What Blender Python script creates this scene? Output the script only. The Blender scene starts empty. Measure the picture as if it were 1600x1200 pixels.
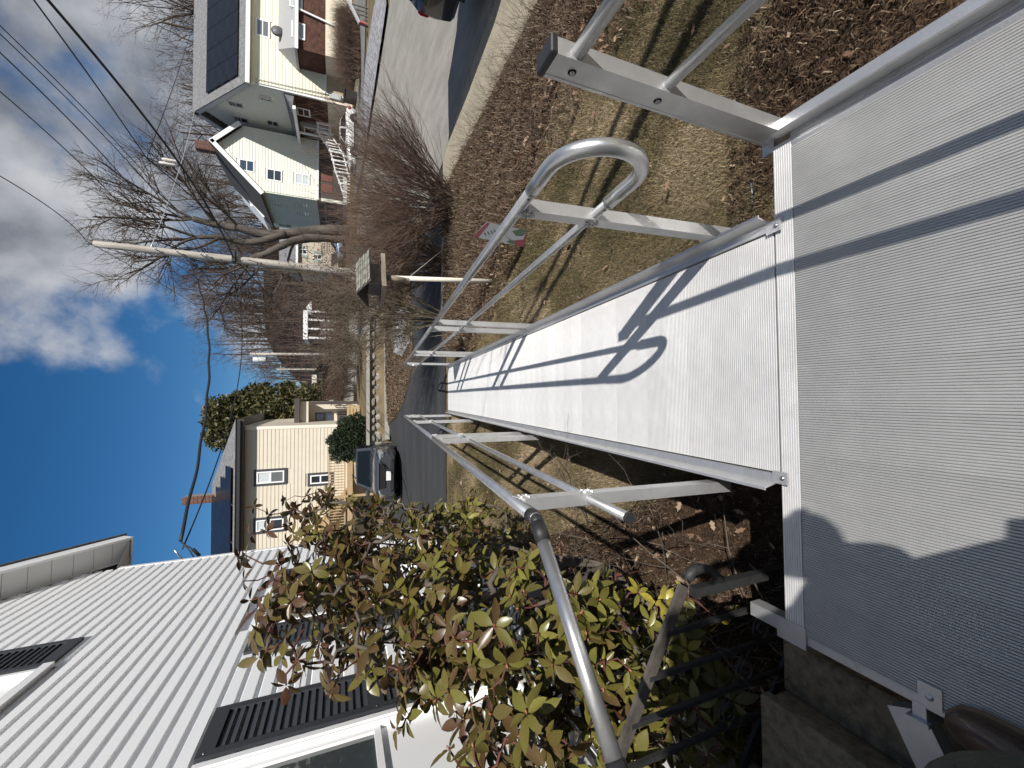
import bpy, bmesh, math, random
import numpy as np
from math import sin, cos, pi, radians, sqrt, atan2, tan
from mathutils import Vector, Matrix, Euler

S = bpy.context.scene
COL = S.collection
R = random.Random(7)

# ---------------------------------------------------------------- camera, light, exposure
CAM_H = 1.47
_p, _yw, _ro = radians(22.4), radians(1.8), radians(0.25)
_fw = Vector((sin(_yw)*cos(_p), cos(_yw)*cos(_p), -sin(_p)))
_rt = Vector((cos(_yw), -sin(_yw), 0.0))
_up = _rt.cross(_fw)
_r2 = _rt*cos(_ro) + _up*sin(_ro)
_u2 = _up*cos(_ro) - _rt*sin(_ro)
cam_data = bpy.data.cameras.new('camera')
cam = bpy.data.objects.new('camera', cam_data)
COL.objects.link(cam)
# the phone was held sideways: image right is world down, image up is world right
mx = Matrix(((-_u2.x, _r2.x, -_fw.x), (-_u2.y, _r2.y, -_fw.y), (-_u2.z, _r2.z, -_fw.z)))
cam.matrix_world = Matrix.Translation((0, 0, CAM_H)) @ mx.to_4x4()
cam_data.sensor_width = 36.0
cam_data.lens = 650.0/1600.0*36.0
cam_data.clip_start = 0.05
cam_data.clip_end = 2500.0
S.camera = cam

SUN_TO = Vector((0.58, -0.99, 1.0)).normalized()      # towards the sun
SUN_EL = math.asin(SUN_TO.z)
SUN_AZ = atan2(SUN_TO.x, SUN_TO.y)                     # clockwise from +Y

W = bpy.data.worlds.new('World'); S.world = W; W.use_nodes = True
nt = W.node_tree; nt.nodes.clear()
def nd(t, typ, **kw):
    n = t.nodes.new(typ)
    for k, v in kw.items(): setattr(n, k, v)
    return n
sky = nd(nt, 'ShaderNodeTexSky', sky_type='NISHITA', sun_disc=False)
sky.sun_elevation = SUN_EL; sky.sun_rotation = SUN_AZ
sky.air_density = 1.0; sky.dust_density = 0.3; sky.ozone_density = 4.5; sky.altitude = 50
bg = nd(nt, 'ShaderNodeBackground'); bg.inputs['Strength'].default_value = 0.068
wo = nd(nt, 'ShaderNodeOutputWorld')
tc = nd(nt, 'ShaderNodeTexCoord')
def vm(t, op, a, b=None):
    n = nd(t, 'ShaderNodeVectorMath', operation=op)
    for i, x in enumerate((a, b)):
        if x is None: continue
        if hasattr(x, 'is_output'): t.links.new(x, n.inputs[i])
        else: n.inputs[i].default_value = x
    return n
def mt(t, op, a, b=None, c=None, clamp=False):
    n = nd(t, 'ShaderNodeMath', operation=op, use_clamp=clamp)
    for i, x in enumerate((a, b, c)):
        if x is None: continue
        if hasattr(x, 'is_output'): t.links.new(x, n.inputs[i])
        else: n.inputs[i].default_value = x
    return n.outputs[0]
def sstep(t, x, lo, hi):
    n = nd(t, 'ShaderNodeMapRange', interpolation_type='SMOOTHSTEP')
    t.links.new(x, n.inputs[0]); n.inputs[1].default_value = lo; n.inputs[2].default_value = hi
    return n.outputs[0]
# cumulus: noise on a cloud deck, gathered by patches of sky where clouds stand
sep = nd(nt, 'ShaderNodeSeparateXYZ'); nt.links.new(tc.outputs['Generated'], sep.inputs[0])
noi = nd(nt, 'ShaderNodeTexNoise'); noi.inputs['Scale'].default_value = 5.5; noi.inputs['Detail'].default_value = 10; noi.inputs['Roughness'].default_value = 0.55
nt.links.new(tc.outputs['Generated'], noi.inputs['Vector'])
CLOUDS = []
CLOUD_SPEC = [((0.516, 0.759, 0.397), 0.885, 1.0), ((0.52, 0.778, 0.353), 0.93, 1.0), ((0.397, 0.817, 0.418), 0.965, 0.95), ((0.279, 0.845, 0.457), 0.991, 0.5), ((0.488, 0.805, 0.336), 0.965, 0.85), ((0.198, 0.917, 0.346), 0.9978, 0.62), ((0.166, 0.932, 0.322), 0.9982, 0.6), ((0.063, 0.955, 0.289), 0.9982, 0.55), ((0.016, 0.974, 0.228), 0.9985, 0.68), ((0.1, 0.982, 0.16), 0.9965, 0.78), ((0.187, 0.974, 0.125), 0.995, 0.74), ((-0.016, 0.897, 0.443), 0.9985, 0.36), ((-0.222, 0.876, 0.429), 0.9965, 0.36), ((0.25, 0.96, 0.124), 0.993, 0.6), ((-0.02, 0.952, 0.306), 0.999, 0.36)]
def cloud(dirv, cos_r, amt): CLOUDS.append((Vector(dirv).normalized(), cos_r, amt))
#CLOUDLIST
for _c in CLOUD_SPEC: cloud(*_c)
for _c in (((.9, -.2, .5), .9, .85), ((.5, -.9, .35), .93, .8), ((-.4, -.9, .5), .9, .85), ((-.9, -.3, .35), .93, .8), ((-.8, .4, .6), .95, .7), ((.2, -.5, .9), .93, .8), ((.95, .5, .2), .95, .8), ((-.3, -.2, .95), .93, .9), ((.1, -.95, .7), .92, .95), ((.8, -.7, .8), .93, .95), ((-.7, -.7, .9), .93, .9)): cloud(*_c)   # broken cumulus out of view, added to whiten the light in the shade

total = None
for dv, cr, amt in CLOUDS:
    dn = vm(nt, 'DOT_PRODUCT', tc.outputs['Generated'], tuple(dv))
    m = mt(nt, 'MULTIPLY', sstep(nt, dn.outputs['Value'], cr - (1-cr)*0.9, cr + (1-cr)*0.85), amt)
    total = m if total is None else mt(nt, 'MAXIMUM', total, m)
nz = mt(nt, 'MULTIPLY', mt(nt, 'SUBTRACT', noi.outputs['Fac'], 0.5), 3.0)
dens = sstep(nt, mt(nt, 'ADD', nz, mt(nt, 'MULTIPLY_ADD', total, 1.3, -0.72)), -0.12, 0.62)
dens = mt(nt, 'MULTIPLY', dens, sstep(nt, total, 0.02, 0.3))
noi2 = nd(nt, 'ShaderNodeTexNoise'); noi2.inputs['Scale'].default_value = 5.0; noi2.inputs['Detail'].default_value = 6
mp = vm(nt, 'ADD', tc.outputs['Generated'], (0.13, -0.05, 0.21)); nt.links.new(mp.outputs[0], noi2.inputs['Vector'])
cr_ = nd(nt, 'ShaderNodeValToRGB'); nt.links.new(noi2.outputs['Fac'], cr_.inputs[0])
cr_.color_ramp.elements[0].position = 0.40; cr_.color_ramp.elements[0].color = (2.5, 2.65, 3.0, 1)
cr_.color_ramp.elements[1].position = 0.60; cr_.color_ramp.elements[1].color = (7.6, 7.7, 7.9, 1)
hsv = nd(nt, 'ShaderNodeHueSaturation'); hsv.inputs['Saturation'].default_value = 1.28
nt.links.new(sky.outputs[0], hsv.inputs['Color'])
mixc = nd(nt, 'ShaderNodeMixRGB'); nt.links.new(mt(nt, 'MULTIPLY', dens, 0.9), mixc.inputs[0])
nt.links.new(hsv.outputs[0], mixc.inputs[1]); nt.links.new(cr_.outputs[0], mixc.inputs[2])
nt.links.new(mixc.outputs[0], bg.inputs[0]); nt.links.new(bg.outputs[0], wo.inputs[0])

sd = bpy.data.lights.new('sun', 'SUN'); sd.energy = 5.0; sd.angle = radians(0.53); sd.color = (1.0, 0.955, 0.89)
so = bpy.data.objects.new('sun', sd); COL.objects.link(so)
so.rotation_euler = (-SUN_TO).to_track_quat('-Z', 'Y').to_euler(); so.location = (20, -30, 40)
S.view_settings.view_transform = 'Standard'; S.view_settings.look = 'None'
S.view_settings.exposure = 0.27; S.view_settings.gamma = 1.0; S.view_settings.use_curve_mapping = False

# ---------------------------------------------------------------- helpers
def origin(o):
    v = Vector((0, 0, 0))
    while o is not None:
        v += o.location; o = o.parent
    return v
def tag(o, label=None, cat=None, group=None, kind=None):
    if label: o['label'] = label
    if cat: o['category'] = cat
    if group: o['group'] = group
    if kind: o['kind'] = kind
    return o
def thing(name, label, cat, loc=(0, 0, 0), rotz=0.0, group=None):
    o = bpy.data.objects.new(name, None); COL.objects.link(o)
    o.empty_display_size = 0.1
    o.location = loc; o.rotation_euler = (0, 0, rotz)
    return tag(o, label, cat, group)
def link(name, me, parent=None, loc=(0, 0, 0), rot=(0, 0, 0), sc=None):
    o = bpy.data.objects.new(name, me); COL.objects.link(o)
    o.parent = parent; o.location = loc; o.rotation_euler = rot
    if sc is not None: o.scale = sc if hasattr(sc, '__len__') else (sc, sc, sc)
    return o
def dup(root, loc=None, rotz=None, label=None, group=None, sc=None):
    def rec(o, par):
        c = o.copy(); COL.objects.link(c); c.parent = par
        for ch in list(o.children): rec(ch, c)
        return c
    r = rec(root, None)
    if loc is not None: r.location = loc
    if rotz is not None: r.rotation_euler = (0, 0, rotz)
    if sc is not None: r.scale = (sc, sc, sc) if not hasattr(sc, '__len__') else sc
    return tag(r, label, None, group)

def npmesh(name, V, F, mat=None, smooth=False, col=None):
    """V (n,3), F (m,k) arrays -> mesh; col = per-face value stored as attribute 'tone'"""
    V = np.asarray(V, np.float32); F = np.asarray(F, np.int32)
    me = bpy.data.meshes.new(name)
    k = F.shape[1]
    me.vertices.add(len(V)); me.vertices.foreach_set('co', V.ravel())
    me.loops.add(F.size); me.loops.foreach_set('vertex_index', F.ravel())
    me.polygons.add(len(F))
    me.polygons.foreach_set('loop_start', np.arange(0, F.size, k, dtype=np.int32))
    me.polygons.foreach_set('loop_total', np.full(len(F), k, np.int32))
    if smooth: me.polygons.foreach_set('use_smooth', np.ones(len(F), bool))
    if col is not None:
        a = me.attributes.new('tone', 'FLOAT', 'FACE'); a.data.foreach_set('value', np.asarray(col, np.float32))
    me.update(calc_edges=True)
    if mat: me.materials.append(mat)
    return me

class MB:
    def __init__(s): s.v = []; s.f = []; s.sm = []
    def add(s, vs, fs, smooth=False):
        b = len(s.v); s.v.extend([tuple(x) for x in vs])
        for f in fs: s.f.append(tuple(b+i for i in f)); s.sm.append(smooth)
        return s
    def box(s, c, d, rot=None, bev=0.0):
        x, y, z = d[0]/2, d[1]/2, d[2]/2
        if bev > 0:
            b = min(bev, x*.9, y*.9, z*.9); vs = []; 
            # chamfered box: 24 verts
            idx = {}
            for sx in (-1, 1):
                for sy in (-1, 1):
                    for sz in (-1, 1):
                        for ax in range(3):
                            p = [sx*(x-b), sy*(y-b), sz*(z-b)]
                            p[ax] = (sx*x, sy*y, sz*z)[ax]
                            idx[(sx, sy, sz, ax)] = len(vs); vs.append(Vector(p))
            fs = []
            for ax in range(3):
                o1, o2 = [(1, 2), (0, 2), (0, 1)][ax]
                for sg in (-1, 1):
                    q = []
                    for a, b2 in ((-1, -1), (1, -1), (1, 1), (-1, 1)):
                        k = [0, 0, 0]; k[ax] = sg; k[o1] = a; k[o2] = b2
                        q.append(idx[(k[0], k[1], k[2], ax)])
                    fs.append(q if (sg > 0) ^ (ax == 1) else q[::-1])
            for ax in range(3):
                o1, o2 = [(1, 2), (0, 2), (0, 1)][ax]
                for a in (-1, 1):
                    for b2 in (-1, 1):
                        k1 = [0, 0, 0]; k1[o1] = a; k1[o2] = b2; q = []
                        for sg, wh in ((-1, o1), (1, o1), (1, o2), (-1, o2)):
                            k = list(k1); k[ax] = sg; q.append(idx[(k[0], k[1], k[2], wh)])
                        fs.append(q)
            for sx in (-1, 1):
                for sy in (-1, 1):
                    for sz in (-1, 1): fs.append([idx[(sx, sy, sz, a)] for a in range(3)])
        else:
            vs = [Vector((sx*x, sy*y, sz*z)) for sx in (-1, 1) for sy in (-1, 1) for sz in (-1, 1)]
            fs = [(0, 1, 3, 2), (4, 6, 7, 5), (0, 4, 5, 1), (2, 3, 7, 6), (0, 2, 6, 4), (1, 5, 7, 3)]
        if rot is not None:
            M = rot if isinstance(rot, Matrix) else Euler(rot).to_matrix()
            vs = [M @ v for v in vs]
        c = Vector(c)
        return s.add([v+c for v in vs], fs)
    def bar(s, a, b, w, h, upv=(0, 0, 1), bev=0.0):
        a, b = Vector(a), Vector(b); d = b-a; L = d.length; y = d/L
        x = y.cross(Vector(upv))
        if x.length < 1e-5: x = Vector((1, 0, 0))
        x.normalize(); z = x.cross(y)
        M = Matrix(((x.x, y.x, z.x), (x.y, y.y, z.y), (x.z, y.z, z.z)))
        return s.box((a+b)/2, (w, L, h), M, bev)
    def tube(s, pts, rad, n=8, cap=True, smooth=True):
        pts = [Vector(p) for p in pts]; m = len(pts)
        rr = rad if hasattr(rad, '__len__') else [rad]*m
        t0 = (pts[1]-pts[0]).normalized()
        nx = t0.orthogonal().normalized(); vs = []; 
        for i, p in enumerate(pts):
            t = (pts[min(i+1, m-1)]-pts[max(i-1, 0)])
            t = t.normalized() if t.length > 1e-9 else t0
            nx = (nx - t*nx.dot(t))
            nx = nx.normalized() if nx.length > 1e-6 else t.orthogonal().normalized()
            by = t.cross(nx)
            for k in range(n):
                a = 2*pi*k/n; vs.append(p+(nx*cos(a)+by*sin(a))*rr[i])
        fs = []
        for i in range(m-1):
            for k in range(n):
                k2 = (k+1) % n
                fs.append((i*n+k, i*n+k2, (i+1)*n+k2, (i+1)*n+k))
        s.add(vs, fs, smooth)
        if cap:
            b = len(s.v)-m*n
            s.f.append(tuple(b+k for k in range(n))[::-1]); s.sm.append(False)
            s.f.append(tuple(b+(m-1)*n+k for k in range(n))); s.sm.append(False)
        return s
    def prism(s, poly, a, b, xv, yv, cap=True, smooth=False):
        """extrude the 2D polygon (in xv,yv) from point a to point b"""
        a, b, xv, yv = Vector(a), Vector(b), Vector(xv), Vector(yv); n = len(poly)
        vs = [a+xv*p[0]+yv*p[1] for p in poly]+[b+xv*p[0]+yv*p[1] for p in poly]
        fs = [(i, (i+1) % n, n+(i+1) % n, n+i) for i in range(n)]
        s.add(vs, fs, smooth)
        if cap:
            k = len(s.v)-2*n
            s.f.append(tuple(range(k, k+n))[::-1]); s.sm.append(False)
            s.f.append(tuple(range(k+n, k+2*n))); s.sm.append(False)
        return s
    def strip(s, prof, a, b, xv, yv):
        """open profile extruded"""
        a, b, xv, yv = Vector(a), Vector(b), Vector(xv), Vector(yv); n = len(prof)
        vs = [a+xv*p[0]+yv*p[1] for p in prof]+[b+xv*p[0]+yv*p[1] for p in prof]
        return s.add(vs, [(i, i+1, n+i+1, n+i) for i in range(n-1)])
    def lathe(s, prof, c, n=12, axis='z'):
        c = Vector(c); vs = []; m = len(prof)
        for r, z in prof:
            for k in range(n):
                a = 2*pi*k/n; p = (r*cos(a), r*sin(a), z)
                if axis == 'x': p = (p[2], p[0], p[1])
                elif axis == 'y': p = (p[0], p[2], p[1])
                vs.append(c+Vector(p))
        return s.add(vs, [(i*n+k, i*n+(k+1) % n, (i+1)*n+(k+1) % n, (i+1)*n+k) for i in range(m-1) for k in range(n)], True)
    def mesh(s, name, mat=None, off=(0, 0, 0)):
        off = Vector(off)
        me = bpy.data.meshes.new(name)
        me.from_pydata([(x-off.x, y-off.y, z-off.z) for x, y, z in s.v], [], s.f)
        me.polygons.foreach_set('use_smooth', s.sm)
        for m in (mat if isinstance(mat, (list, tuple)) else [mat]):
            if m: me.materials.append(m)
        me.update()
        bm = bmesh.new(); bm.from_mesh(me); bmesh.ops.recalc_face_normals(bm, faces=bm.faces); bm.to_mesh(me); bm.free()
        return me
    def build(s, name, mat, parent=None):
        """vertices are given in world space when the parent is unrotated"""
        return link(name, s.mesh(name, mat, origin(parent)), parent)

# ---------------------------------------------------------------- materials
MATS = {}
def mat(name, col, rough=0.6, metal=0.0, var=0.0, vscale=8.0, bump=0.0, bscale=60.0, spec=0.5, col2=None, stretch=None,
        detail=5.0, tone=False, tonec=None, objrand=0.0, trans=0.0, coat=0.0, bdist=0.01, coord='Object'):
    if name in MATS: return MATS[name]
    m = bpy.data.materials.new(name); m.use_nodes = True; t = m.node_tree
    b = t.nodes['Principled BSDF']
    b.inputs['Roughness'].default_value = rough; b.inputs['Metallic'].default_value = metal
    b.inputs['Specular IOR Level'].default_value = spec
    if trans: b.inputs['Transmission Weight'].default_value = trans
    if coat: b.inputs['Coat Weight'].default_value = coat; b.inputs['Coat Roughness'].default_value = 0.05
    cur = None
    tcn = nd(t, 'ShaderNodeTexCoord'); vec = tcn.outputs[coord]
    if stretch:
        mpn = nd(t, 'ShaderNodeMapping'); mpn.inputs['Scale'].default_value = stretch
        t.links.new(vec, mpn.inputs[0]); vec = mpn.outputs[0]
    c4 = (*col, 1)
    if var or col2:
        n1 = nd(t, 'ShaderNodeTexNoise'); n1.inputs['Scale'].default_value = vscale; n1.inputs['Detail'].default_value = detail
        n1.inputs['Roughness'].default_value = 0.62
        t.links.new(vec, n1.inputs['Vector'])
        rp = nd(t, 'ShaderNodeValToRGB'); t.links.new(n1.outputs['Fac'], rp.inputs[0])
        if col2 is None:
            lo = [max(0, c*(1-var)) for c in col]; hi = [min(1, c*(1+var)) for c in col]
        else: lo, hi = col, col2
        rp.color_ramp.elements[0].position = 0.32; rp.color_ramp.elements[0].color = (*lo, 1)
        rp.color_ramp.elements[1].position = 0.68; rp.color_ramp.elements[1].color = (*hi, 1)
        cur = rp.outputs[0]
    if tone or objrand:
        if tone:
            at = nd(t, 'ShaderNodeAttribute', attribute_name='tone'); fac = at.outputs['Fac']
        else:
            oi = nd(t, 'ShaderNodeObjectInfo'); fac = oi.outputs['Random']
        if tonec:
            rp2 = nd(t, 'ShaderNodeValToRGB'); t.links.new(fac, rp2.inputs[0])
            els = rp2.color_ramp.elements
            while len(els) < len(tonec): els.new(0.5)
            for i, c in enumerate(tonec):
                els[i].position = i/(len(tonec)-1); els[i].color = (*c, 1)
            if cur is None: cur = rp2.outputs[0]
            else:
                mu = nd(t, 'ShaderNodeMixRGB', blend_type='MULTIPLY'); mu.inputs[0].default_value = 1
                t.links.new(cur, mu.inputs[1]); t.links.new(rp2.outputs[0], mu.inputs[2]); cur = mu.outputs[0]
        else:
            k = objrand if objrand else 0.35
            sc = mt(t, 'MULTIPLY_ADD', fac, 2*k, 1-k)
            mu = nd(t, 'ShaderNodeMixRGB', blend_type='MULTIPLY'); mu.inputs[0].default_value = 1
            if cur is None: mu.inputs[1].default_value = c4
            else: t.links.new(cur, mu.inputs[1])
            t.links.new(sc, mu.inputs[2]); cur = mu.outputs[0]
    if cur is None: b.inputs['Base Color'].default_value = c4
    else: t.links.new(cur, b.inputs['Base Color'])
    if bump:
        n2 = nd(t, 'ShaderNodeTexNoise'); n2.inputs['Scale'].default_value = bscale; n2.inputs['Detail'].default_value = 4
        t.links.new(vec, n2.inputs['Vector'])
        bp = nd(t, 'ShaderNodeBump'); bp.inputs['Strength'].default_value = bump; bp.inputs['Distance'].default_value = bdist
        t.links.new(n2.outputs['Fac'], bp.inputs['Height']); t.links.new(bp.outputs[0], b.inputs['Normal'])
    MATS[name] = m
    return m

ALU = mat('aluminium_mill', (0.58, 0.58, 0.58), 0.42, 0.75, var=0.10, vscale=9, bump=0.12, bscale=220)
ALU_SUNLIT = mat('aluminium_ramp_sunlit', (0.665, 0.665, 0.66), 0.5, 0.5, var=0.10, vscale=4, objrand=0.04, bump=.08, bscale=400)  # lighter copy of deck aluminium; sun caught by cross ribs put into colour
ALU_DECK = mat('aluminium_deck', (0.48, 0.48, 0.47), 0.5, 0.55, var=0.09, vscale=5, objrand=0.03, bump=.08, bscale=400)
ALU_TUBE = mat('aluminium_tube', (0.56, 0.56, 0.555), 0.34, 0.85, var=0.12, vscale=14, bump=0.05, bscale=150)
BLACK_RUB = mat('black_rubber', (0.018, 0.018, 0.02), 0.55, bump=0.1)
STEEL = mat('steel_screw', (0.35, 0.35, 0.36), 0.3, 0.9)
# ---------------------------------------------------------------- aluminium landing platform and ramp
def rib_profile(w, n, h=0.0034, first=0.0):
    """ribbed plank top: n trapezoid ribs across width w"""
    p = w/n; pr = []
    for i in range(n):
        x = i*p
        pr += [(x+p*0.0, 0.0002), (x+p*0.12, h*.9), (x+p*0.22, h), (x+p*0.70, h), (x+p*0.82, h*.85), (x+p*0.92, 0)]
    return pr+[(w, 0)]
def plank_mesh(name, w, n, L, m):
    mb = MB(); pr = rib_profile(w-0.0003, n)
    mb.strip(pr, (0, 0, 0), (0, L, 0), (1, 0, 0), (0, 0, 1))
    mb.add([(0, 0, -0.002), (w-0.0003, 0, -0.002), (w-0.0003, 0, -0.032), (0, 0, -0.032),
            (0, L, -0.002), (w-0.0003, L, -0.002), (w-0.0003, L, -0.032), (0, L, -0.032)],
           [(0, 1, 2, 3), (4, 7, 6, 5), (3, 2, 6, 7), (1, 5, 6, 2), (0, 3, 7, 4)])
    return mb.mesh(name, m)

PX0, PX1, PY0, PY1 = -0.828, 0.875, -1.35, 0.957
plat = thing('landing_platform', 'silver ribbed aluminium landing at the top of the wheelchair ramp', 'landing', (0, 0, 0))
npl = 11; pw = (PX1-PX0)/npl
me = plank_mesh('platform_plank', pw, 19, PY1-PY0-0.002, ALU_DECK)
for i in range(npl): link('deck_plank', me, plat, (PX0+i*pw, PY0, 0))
# front sill with cross ribs
mb = MB(); ns = 8; ws = 0.066
pr = [(y, z+0.001) for y, z in rib_profile(ws, ns, 0.0035)]
mb.strip(pr, (PX0-0.01, PY1, 0), (PX1+0.03, PY1, 0), (0, 1, 0), (0, 0, 1))
mb.add([(PX0-0.01, PY1, -0.001), (PX1+.03, PY1, -0.001), (PX1+.03, PY1, -.13), (PX0-.01, PY1, -.13),
        (PX0-0.01, PY1+ws, -0.001), (PX1+.03, PY1+ws, -0.001), (PX1+.03, PY1+ws, -.13), (PX0-.01, PY1+ws, -.13)],
       [(0, 3, 2, 1), (4, 5, 6, 7), (3, 7, 6, 2), (1, 2, 6, 5), (0, 4, 7, 3)])
mb.build('front_sill', ALU_SUNLIT, plat)
# right kerb: ribbed edge trim and a box rail on top
mb = MB()
mb.strip([(0, 0.001), (0.012, 0.0045), (0.018, 0.0045), (0.02, .002), (0.026, .002), (.028, .0055), (.036, .0055), (.038, .003), (.044, .003), (.046, .0055), (.056, .0055), (.056, -.1)],
         (PX1, PY0, 0), (PX1, PY1, 0), (1, 0, 0), (0, 0, 1))
mb.build('edge_trim', ALU, plat)
mb = MB(); mb.box((PX1+0.066, (PY0+PY1)/2+0.01, 0.032), (0.042, PY1-PY0+0.06, 0.05), bev=0.004); mb.build('kerb_rail', ALU, plat)
mb = MB()
mb.box((PX0-0.014, (PY0+PY1)/2, -0.06), (0.026, PY1-PY0, 0.118)); mb.build('side_beam', ALU, plat)
mb = MB()
mb.box((PX1+0.066, (PY0+PY1)/2, -0.062), (0.03, PY1-PY0, 0.12)); mb.build('side_beam', ALU, plat)
for x in (PX0+0.1, PX1+0.02):
    for y in (PY0+.1, PY1-0.12):
        mb = MB(); mb.box((x, y, -0.37), (0.06, 0.06, 0.56)); mb.box((x, y, -0.655), (0.15, 0.15, 0.012)); mb.build('support_leg', ALU, plat)
# right front guard post with black cap, channel profile
RX = PX1+0.075
mb = MB()
mb.prism([(-0.024, -0.038), (0.024, -0.038), (0.024, 0.038), (-0.024, 0.038)], (RX, 1.005, -0.05), (RX, 1.005, 0.93), (1, 0, 0), (0, 1, 0))
mb.box((RX-0.001, 1.047, 0.44), (0.05, 0.01, 0.98)); pst = mb.build('guard_post', ALU, plat)
mb = MB(); mb.box((RX, 1.008, 0.942), (0.056, 0.096, 0.02), bev=0.004); mb.build('post_cap', BLACK_RUB, pst)
for z in (0.86, 0.55):
    mb = MB(); mb.lathe([(0, 0.002), (0.012, 0.002), (0.013, 0)], (RX-0.026, 1.01, z), 12, 'x')
    mb.lathe([(0.0, -0.004), (0.007, -0.004), (0.008, 0)], (RX-0.026, 1.01, z), 10, 'x'); mb.build('rail_plug', STEEL, pst)
mb = MB(); mb.box((RX-0.01, 1.04, -0.005), (0.10, 0.045, 0.02)); mb.build('post_bracket', ALU, pst)
for z, r, nm in ((0.865, 0.021, 'top_rail'), (0.545, 0.0175, 'mid_rail')):
    mb = MB(); mb.tube([(RX, 0.975, z), (RX, -1.35, z)], r, 16); mb.build(nm, ALU_TUBE, plat)
mb = MB()
mb.prism([(-0.024, -0.038), (0.024, -0.038), (0.024, 0.038), (-0.024, 0.038)], (RX, -1.32, -0.05), (RX, -1.32, 0.93), (1, 0, 0), (0, 1, 0)); mb.build('guard_post', ALU, plat)
# left front socket with stub tube
mb = MB()
for d in ((-0.868, 1.0, -0.040, 0.006, 0.10, 0.085), (-0.800, 1.032, -0.040, 0.006, 0.035, 0.085), (-0.834, 1.0, 0.006, 0.074, 0.10, 0.006), (-0.834, 1.0, -0.083, 0.074, 0.10, 0.006)):
    mb.box(d[:3], d[3:])
mb.build('post_socket', ALU, plat)
mb = MB(); mb.box((-0.836, 1.11, -0.042), (0.050, 0.13, 0.05)); mb.build('stub_tube', ALU, plat)
# left rear bracket and aluminium angle beside the stoop
mb = MB(); mb.box((-0.812, 0.628, 0.007), (0.06, 0.05, 0.004)); mb.lathe([(0, .007), (0.006, .006), (0.009, .002), (0.009, 0)], (-.815, .628, .009), 10); mb.build('bolt_plate', ALU, plat)
mb = MB(); mb.box((-0.872, 0.655, -0.045), (0.045, 0.03, 0.09)); mb.box((-0.895, .655, -.04), (.010, .05, .11)); mb.bar((-0.90, .70, -.05), (-1.25, .53, -.05), .09, .05); mb.build('mount_angle', ALU, plat)

# ramp: local frame tilted down by its slope
SL = 0.085; RY0 = 1.03; RLEN = 7.75; SLA = math.atan(SL)
RXL, RXR = -0.288, 0.598
ramp = thing('wheelchair_ramp', 'long silver aluminium wheelchair ramp with tubular handrails sloping down to the driveway', 'ramp', (0, RY0, 0.0))
ramp.rotation_euler = (-SLA, 0, 0)
def rbuild(mb, name, m, parent=None, smooth=None):
    return link(name, mb.mesh(name, m), parent or ramp)
nrp = 50; rw = RLEN/nrp
me = plank_mesh('ramp_plank', rw, 16, RXR-RXL-0.01, ALU_SUNLIT)
Rr = random.Random(3)
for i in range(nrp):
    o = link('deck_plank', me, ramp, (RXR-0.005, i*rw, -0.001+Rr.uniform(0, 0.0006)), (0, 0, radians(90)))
# transition plate at the lower end
mb = MB(); mb.add([(RXL, RLEN, 0), (RXR, RLEN, 0), (RXR, RLEN+.13, -.03), (RXL, RLEN+.13, -.03), (RXL, RLEN, -.012), (RXR, RLEN, -.012), (RXR, RLEN+.13, -.036), (RXL, RLEN+.13, -.036)],
   [(0, 1, 2, 3), (4, 7, 6, 5), (0, 4, 5, 1), (3, 2, 6, 7), (1, 5, 6, 2), (0, 3, 7, 4)]); rbuild(mb, 'toe_plate', ALU_SUNLIT)
for sx, x0, nm in ((-1, RXL, 'kerb'), (1, RXR, 'kerb')):
    # four module lengths of kerb, butted
    pr = [(0, -.002), (0.002, 0.006), (.030, .010), (.034, .014), (0.046, 0.058), (.056, .062), (.058, .056), (.050, .054), (.038, .008), (.038, -.11), (.032, -.11), (.032, .0)]
    L0 = 0.0
    for L1 in (2.62, 5.18, RLEN):
        mb = MB(); mb.prism([(sx*a, b) for a, b in pr], (x0, L0+.012, 0), (x0, L1-.003, 0), (1, 0, 0), (0, 0, 1)); rbuild(mb, 'kerb', ALU)
        L0 = L1
    mb = MB(); mb.box((x0+sx*0.012, 0.02-.03, 0.012), (0.044, 0.06, 0.004)); k = rbuild(mb, 'bolt_plate', ALU)
    mb = MB(); mb.lathe([(0, .006), (0.005, .006), (0.009, .001), (0.009, 0)], (x0+sx*.012, -0.02, .014), 10); rbuild(mb, 'bolt', STEEL, k)
TOPH, MIDH = 0.905, 0.62
def ramp_post(x, y, sx):
    mb = MB()
    # channel post with mitred foot
    mb.prism([(-.05, -0.028), (.88, -0.028), (.912, 0.03), (-.012, 0.03)], (x-sx*.0-0.022, y, 0), (x-sx*.0+0.022, y, 0), (0, 0, 1), (0, 1, 0))
    p = rbuild(mb, 'rail_post', ALU)
    for z in (MIDH, TOPH-.03):
        mb = MB()
        for k in range(8):
            a = k*pi/4
            mb.box((x-sx*.024, y+.02*cos(a), z+.02*sin(a)), (.008, .01, .01), rot=(a, .3, .2))
        rbuild(mb, 'weld_bead', ALU, p)
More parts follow.
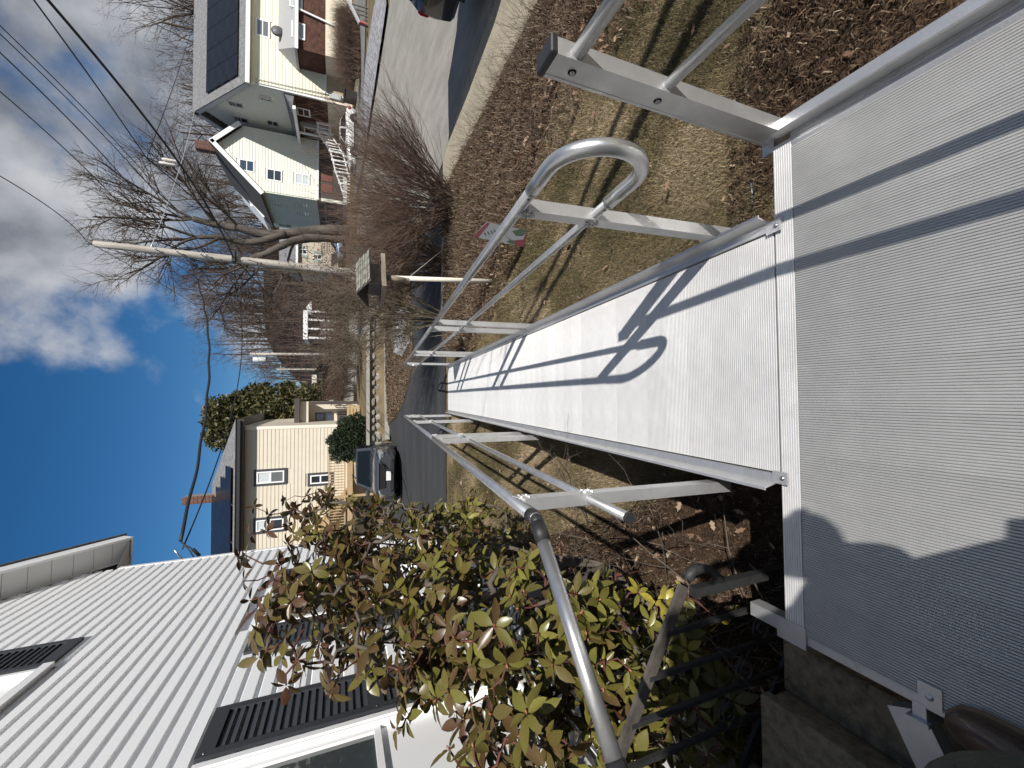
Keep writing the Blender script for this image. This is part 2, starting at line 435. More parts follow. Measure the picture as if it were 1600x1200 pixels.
for sx, x, ys in ((1, 0.672, (0.235, 2.62, 2.98, 5.25, 5.62, 7.5)), (-1, -0.392, (0.30, 2.55, 2.93, 5.45, 7.45))):
    for y in ys: ramp_post(x, y, sx)
    hx = x-sx*0.0
    for z, r, nm, y0 in ((TOPH, .0205, 'top_rail', 0.10), (MIDH, .017, 'mid_rail', 0.10)):
        mb = MB()
        if sx < 0: y0 = 0.10 if nm == 'top_rail' else 0.02
        # rails in two sleeves, slightly different reach
        mb.tube([(hx, y0, z), (hx, 2.8, z)], r, 18); rbuild(mb, nm, ALU_TUBE)
        mb = MB(); mb.tube([(hx, 2.803, z), (hx, RLEN+.02, z)], r*.985, 18); rbuild(mb, nm, ALU_TUBE)
    mb = MB(); mb.tube([(hx, RLEN+.0, TOPH), (hx, RLEN+.12, TOPH-.04), (hx, RLEN+.16, TOPH-.14), (hx, RLEN+.12, MIDH+.04), (hx, RLEN, MIDH)], .0195, 14); rbuild(mb, 'end_bend', ALU_TUBE)
# near end return bend on the right rail
mb = MB(); pts = [(0.672, .11, TOPH), (.672, .03, TOPH)]; rad = (TOPH-MIDH)/2; zc = (TOPH+MIDH)/2
for k in range(0, 17):
    a = pi/2+pi*k/16; pts.append((.672, -0.035+cos(a)*rad*1.0, zc+sin(a)*rad))
pts += [(.672, .03, MIDH), (.672, .11, MIDH)]
mb.tube(pts, .0235, 20); rbuild(mb, 'return_bend', ALU_TUBE)
for z in (TOPH, MIDH):
    mb = MB(); mb.tube([(0.672, .103, z), (.672, .109, z)], .0243, 18); rbuild(mb, 'joint_collar', STEEL)
for z in (TOPH, MIDH):
    mb = MB(); mb.lathe([(0, .003), (0.004, .002), (0.005, 0)], (.672-.0225, .128, z+.006), 8, 'x'); rbuild(mb, 'set_screw', BLACK_RUB)
mb = MB(); mb.tube([(-.392, .021, MIDH), (-.392, .009, MIDH)], .0185, 16); rbuild(mb, 'end_cap', BLACK_RUB)
# left rail elbow and the platform's left handrail running back to the house
ma = Matrix.Rotation(-SLA, 3, 'X')
pe = Vector((-.392, RY0, 0))+ma @ Vector((0, .10, TOPH)); 
q1 = Vector((-.83, .80, .895)); dq = (q1-Vector((pe.x, pe.y, pe.z))).normalized()
mb = MB()
mb.tube([pe+Vector((0, .05, -.004)), pe+Vector((0, 0.005, 0))], .0235, 16)
mb.tube([pe+Vector((0, .012, 0)), pe, pe+dq*.02], .0205, 14)
mb.tube([pe+dq*.012, pe+dq*.075], .0235, 16)
mb.build('rail_elbow', BLACK_RUB, plat)
e2 = pe+dq*.62
mb = MB(); mb.tube([pe+dq*.05, e2], .021, 18); mb.build('top_rail', ALU_TUBE, plat)
mb = MB(); mb.tube([e2-dq*.03, e2+dq*.03], .024, 16); mb.tube([e2+dq*.0, e2+dq*.03+Vector((0, -.05, 0))], .022, 14); mb.build('rail_elbow', BLACK_RUB, plat)
e3 = e2+dq*.03
mb = MB(); mb.tube([e3+Vector((0, -.03, 0)), e3+Vector((0, -1.0, 0))], .021, 16); mb.build('top_rail', ALU_TUBE, plat)
mb = MB(); mb.box((e3.x, -.62, .42), (.045, .06, .9)); mb.build('guard_post', ALU, plat)
# ---------------------------------------------------------------- terrain height
_A = np.array([(-4,-6,-.66),(4,-6,-.68),(8,-6,-.8),(0,0,-.66),(4,0,-.67),(0,4,-.66),(-2,4,-.66),(4,4,-.69),(0,8.5,-.66),(3,8.8,-.66),(-3,8,-.66),(-6,8,-.62),
 (5,5.4,-.70),(6.3,6,-.75),(5.4,9.2,-.71),(8,8.5,-.72),(6.8,1,-.8),(9,3,-.72),(11,6,-.45),(14,8,-.2),(12.9,13.6,.0),(12.3,15.7,.13),(11.7,17.6,.27),(11.2,19.2,.36),(9,15,-.2),(7,12,-.5),
 (14.3,27,.55),(17,34,.25),(20,34,.24),(25,34,.20),(20,31,.2),(27,26,.3),(23,18,.2),(8,25,.63),(15.7,36,.76),(11.2,31,.95),(2.6,36,.9),(15,45,1.0),(24,37,.9),(5.2,19,.45),(4.4,13.6,-.5),(3,18.5,.1),(1,24,.55),
 (-2.5,15,-.66),(-5,19,-.45),(-8,17,-.5),(-2,19,-.4),(0,13,-.66),(2,12.8,-.64),(1.4,16.4,-.12),(-.8,16.4,-.16),(.3,14.6,-.45),
 (-8,30,1.0),(0,45,1.6),(24,47,1.6),(40,40,1.8),(-30,30,.5),(-30,0,-.6),(40,0,.6),(60,30,2.5)], float)
_d = np.hypot(_A[:,None,0]-_A[None,:,0], _A[:,None,1]-_A[None,:,1])
_K = np.zeros((len(_A)+1,)*2); _K[:-1,:-1] = _d; _K[-1,:-1] = 1; _K[:-1,-1] = 1
_w = np.linalg.solve(_K, np.append(_A[:,2], 0))
def G(x, y):
    x = np.asarray(x, float); y = np.asarray(y, float); sh = np.broadcast(x, y).shape
    x, y = np.broadcast_to(x, sh).ravel(), np.broadcast_to(y, sh).ravel()
    xc, yc = np.clip(x, -30, 60), np.clip(y, -8, 45)
    z = np.full(len(x), _w[-1])
    for (ax, ay, _), w in zip(_A, _w[:-1]): z += w*np.hypot(xc-ax, yc-ay)
    ss = lambda t: np.clip(t, 0, 1)**2*(3-2*np.clip(t, 0, 1))
    z += .52*(y > 16.72)*ss((x+1.75)/.15)*ss((3.4-x)/1.2)*ss((26-y)/8)
    # near ground is flat lawn
    nf = ss((8.6-y)/1.5)*ss((4.6-x)/.8)*ss((x+8)/4)
    z = z*(1-nf)+(-.66)*nf
    # wooded hill behind the houses
    z += 15*ss((y-48)/75)*ss((x+8)/25) + 4*ss((y-60)/90) + 8*ss((x-46)/70)
    return z.reshape(sh) if sh else float(z[0])
def grid_axis(spec):
    out = []
    for a, b, st in spec: out += list(np.arange(a, b-1e-9, st))
    return np.array(out+[spec[-1][1]])
GX = grid_axis([(-400,-60,40),(-60,-12,6),(-12,-4,.8),(-4,7,.2),(7,16,.5),(16,40,2),(40,80,5),(80,400,40)])
GY = grid_axis([(-200,-40,20),(-40,-8,4),(-8,-1,1),(-1,10,.2),(10,20,.25),(20,34,.7),(34,70,3),(70,140,6),(140,600,46)])
X_, Y_ = np.meshgrid(GX, GY)
Z_ = G(X_, Y_)
rngn = np.random.default_rng(5)
def micro(x, y): return .022*np.sin(3.1*x+1.7*y)*np.sin(2.3*y-.6*x)+.008*np.sin(7.3*x-2*y)*np.sin(6.1*y+x)
near = (Y_ < 8.6) & (Y_ > -1) & (X_ > -4) & (X_ < 4.6)
Z_ = Z_+np.where(near, micro(X_, Y_)-.012, 0)
nx_, ny_ = len(GX), len(GY)
ii = np.arange(nx_*ny_).reshape(ny_, nx_)
FQ = np.stack([ii[:-1,:-1], ii[:-1,1:], ii[1:,1:], ii[1:,:-1]], -1).reshape(-1, 4)
# ground material: dormant turf, thatch and leaf litter by broad patches
FLOOR = mat('forest_floor', (0.035, 0.028, 0.024), .95, var=.4, vscale=.5, spec=.1)
m = mat('ground_turf', (0.10, 0.078, 0.048), 0.95, var=.3, vscale=1.3, bump=.8, bscale=40, col2=(0.20, 0.155, 0.092), spec=.1)
gme = npmesh('ground', np.stack([X_.ravel(), Y_.ravel(), Z_.ravel()], 1), FQ, m, True)
gme.materials.append(FLOOR)
cy_ = Y_.ravel()[FQ].mean(1); cx_ = X_.ravel()[FQ].mean(1)
gme.polygons.foreach_set('material_index', ((cy_ > 49) & (cx_ > -10)).astype(np.int32))
tag(link('ground', gme), kind='structure')

def sheet(name, poly, step, dz, m, hfun=None, thick=0.0, kind='structure', parent=None, uvjit=0.0):
    bm = bmesh.new()
    vs = [bm.verts.new((p[0], p[1], 0)) for p in poly]; bm.faces.new(vs)
    xs = [p[0] for p in poly]; ys = [p[1] for p in poly]
    for ax, lo, hi in ((0, min(xs), max(xs)), (1, min(ys), max(ys))):
        k = lo+step
        while k < hi-1e-4:
            co = [0, 0, 0]; no = [0, 0, 0]; co[ax] = k; no[ax] = 1
            bmesh.ops.bisect_plane(bm, geom=bm.verts[:]+bm.edges[:]+bm.faces[:], dist=1e-5, plane_co=co, plane_no=no)
            k += step
    P = np.array([v.co[:] for v in bm.verts])
    Zs = (hfun or G)(P[:, 0], P[:, 1])+dz
    for v, z in zip(bm.verts, Zs): v.co.z = z
    if thick:
        r = bmesh.ops.extrude_face_region(bm, geom=bm.faces[:])
        bmesh.ops.translate(bm, verts=[g for g in r['geom'] if isinstance(g, bmesh.types.BMVert)], vec=(0, 0, -thick))
    bmesh.ops.recalc_face_normals(bm, faces=bm.faces)
    me = bpy.data.meshes.new(name); bm.to_mesh(me); bm.free()
    if not thick:
        if me.polygons and me.polygons[0].normal.z < 0: me.flip_normals()
    me.polygons.foreach_set('use_smooth', [not thick]*len(me.polygons))
    me.materials.append(m)
    o = link(name, me, parent)
    if kind: o['kind'] = kind
    return o
ASPH_D = mat('asphalt_driveway', (0.040, 0.041, 0.044), .85, var=.22, vscale=1.2, bump=.35, bscale=160, stretch=(.35, 1.6, 1), spec=.3)
ASPH_R = mat('asphalt_road', (0.27, 0.257, 0.228), .9, var=.16, vscale=2.2, bump=.6, bscale=70, stretch=(1.6, .5, 1), spec=.25, bdist=.02)
CONC = mat('concrete_walk', (0.32, 0.285, 0.22), .9, var=.10, vscale=2.0, bump=.25, bscale=120, spec=.25)
CONC_G = mat('concrete_kerb', (0.25, 0.235, 0.205), .9, var=.18, vscale=5, bump=.3, bscale=80, spec=.2)

sheet('driveway', [(-9, 9.2), (-2.6, 8.95), (1.0, 8.95), (2.5, 9.05), (3.6, 9.25), (4.6, 9.3), (5.36, 9.32), (4.9, 11.4), (4.45, 13.1), (3.2, 13.0), (1.2, 13.0), (.45, 13.55), (-.2, 14.3), (-.7, 15.2), (-1.0, 16.2), (-1.45, 16.66), (-1.6, 18.6), (-5, 19.6), (-12, 18.6)], .35, .018, ASPH_D)
road_near = [(7.6, -10), (6.75, 0), (6.30, 5), (6.18, 6.4), (6.05, 7.5), (5.75, 8.4), (5.38, 9.34), (4.92, 11.4), (4.45, 13.3), (3.9, 16), (3.3, 19), (1.5, 24), (-3, 31), (-14, 40)]
road_far = [(-8, 46), (3, 35), (8.3, 27.5), (10.3, 22.2), (11.2, 19.2), (11.7, 17.6), (12.3, 15.7), (12.95, 13.6), (14.6, 6), (16, -10)]
sheet('road', road_near+road_far, .5, .03, ASPH_R)
sheet('subsoil', [(4.7, -4), (6.3, -4), (6.0, 5), (5.9, 7), (5.4, 9.2), (4.7, 9.2)], .6, .022, mat('dark_subsoil', (.02, .017, .014), .95), hfun=lambda x, y: np.full(np.shape(x), -.71))
# pavement slabs with open joints
walkpar = thing('pavement', None, None); walkpar['kind'] = 'structure'
ks = lambda y: 6.05+(5-y)*.062 if y < 7 else 5.93-(y-7)*.24
inner = lambda y: 4.68
for y0, y1 in ((-4, -2.4), (-2.4, -.8), (-.8, .85), (.85, 2.35), (2.35, 3.85), (3.85, 5.44), (5.44, 7.12), (7.12, 8.3), (8.3, 9.26)):
    y0 += .016; y1 -= .016
    o = sheet('pavement_slab', [(inner(y0), y0), (ks(y0)-.012, y0), (ks(y1)-.012, y1), (inner(y1), y1)], .6, .028, CONC, hfun=lambda x, y: np.full(np.shape(x), -.70), thick=.08, kind=None, parent=walkpar)
def kerb_h(y): return .10 if y < 6.7 else max(.012, .10-(y-6.7)*.075)
for y0, y1 in ((-4, -1.5), (-1.5, 1), (1, 3.4), (3.4, 5.44), (5.44, 7.12), (7.12, 8.3), (8.3, 9.26)):
    mb = MB(); y0 += .004; y1 -= .004
    vs = []
    for y in (y0, (y0+y1)/2, y1):
        x = ks(y); t = -.70+.029
        b = t-kerb_h(y)-.05
        vs += [(x-.008, y, b), (x-.008, y, t), (x+.10, y, t-.002), (x+.13, y, t-.02), (x+.15, y, b)]
    fs = [(k*5+i, k*5+i+1, k*5+5+i+1, k*5+5+i) for k in range(2) for i in range(4)]+[(0, 1, 2, 3, 4), (14, 13, 12, 11, 10)]
    mb.add(vs, fs); mb.build('kerb_stone', CONC_G, walkpar)

# bark and leaf beds
MULCH = mat('bark_mulch', (0.030, 0.019, 0.012), .95, bump=1.0, bscale=55, col2=(0.085, 0.055, 0.035), vscale=16, spec=.1, bdist=.02)
LEAFLIT = mat('leaf_litter', (0.06, 0.038, 0.027), .95, bump=1.0, bscale=35, col2=(0.14, 0.09, 0.062), vscale=22, spec=.1, bdist=.02)
sheet('mulch_bed', [(1.0, -2), (3.1, -2), (3.0, .8), (2.35, 1.35), (1.75, 1.6), (1.2, 1.62), (1.0, 1.3)], .2, .012, MULCH)
sheet('leaf_bed', [(3.5, -2), (4.66, -2), (4.66, 8.9), (3.4, 8.95), (1.6, 8.92), (.95, 8.85), (.85, 8.0), (1.15, 6.95), (1.7, 5.95), (2.2, 5.4), (2.55, 4.6), (2.95, 4.1), (3.35, 3.7)], .25, .016, LEAFLIT)
sheet('mulch_bed', [(-.45, 1.25), (-.45, 1.95), (-.9, 2.6), (-1.3, 3.55), (-1.65, 4.25), (-2.1, 5.6), (-2.3, 5.7), (-2.0, 1.25)], .2, .012, MULCH)
ISL = mat('island_mulch', (0.085, 0.055, 0.033), .95, bump=1.0, bscale=35, col2=(0.20, 0.14, 0.085), vscale=14, spec=.1, bdist=.02)
sheet('mulch_island', [(3.6, 13.1), (1.2, 13.02), (.45, 13.57), (-.2, 14.32), (-.7, 15.22), (-.98, 16.2), (-1.3, 16.62), (3.4, 16.62)], .3, .03, ISL)
LEDGE = mat('snow_old', (0.10, 0.09, 0.085), .8, bump=.8, bscale=20, col2=(0.42, 0.43, 0.46), vscale=7, spec=.3)
sheet('snow_patch', [(1.75, 13.25), (2.9, 13.3), (3.0, 14.8), (2.3, 15.5), (1.6, 15.2), (1.35, 14.2)], .25, .06, LEDGE)
sheet('snow_patch', [(1.7, 9.15), (3.4, 8.8), (3.6, 9.15), (2.6, 9.2), (1.8, 9.32)], .2, .045, LEDGE)

# ---------------------------------------------------------------- grass, straw, leaves (uncountable)
rg = np.random.default_rng(11)
def inpoly(px, py, poly):
    r = np.zeros(len(px), bool); n = len(poly)
    for i in range(n):
        x1, y1 = poly[i]; x2, y2 = poly[(i+1) % n]
        c = ((y1 > py) != (y2 > py)) & (px < (x2-x1)*(py-y1)/(y2-y1+1e-12)+x1)
        r ^= c
    return r
def scatter(poly, n, falloff=None):
    P = np.array(poly); lo, hi = P.min(0), P.max(0); out = []
    tot = 0
    while tot < n:
        q = rg.uniform(lo, hi, (n*2, 2)); k = inpoly(q[:, 0], q[:, 1], poly)
        if falloff is not None: k &= rg.random(len(q)) < falloff(q[:, 0], q[:, 1])
        q = q[k]; out.append(q); tot += len(q)
        if len(out) > 60: break
    return np.concatenate(out)[:n]
def blades(name, q, hmin, hmax, wid, lean, tones, m, kind='stuff', z0=0.0, curl=.5, label=None, cat=None):
    """two-triangle bent blades"""
    n = len(q); a = rg.uniform(0, 2*pi, n); d = np.hypot(q[:, 0], q[:, 1])
    h = rg.uniform(hmin, hmax, n); w = wid*(1+.25*d)*rg.uniform(.7, 1.3, n); ln = rg.uniform(lean*.4, lean, n)
    base = np.stack([q[:, 0], q[:, 1], G(q[:, 0], q[:, 1])+micro(q[:, 0], q[:, 1])-.012+z0], 1)
    dr = np.stack([np.cos(a), np.sin(a), np.zeros(n)], 1); sd_ = np.stack([-np.sin(a), np.cos(a), np.zeros(n)], 1)
    up = np.array([0, 0, 1.])
    mid = base+dr*(h*ln*.45)[:, None]+up*(h*.62*np.sqrt(np.clip(1-ln**2*.5, .05, 1)))[:, None]
    tip = base+dr*(h*ln*1.05)[:, None]+up*(h*np.clip(1-ln*curl, .08, 1))[:, None]
    V = np.stack([base-sd_*w[:, None]/2, base+sd_*w[:, None]/2, mid+sd_*w[:, None]*.42, mid-sd_*w[:, None]*.42, tip], 1).reshape(-1, 3)
    b = np.arange(n)[:, None]*5
    F = np.concatenate([b+np.array([[0, 1, 2]]), b+np.array([[0, 2, 3]]), b+np.array([[3, 2, 4]])], 1).reshape(-1, 3)
    me = npmesh(name, V, F, m, False, np.repeat(tones, 3))
    return tag(link(name, me), label, cat, kind=kind)
GRASS = mat('dormant_grass', (1, 1, 1), .8, tone=True, tonec=[(0.048, 0.038, 0.022), (0.095, 0.085, 0.038), (0.205, 0.158, 0.086), (0.32, 0.248, 0.15), (0.46, 0.375, 0.25)], spec=.2)
def patch(x, y): return .5+.28*np.sin(1.9*x+.8*np.sin(1.3*y))*np.sin(1.4*y+1.1*np.sin(1.7*x))+.22*np.sin(4.3*x+1.2)*np.sin(3.7*y+.4)
lawnR = [(.62, .9), (1.25, 1.62), (1.9, 1.65), (2.4, 1.4), (3.05, .9), (3.4, 1.4), (3.45, 3.6), (2.95, 4.15), (2.55, 4.65), (2.2, 5.45), (1.7, 6.0), (1.15, 7.0), (.85, 8.0), (.95, 8.9), (.62, 8.9)]
lawnL = [(-.3, 1.4), (-.5, 2.0), (-.95, 2.65), (-1.35, 3.6), (-1.7, 4.3), (-2.2, 5.7), (-2.3, 7.9), (-2.6, 8.9), (-.3, 8.9)]
for poly, n in ((lawnR, 230000), (lawnL, 150000)):
    q = scatter(poly, n, lambda x, y: np.clip(1.4/(.25+.32*np.hypot(x, y)), .12, 1))
    t = np.clip(.50+.85*(patch(q[:, 0], q[:, 1])-.5)+.25*(patch(q[:, 0]*3.1+2, q[:, 1]*2.7)-.5)+rg.normal(0, .2, len(q)), 0, 1)
    blades('lawn_grass', q, .018, .05, .0013, .97, t, GRASS)
    # darker tufts of live grass
    q2 = scatter(poly, n//7, lambda x, y: (patch(x+1.3, y-.7) > .55)*np.clip(1.4/(.25+.3*np.hypot(x, y)), .12, 1))
    blades('green_tufts', q2, .025, .06, .0013, .75, np.clip(rg.normal(.22, .07, len(q2)), 0, .4), GRASS)
# thatch under the ramp edge and straw over the mulch
STRAW = mat('straw_litter', (1, 1, 1), .9, tone=True, tonec=[(0.020, 0.013, 0.009), (0.05, 0.032, 0.02), (0.10, 0.066, 0.042), (0.17, 0.125, 0.085), (0.36, 0.30, 0.22)], spec=.15)
mulchR = [(.95, -1.2), (3.3, -1.2), (3.1, 1.0), (2.4, 1.5), (1.75, 1.75), (.95, 1.75)]
q = scatter(mulchR, 26000); t = np.clip(rg.beta(1.6, 2.4, len(q)), 0, 1)**1.3
blades('bark_chips', q, .02, .075, .0042, 1.0, t, STRAW, curl=.97, z0=.012)
mulchL = [(-.3, 1.05), (-.45, 1.95), (-.9, 2.7), (-1.3, 3.6), (-1.65, 4.35), (-2.3, 5.7), (-1.85, 1.05)]
q = scatter(mulchL, 22000); t = np.clip(rg.beta(1.6, 2.4, len(q)), 0, 1)**1.3
blades('bark_chips', q, .02, .085, .0036, 1.0, t, STRAW, curl=.97, z0=.012)
bedp = [(3.5, 1.2), (4.62, 1.2), (4.62, 8.9), (1.0, 8.9), (.9, 8.0), (1.2, 6.95), (1.75, 5.95), (2.25, 5.4), (2.6, 4.6), (3.0, 4.1), (3.4, 3.7)]
q = scatter(bedp, 40000, lambda x, y: np.clip(1.8/(.3+.3*np.hypot(x, y)), .2, 1))
blades('bed_straw', q, .04, .24, .0024, .98, np.clip(rg.beta(2.0, 1.7, len(q)), 0, 1), STRAW, curl=.85, z0=.016)
isl = [(3.5, 13.1), (1.2, 13.05), (.45, 13.6), (-.2, 14.35), (-.7, 15.25), (-.95, 16.2), (3.2, 16.6)]
q = scatter(isl, 14000)
blades('island_chips', q, .04, .12, .0045, 1.0, np.clip(rg.beta(2.6, 1.7, len(q)), 0, 1), STRAW, curl=.9, z0=.03)
def leaf_cards(name, q, smin, smax, m, z0=.02, tilt=.6, zfun=None):
    n = len(q); a = rg.uniform(0, 2*pi, n); L = rg.uniform(smin, smax, n); Wd = L*rg.uniform(.4, .65, n)
    base = np.stack([q[:, 0], q[:, 1], (zfun or G)(q[:, 0], q[:, 1])+z0+rg.uniform(0, .03, n)], 1)
    tl = rg.uniform(-tilt, tilt, n); cu = rg.uniform(-.3, .5, n)
    dr = np.stack([np.cos(a)*np.cos(tl), np.sin(a)*np.cos(tl), np.sin(tl)], 1)
    sd_ = np.stack([-np.sin(a), np.cos(a), rg.uniform(-.5, .5, n)], 1)
    up = np.array([0, 0, 1.])
    prof = [(-.5, 0, 0), (-.22, .36, .0), (-.06, .22, 0), (.12, .42, 0), (.24, .2, 0), (.5, 0, 0), (.24, -.2, 0), (.12, -.42, 0), (-.06, -.22, 0), (-.22, -.36, 0)]
    V = np.stack([base+dr*(u*L)[:, None]+sd_*(v*Wd)[:, None]+up*((abs(v)*cu+u*u*cu*.8)*L)[:, None] for u, v, _ in prof], 1).reshape(-1, 3)
    b = np.arange(n)[:, None]*10
    F = np.concatenate([b+np.array([x]) for x in ((0, 1, 9), (1, 2, 9), (2, 8, 9), (2, 3, 8), (3, 7, 8), (3, 4, 7), (4, 6, 7), (4, 5, 6))], 1).reshape(-1, 3)
    return tag(link(name, npmesh(name, V, F, m, False, np.repeat(rg.random(n), 8))), kind='stuff')
DLEAF = mat('dead_leaf', (1, 1, 1), .8, tone=True, tonec=[(0.045, 0.028, 0.02), (0.11, 0.062, 0.042), (0.17, 0.10, 0.065), (0.23, 0.155, 0.105), (0.36, 0.27, 0.19)], spec=.25)
leaf_cards('fallen_leaves', scatter(bedp, 8500), .045, .125, DLEAF)
leaf_cards('fallen_leaves', np.concatenate([scatter(mulchR, 110), scatter(mulchL, 260), scatter(lawnR, 170), scatter(lawnL, 120)]), .03, .085, DLEAF)
edge = [(3.45, 1.4), (3.4, 3.65), (2.95, 4.1), (2.55, 4.6), (2.2, 5.4), (1.7, 5.95), (1.15, 6.95), (.85, 8.0), (.62, 8.0), (.85, 6.6), (1.35, 5.6), (1.8, 5.0), (2.1, 4.3), (2.5, 3.7), (2.9, 3.3), (2.95, 1.4)]
leaf_cards('fallen_leaves', scatter(edge, 520), .035, .095, DLEAF)
blades('edge_straw', scatter(edge, 7000), .03, .15, .002, .98, np.clip(rg.beta(2.0, 1.9, 7000), 0, 1), STRAW, curl=.85, z0=.01)
leaf_cards('fallen_leaves', scatter(isl, 2500), .04, .11, DLEAF, z0=.04)
# ---------------------------------------------------------------- white house on the left (wall runs along its own axis)
WB = Vector((-2.419, 7.688, 0)); WDIR = Vector((-.064, .998, 0)).normalized(); WN = Vector((WDIR.y, -WDIR.x, 0))
WH = thing('white_house', 'white clapboard house with charcoal louvred shutters, close on the left of the ramp', 'house', (WB.x, WB.y, -.66))
def wp(s, out, z): return WB+WDIR*s+WN*out+Vector((0, 0, z))
VINYL = mat('white_vinyl', (0.87, 0.875, 0.88), .5, bump=.06, bscale=300, stretch=(1, .08, 1), spec=.4)
TRIM = mat('white_trim', (0.82, 0.82, 0.82), .45, spec=.4)
SHUT = mat('charcoal_shutter', (0.035, 0.038, 0.044), .5, bump=.1, bscale=90)
SOFF = mat('soffit_panel', (0.66, 0.66, 0.645), .6, bump=.5, bscale=260)
GLASS = mat('window_glass', (0.05, 0.06, 0.065), .04, spec=.9, coat=.6)
def glassmat(name, c): return mat(name, c, .05, spec=.9, coat=.5)
CURT = glassmat('glass_over_curtain', (0.34, 0.36, 0.35))
CO = .113                      # clapboard exposure
zbase = -.22
def rake_z(s): return 4.43+(.376-s)*.635    # underside of the gable rake above the wall line
openings = [(-3.02, -1.84, .25, 2.22), (-5.95, -4.76, .25, 2.24), (-4.25, -3.02, 3.69, 5.3), (-8.2, -7.0, .25, 2.24)]
S_END = -10.5
ncourse = int((7.2-zbase)/CO)
for k in range(ncourse):
    z0 = zbase+k*CO; z1 = z0+CO
    s1 = -.075
    if z1 > rake_z(-.075)-.02: s1 = min(s1, .376-(z1-4.43)/.635-.01)
    if s1 < S_END+.2: break
    segs = [(S_END, s1)]
    for a, b, za, zb in openings:
        if z1 > za-.05 and z0 < zb+.05:
            ns = []
            for x0, x1 in segs:
                if b < x0 or a > x1: ns.append((x0, x1)); continue
                if a > x0: ns.append((x0, a))
                if b < x1: ns.append((b, x1))
            segs = ns
    for x0, x1 in segs:
        mb = MB()
        # clapboard with a butt edge 15 mm proud and a shadow lip
        pr = [(0.024, z1+.001), (0.002, z1-.001), (0.001, z1-.028), (0.022, z1-.040), (0.024, z0)]
        vs = [wp(x0, o, z) for o, z in pr]+[wp(x1, o, z) for o, z in pr]
        mb.add(vs, [(i, i+1, 5+i+1, 5+i) for i in range(4)])
        mb.build('clapboard', VINYL, WH)
# body behind the boards (gable wall solid) and the far end wall
mb = MB()
prof = [(S_END, -.66), (0, -.66), (0, 4.25), (-.1, 4.6), (-4.75, 7.56), (S_END, 3.9)]
vs = [wp(s, -.02, z) for s, z in prof]+[wp(s, -7.0, z) for s, z in prof]
n = len(prof); mb.add(vs, [tuple(range(n)), tuple(range(2*n-1, n-1, -1))]+[(i, n+i, n+(i+1) % n, (i+1) % n) for i in range(n)])
mb.build('wall', VINYL, WH)
mb = MB()
vs = [wp(S_END, .0, -.66), wp(-.0, 0, -.66), wp(0, 0, zbase), wp(S_END, 0, zbase)]
mb.box((0, 0, 0), (0, 0, 0)) if False else mb.add(vs, [(0, 1, 2, 3)])
mb.build('foundation', CONC_G, WH)
# corner board
mb = MB(); mb.prism([(-.075, -.02), (.005, -.02), (.005, .028), (-.075, .028)], wp(0, 0, -.5), wp(0, 0, 4.36), WDIR, WN); mb.build('corner_board', TRIM, WH)
# rake overhang: soffit panels, fascia, roof slab
RK = Vector((WDIR.x*-1, WDIR.y*-1, .635)).normalized()    # up the rake
rk0 = wp(.40, 0, 4.415); LR = 6.2
for j in range(27):
    a = rk0+RK*(j*.235); b = a+RK*.228
    mb = MB(); mb.add([a+WN*.03, b+WN*.03, b+WN*.315, a+WN*.315], [(0, 1, 2, 3)])
    mb.add([b+WN*.03+Vector((0,0,.004)), b+WN*.315+Vector((0,0,.004)), b+RK*.007+WN*.315+Vector((0,0,.004)), b+RK*.007+WN*.03+Vector((0,0,.004))], [(0, 1, 2, 3)])
    mb.build('soffit_panel', SOFF, WH)
up_rk = RK.cross(WN); up_rk = up_rk if up_rk.z > 0 else -up_rk
mb = MB(); mb.prism([(.315, -.012), (.345, -.012), (.36, .16), (.315, .16)], rk0-RK*.04, rk0+RK*LR, WN, up_rk); mb.build('rake_fascia', TRIM, WH)
mb = MB(); mb.prism([(0.01, -.012), (.03, -.012), (.03, .02), (0.01, .02)], rk0, rk0+RK*LR, WN, up_rk); mb.build('frieze_trim', TRIM, WH)
ROOFG = mat('roof_shingle_grey', (0.10, 0.10, 0.105), .9, var=.4, vscale=14, bump=.6, bscale=50)
mb = MB(); mb.prism([(-7, .162), (.385, .162), (.385, .19), (-7, .19)], rk0-RK*.08, rk0+RK*LR, WN, up_rk); mb.build('roof', ROOFG, WH)
# eave return and dark gutter at the lower end
mb = MB(); mb.prism([(-7, .0), (.33, .0), (.33, .14), (-7, .14)], rk0-RK*.03-Vector((0, 0, .0)), rk0-RK*.05, WN, up_rk); mb.build('eave_fascia', TRIM, WH)
mb = MB(); mb.add([rk0+WN*.31, rk0-WN*6.9, wp(0, -6.9, 4.40), wp(0, .03, 4.40)], [(0, 1, 2, 3)]); mb.build('eave_soffit', SOFF, WH)
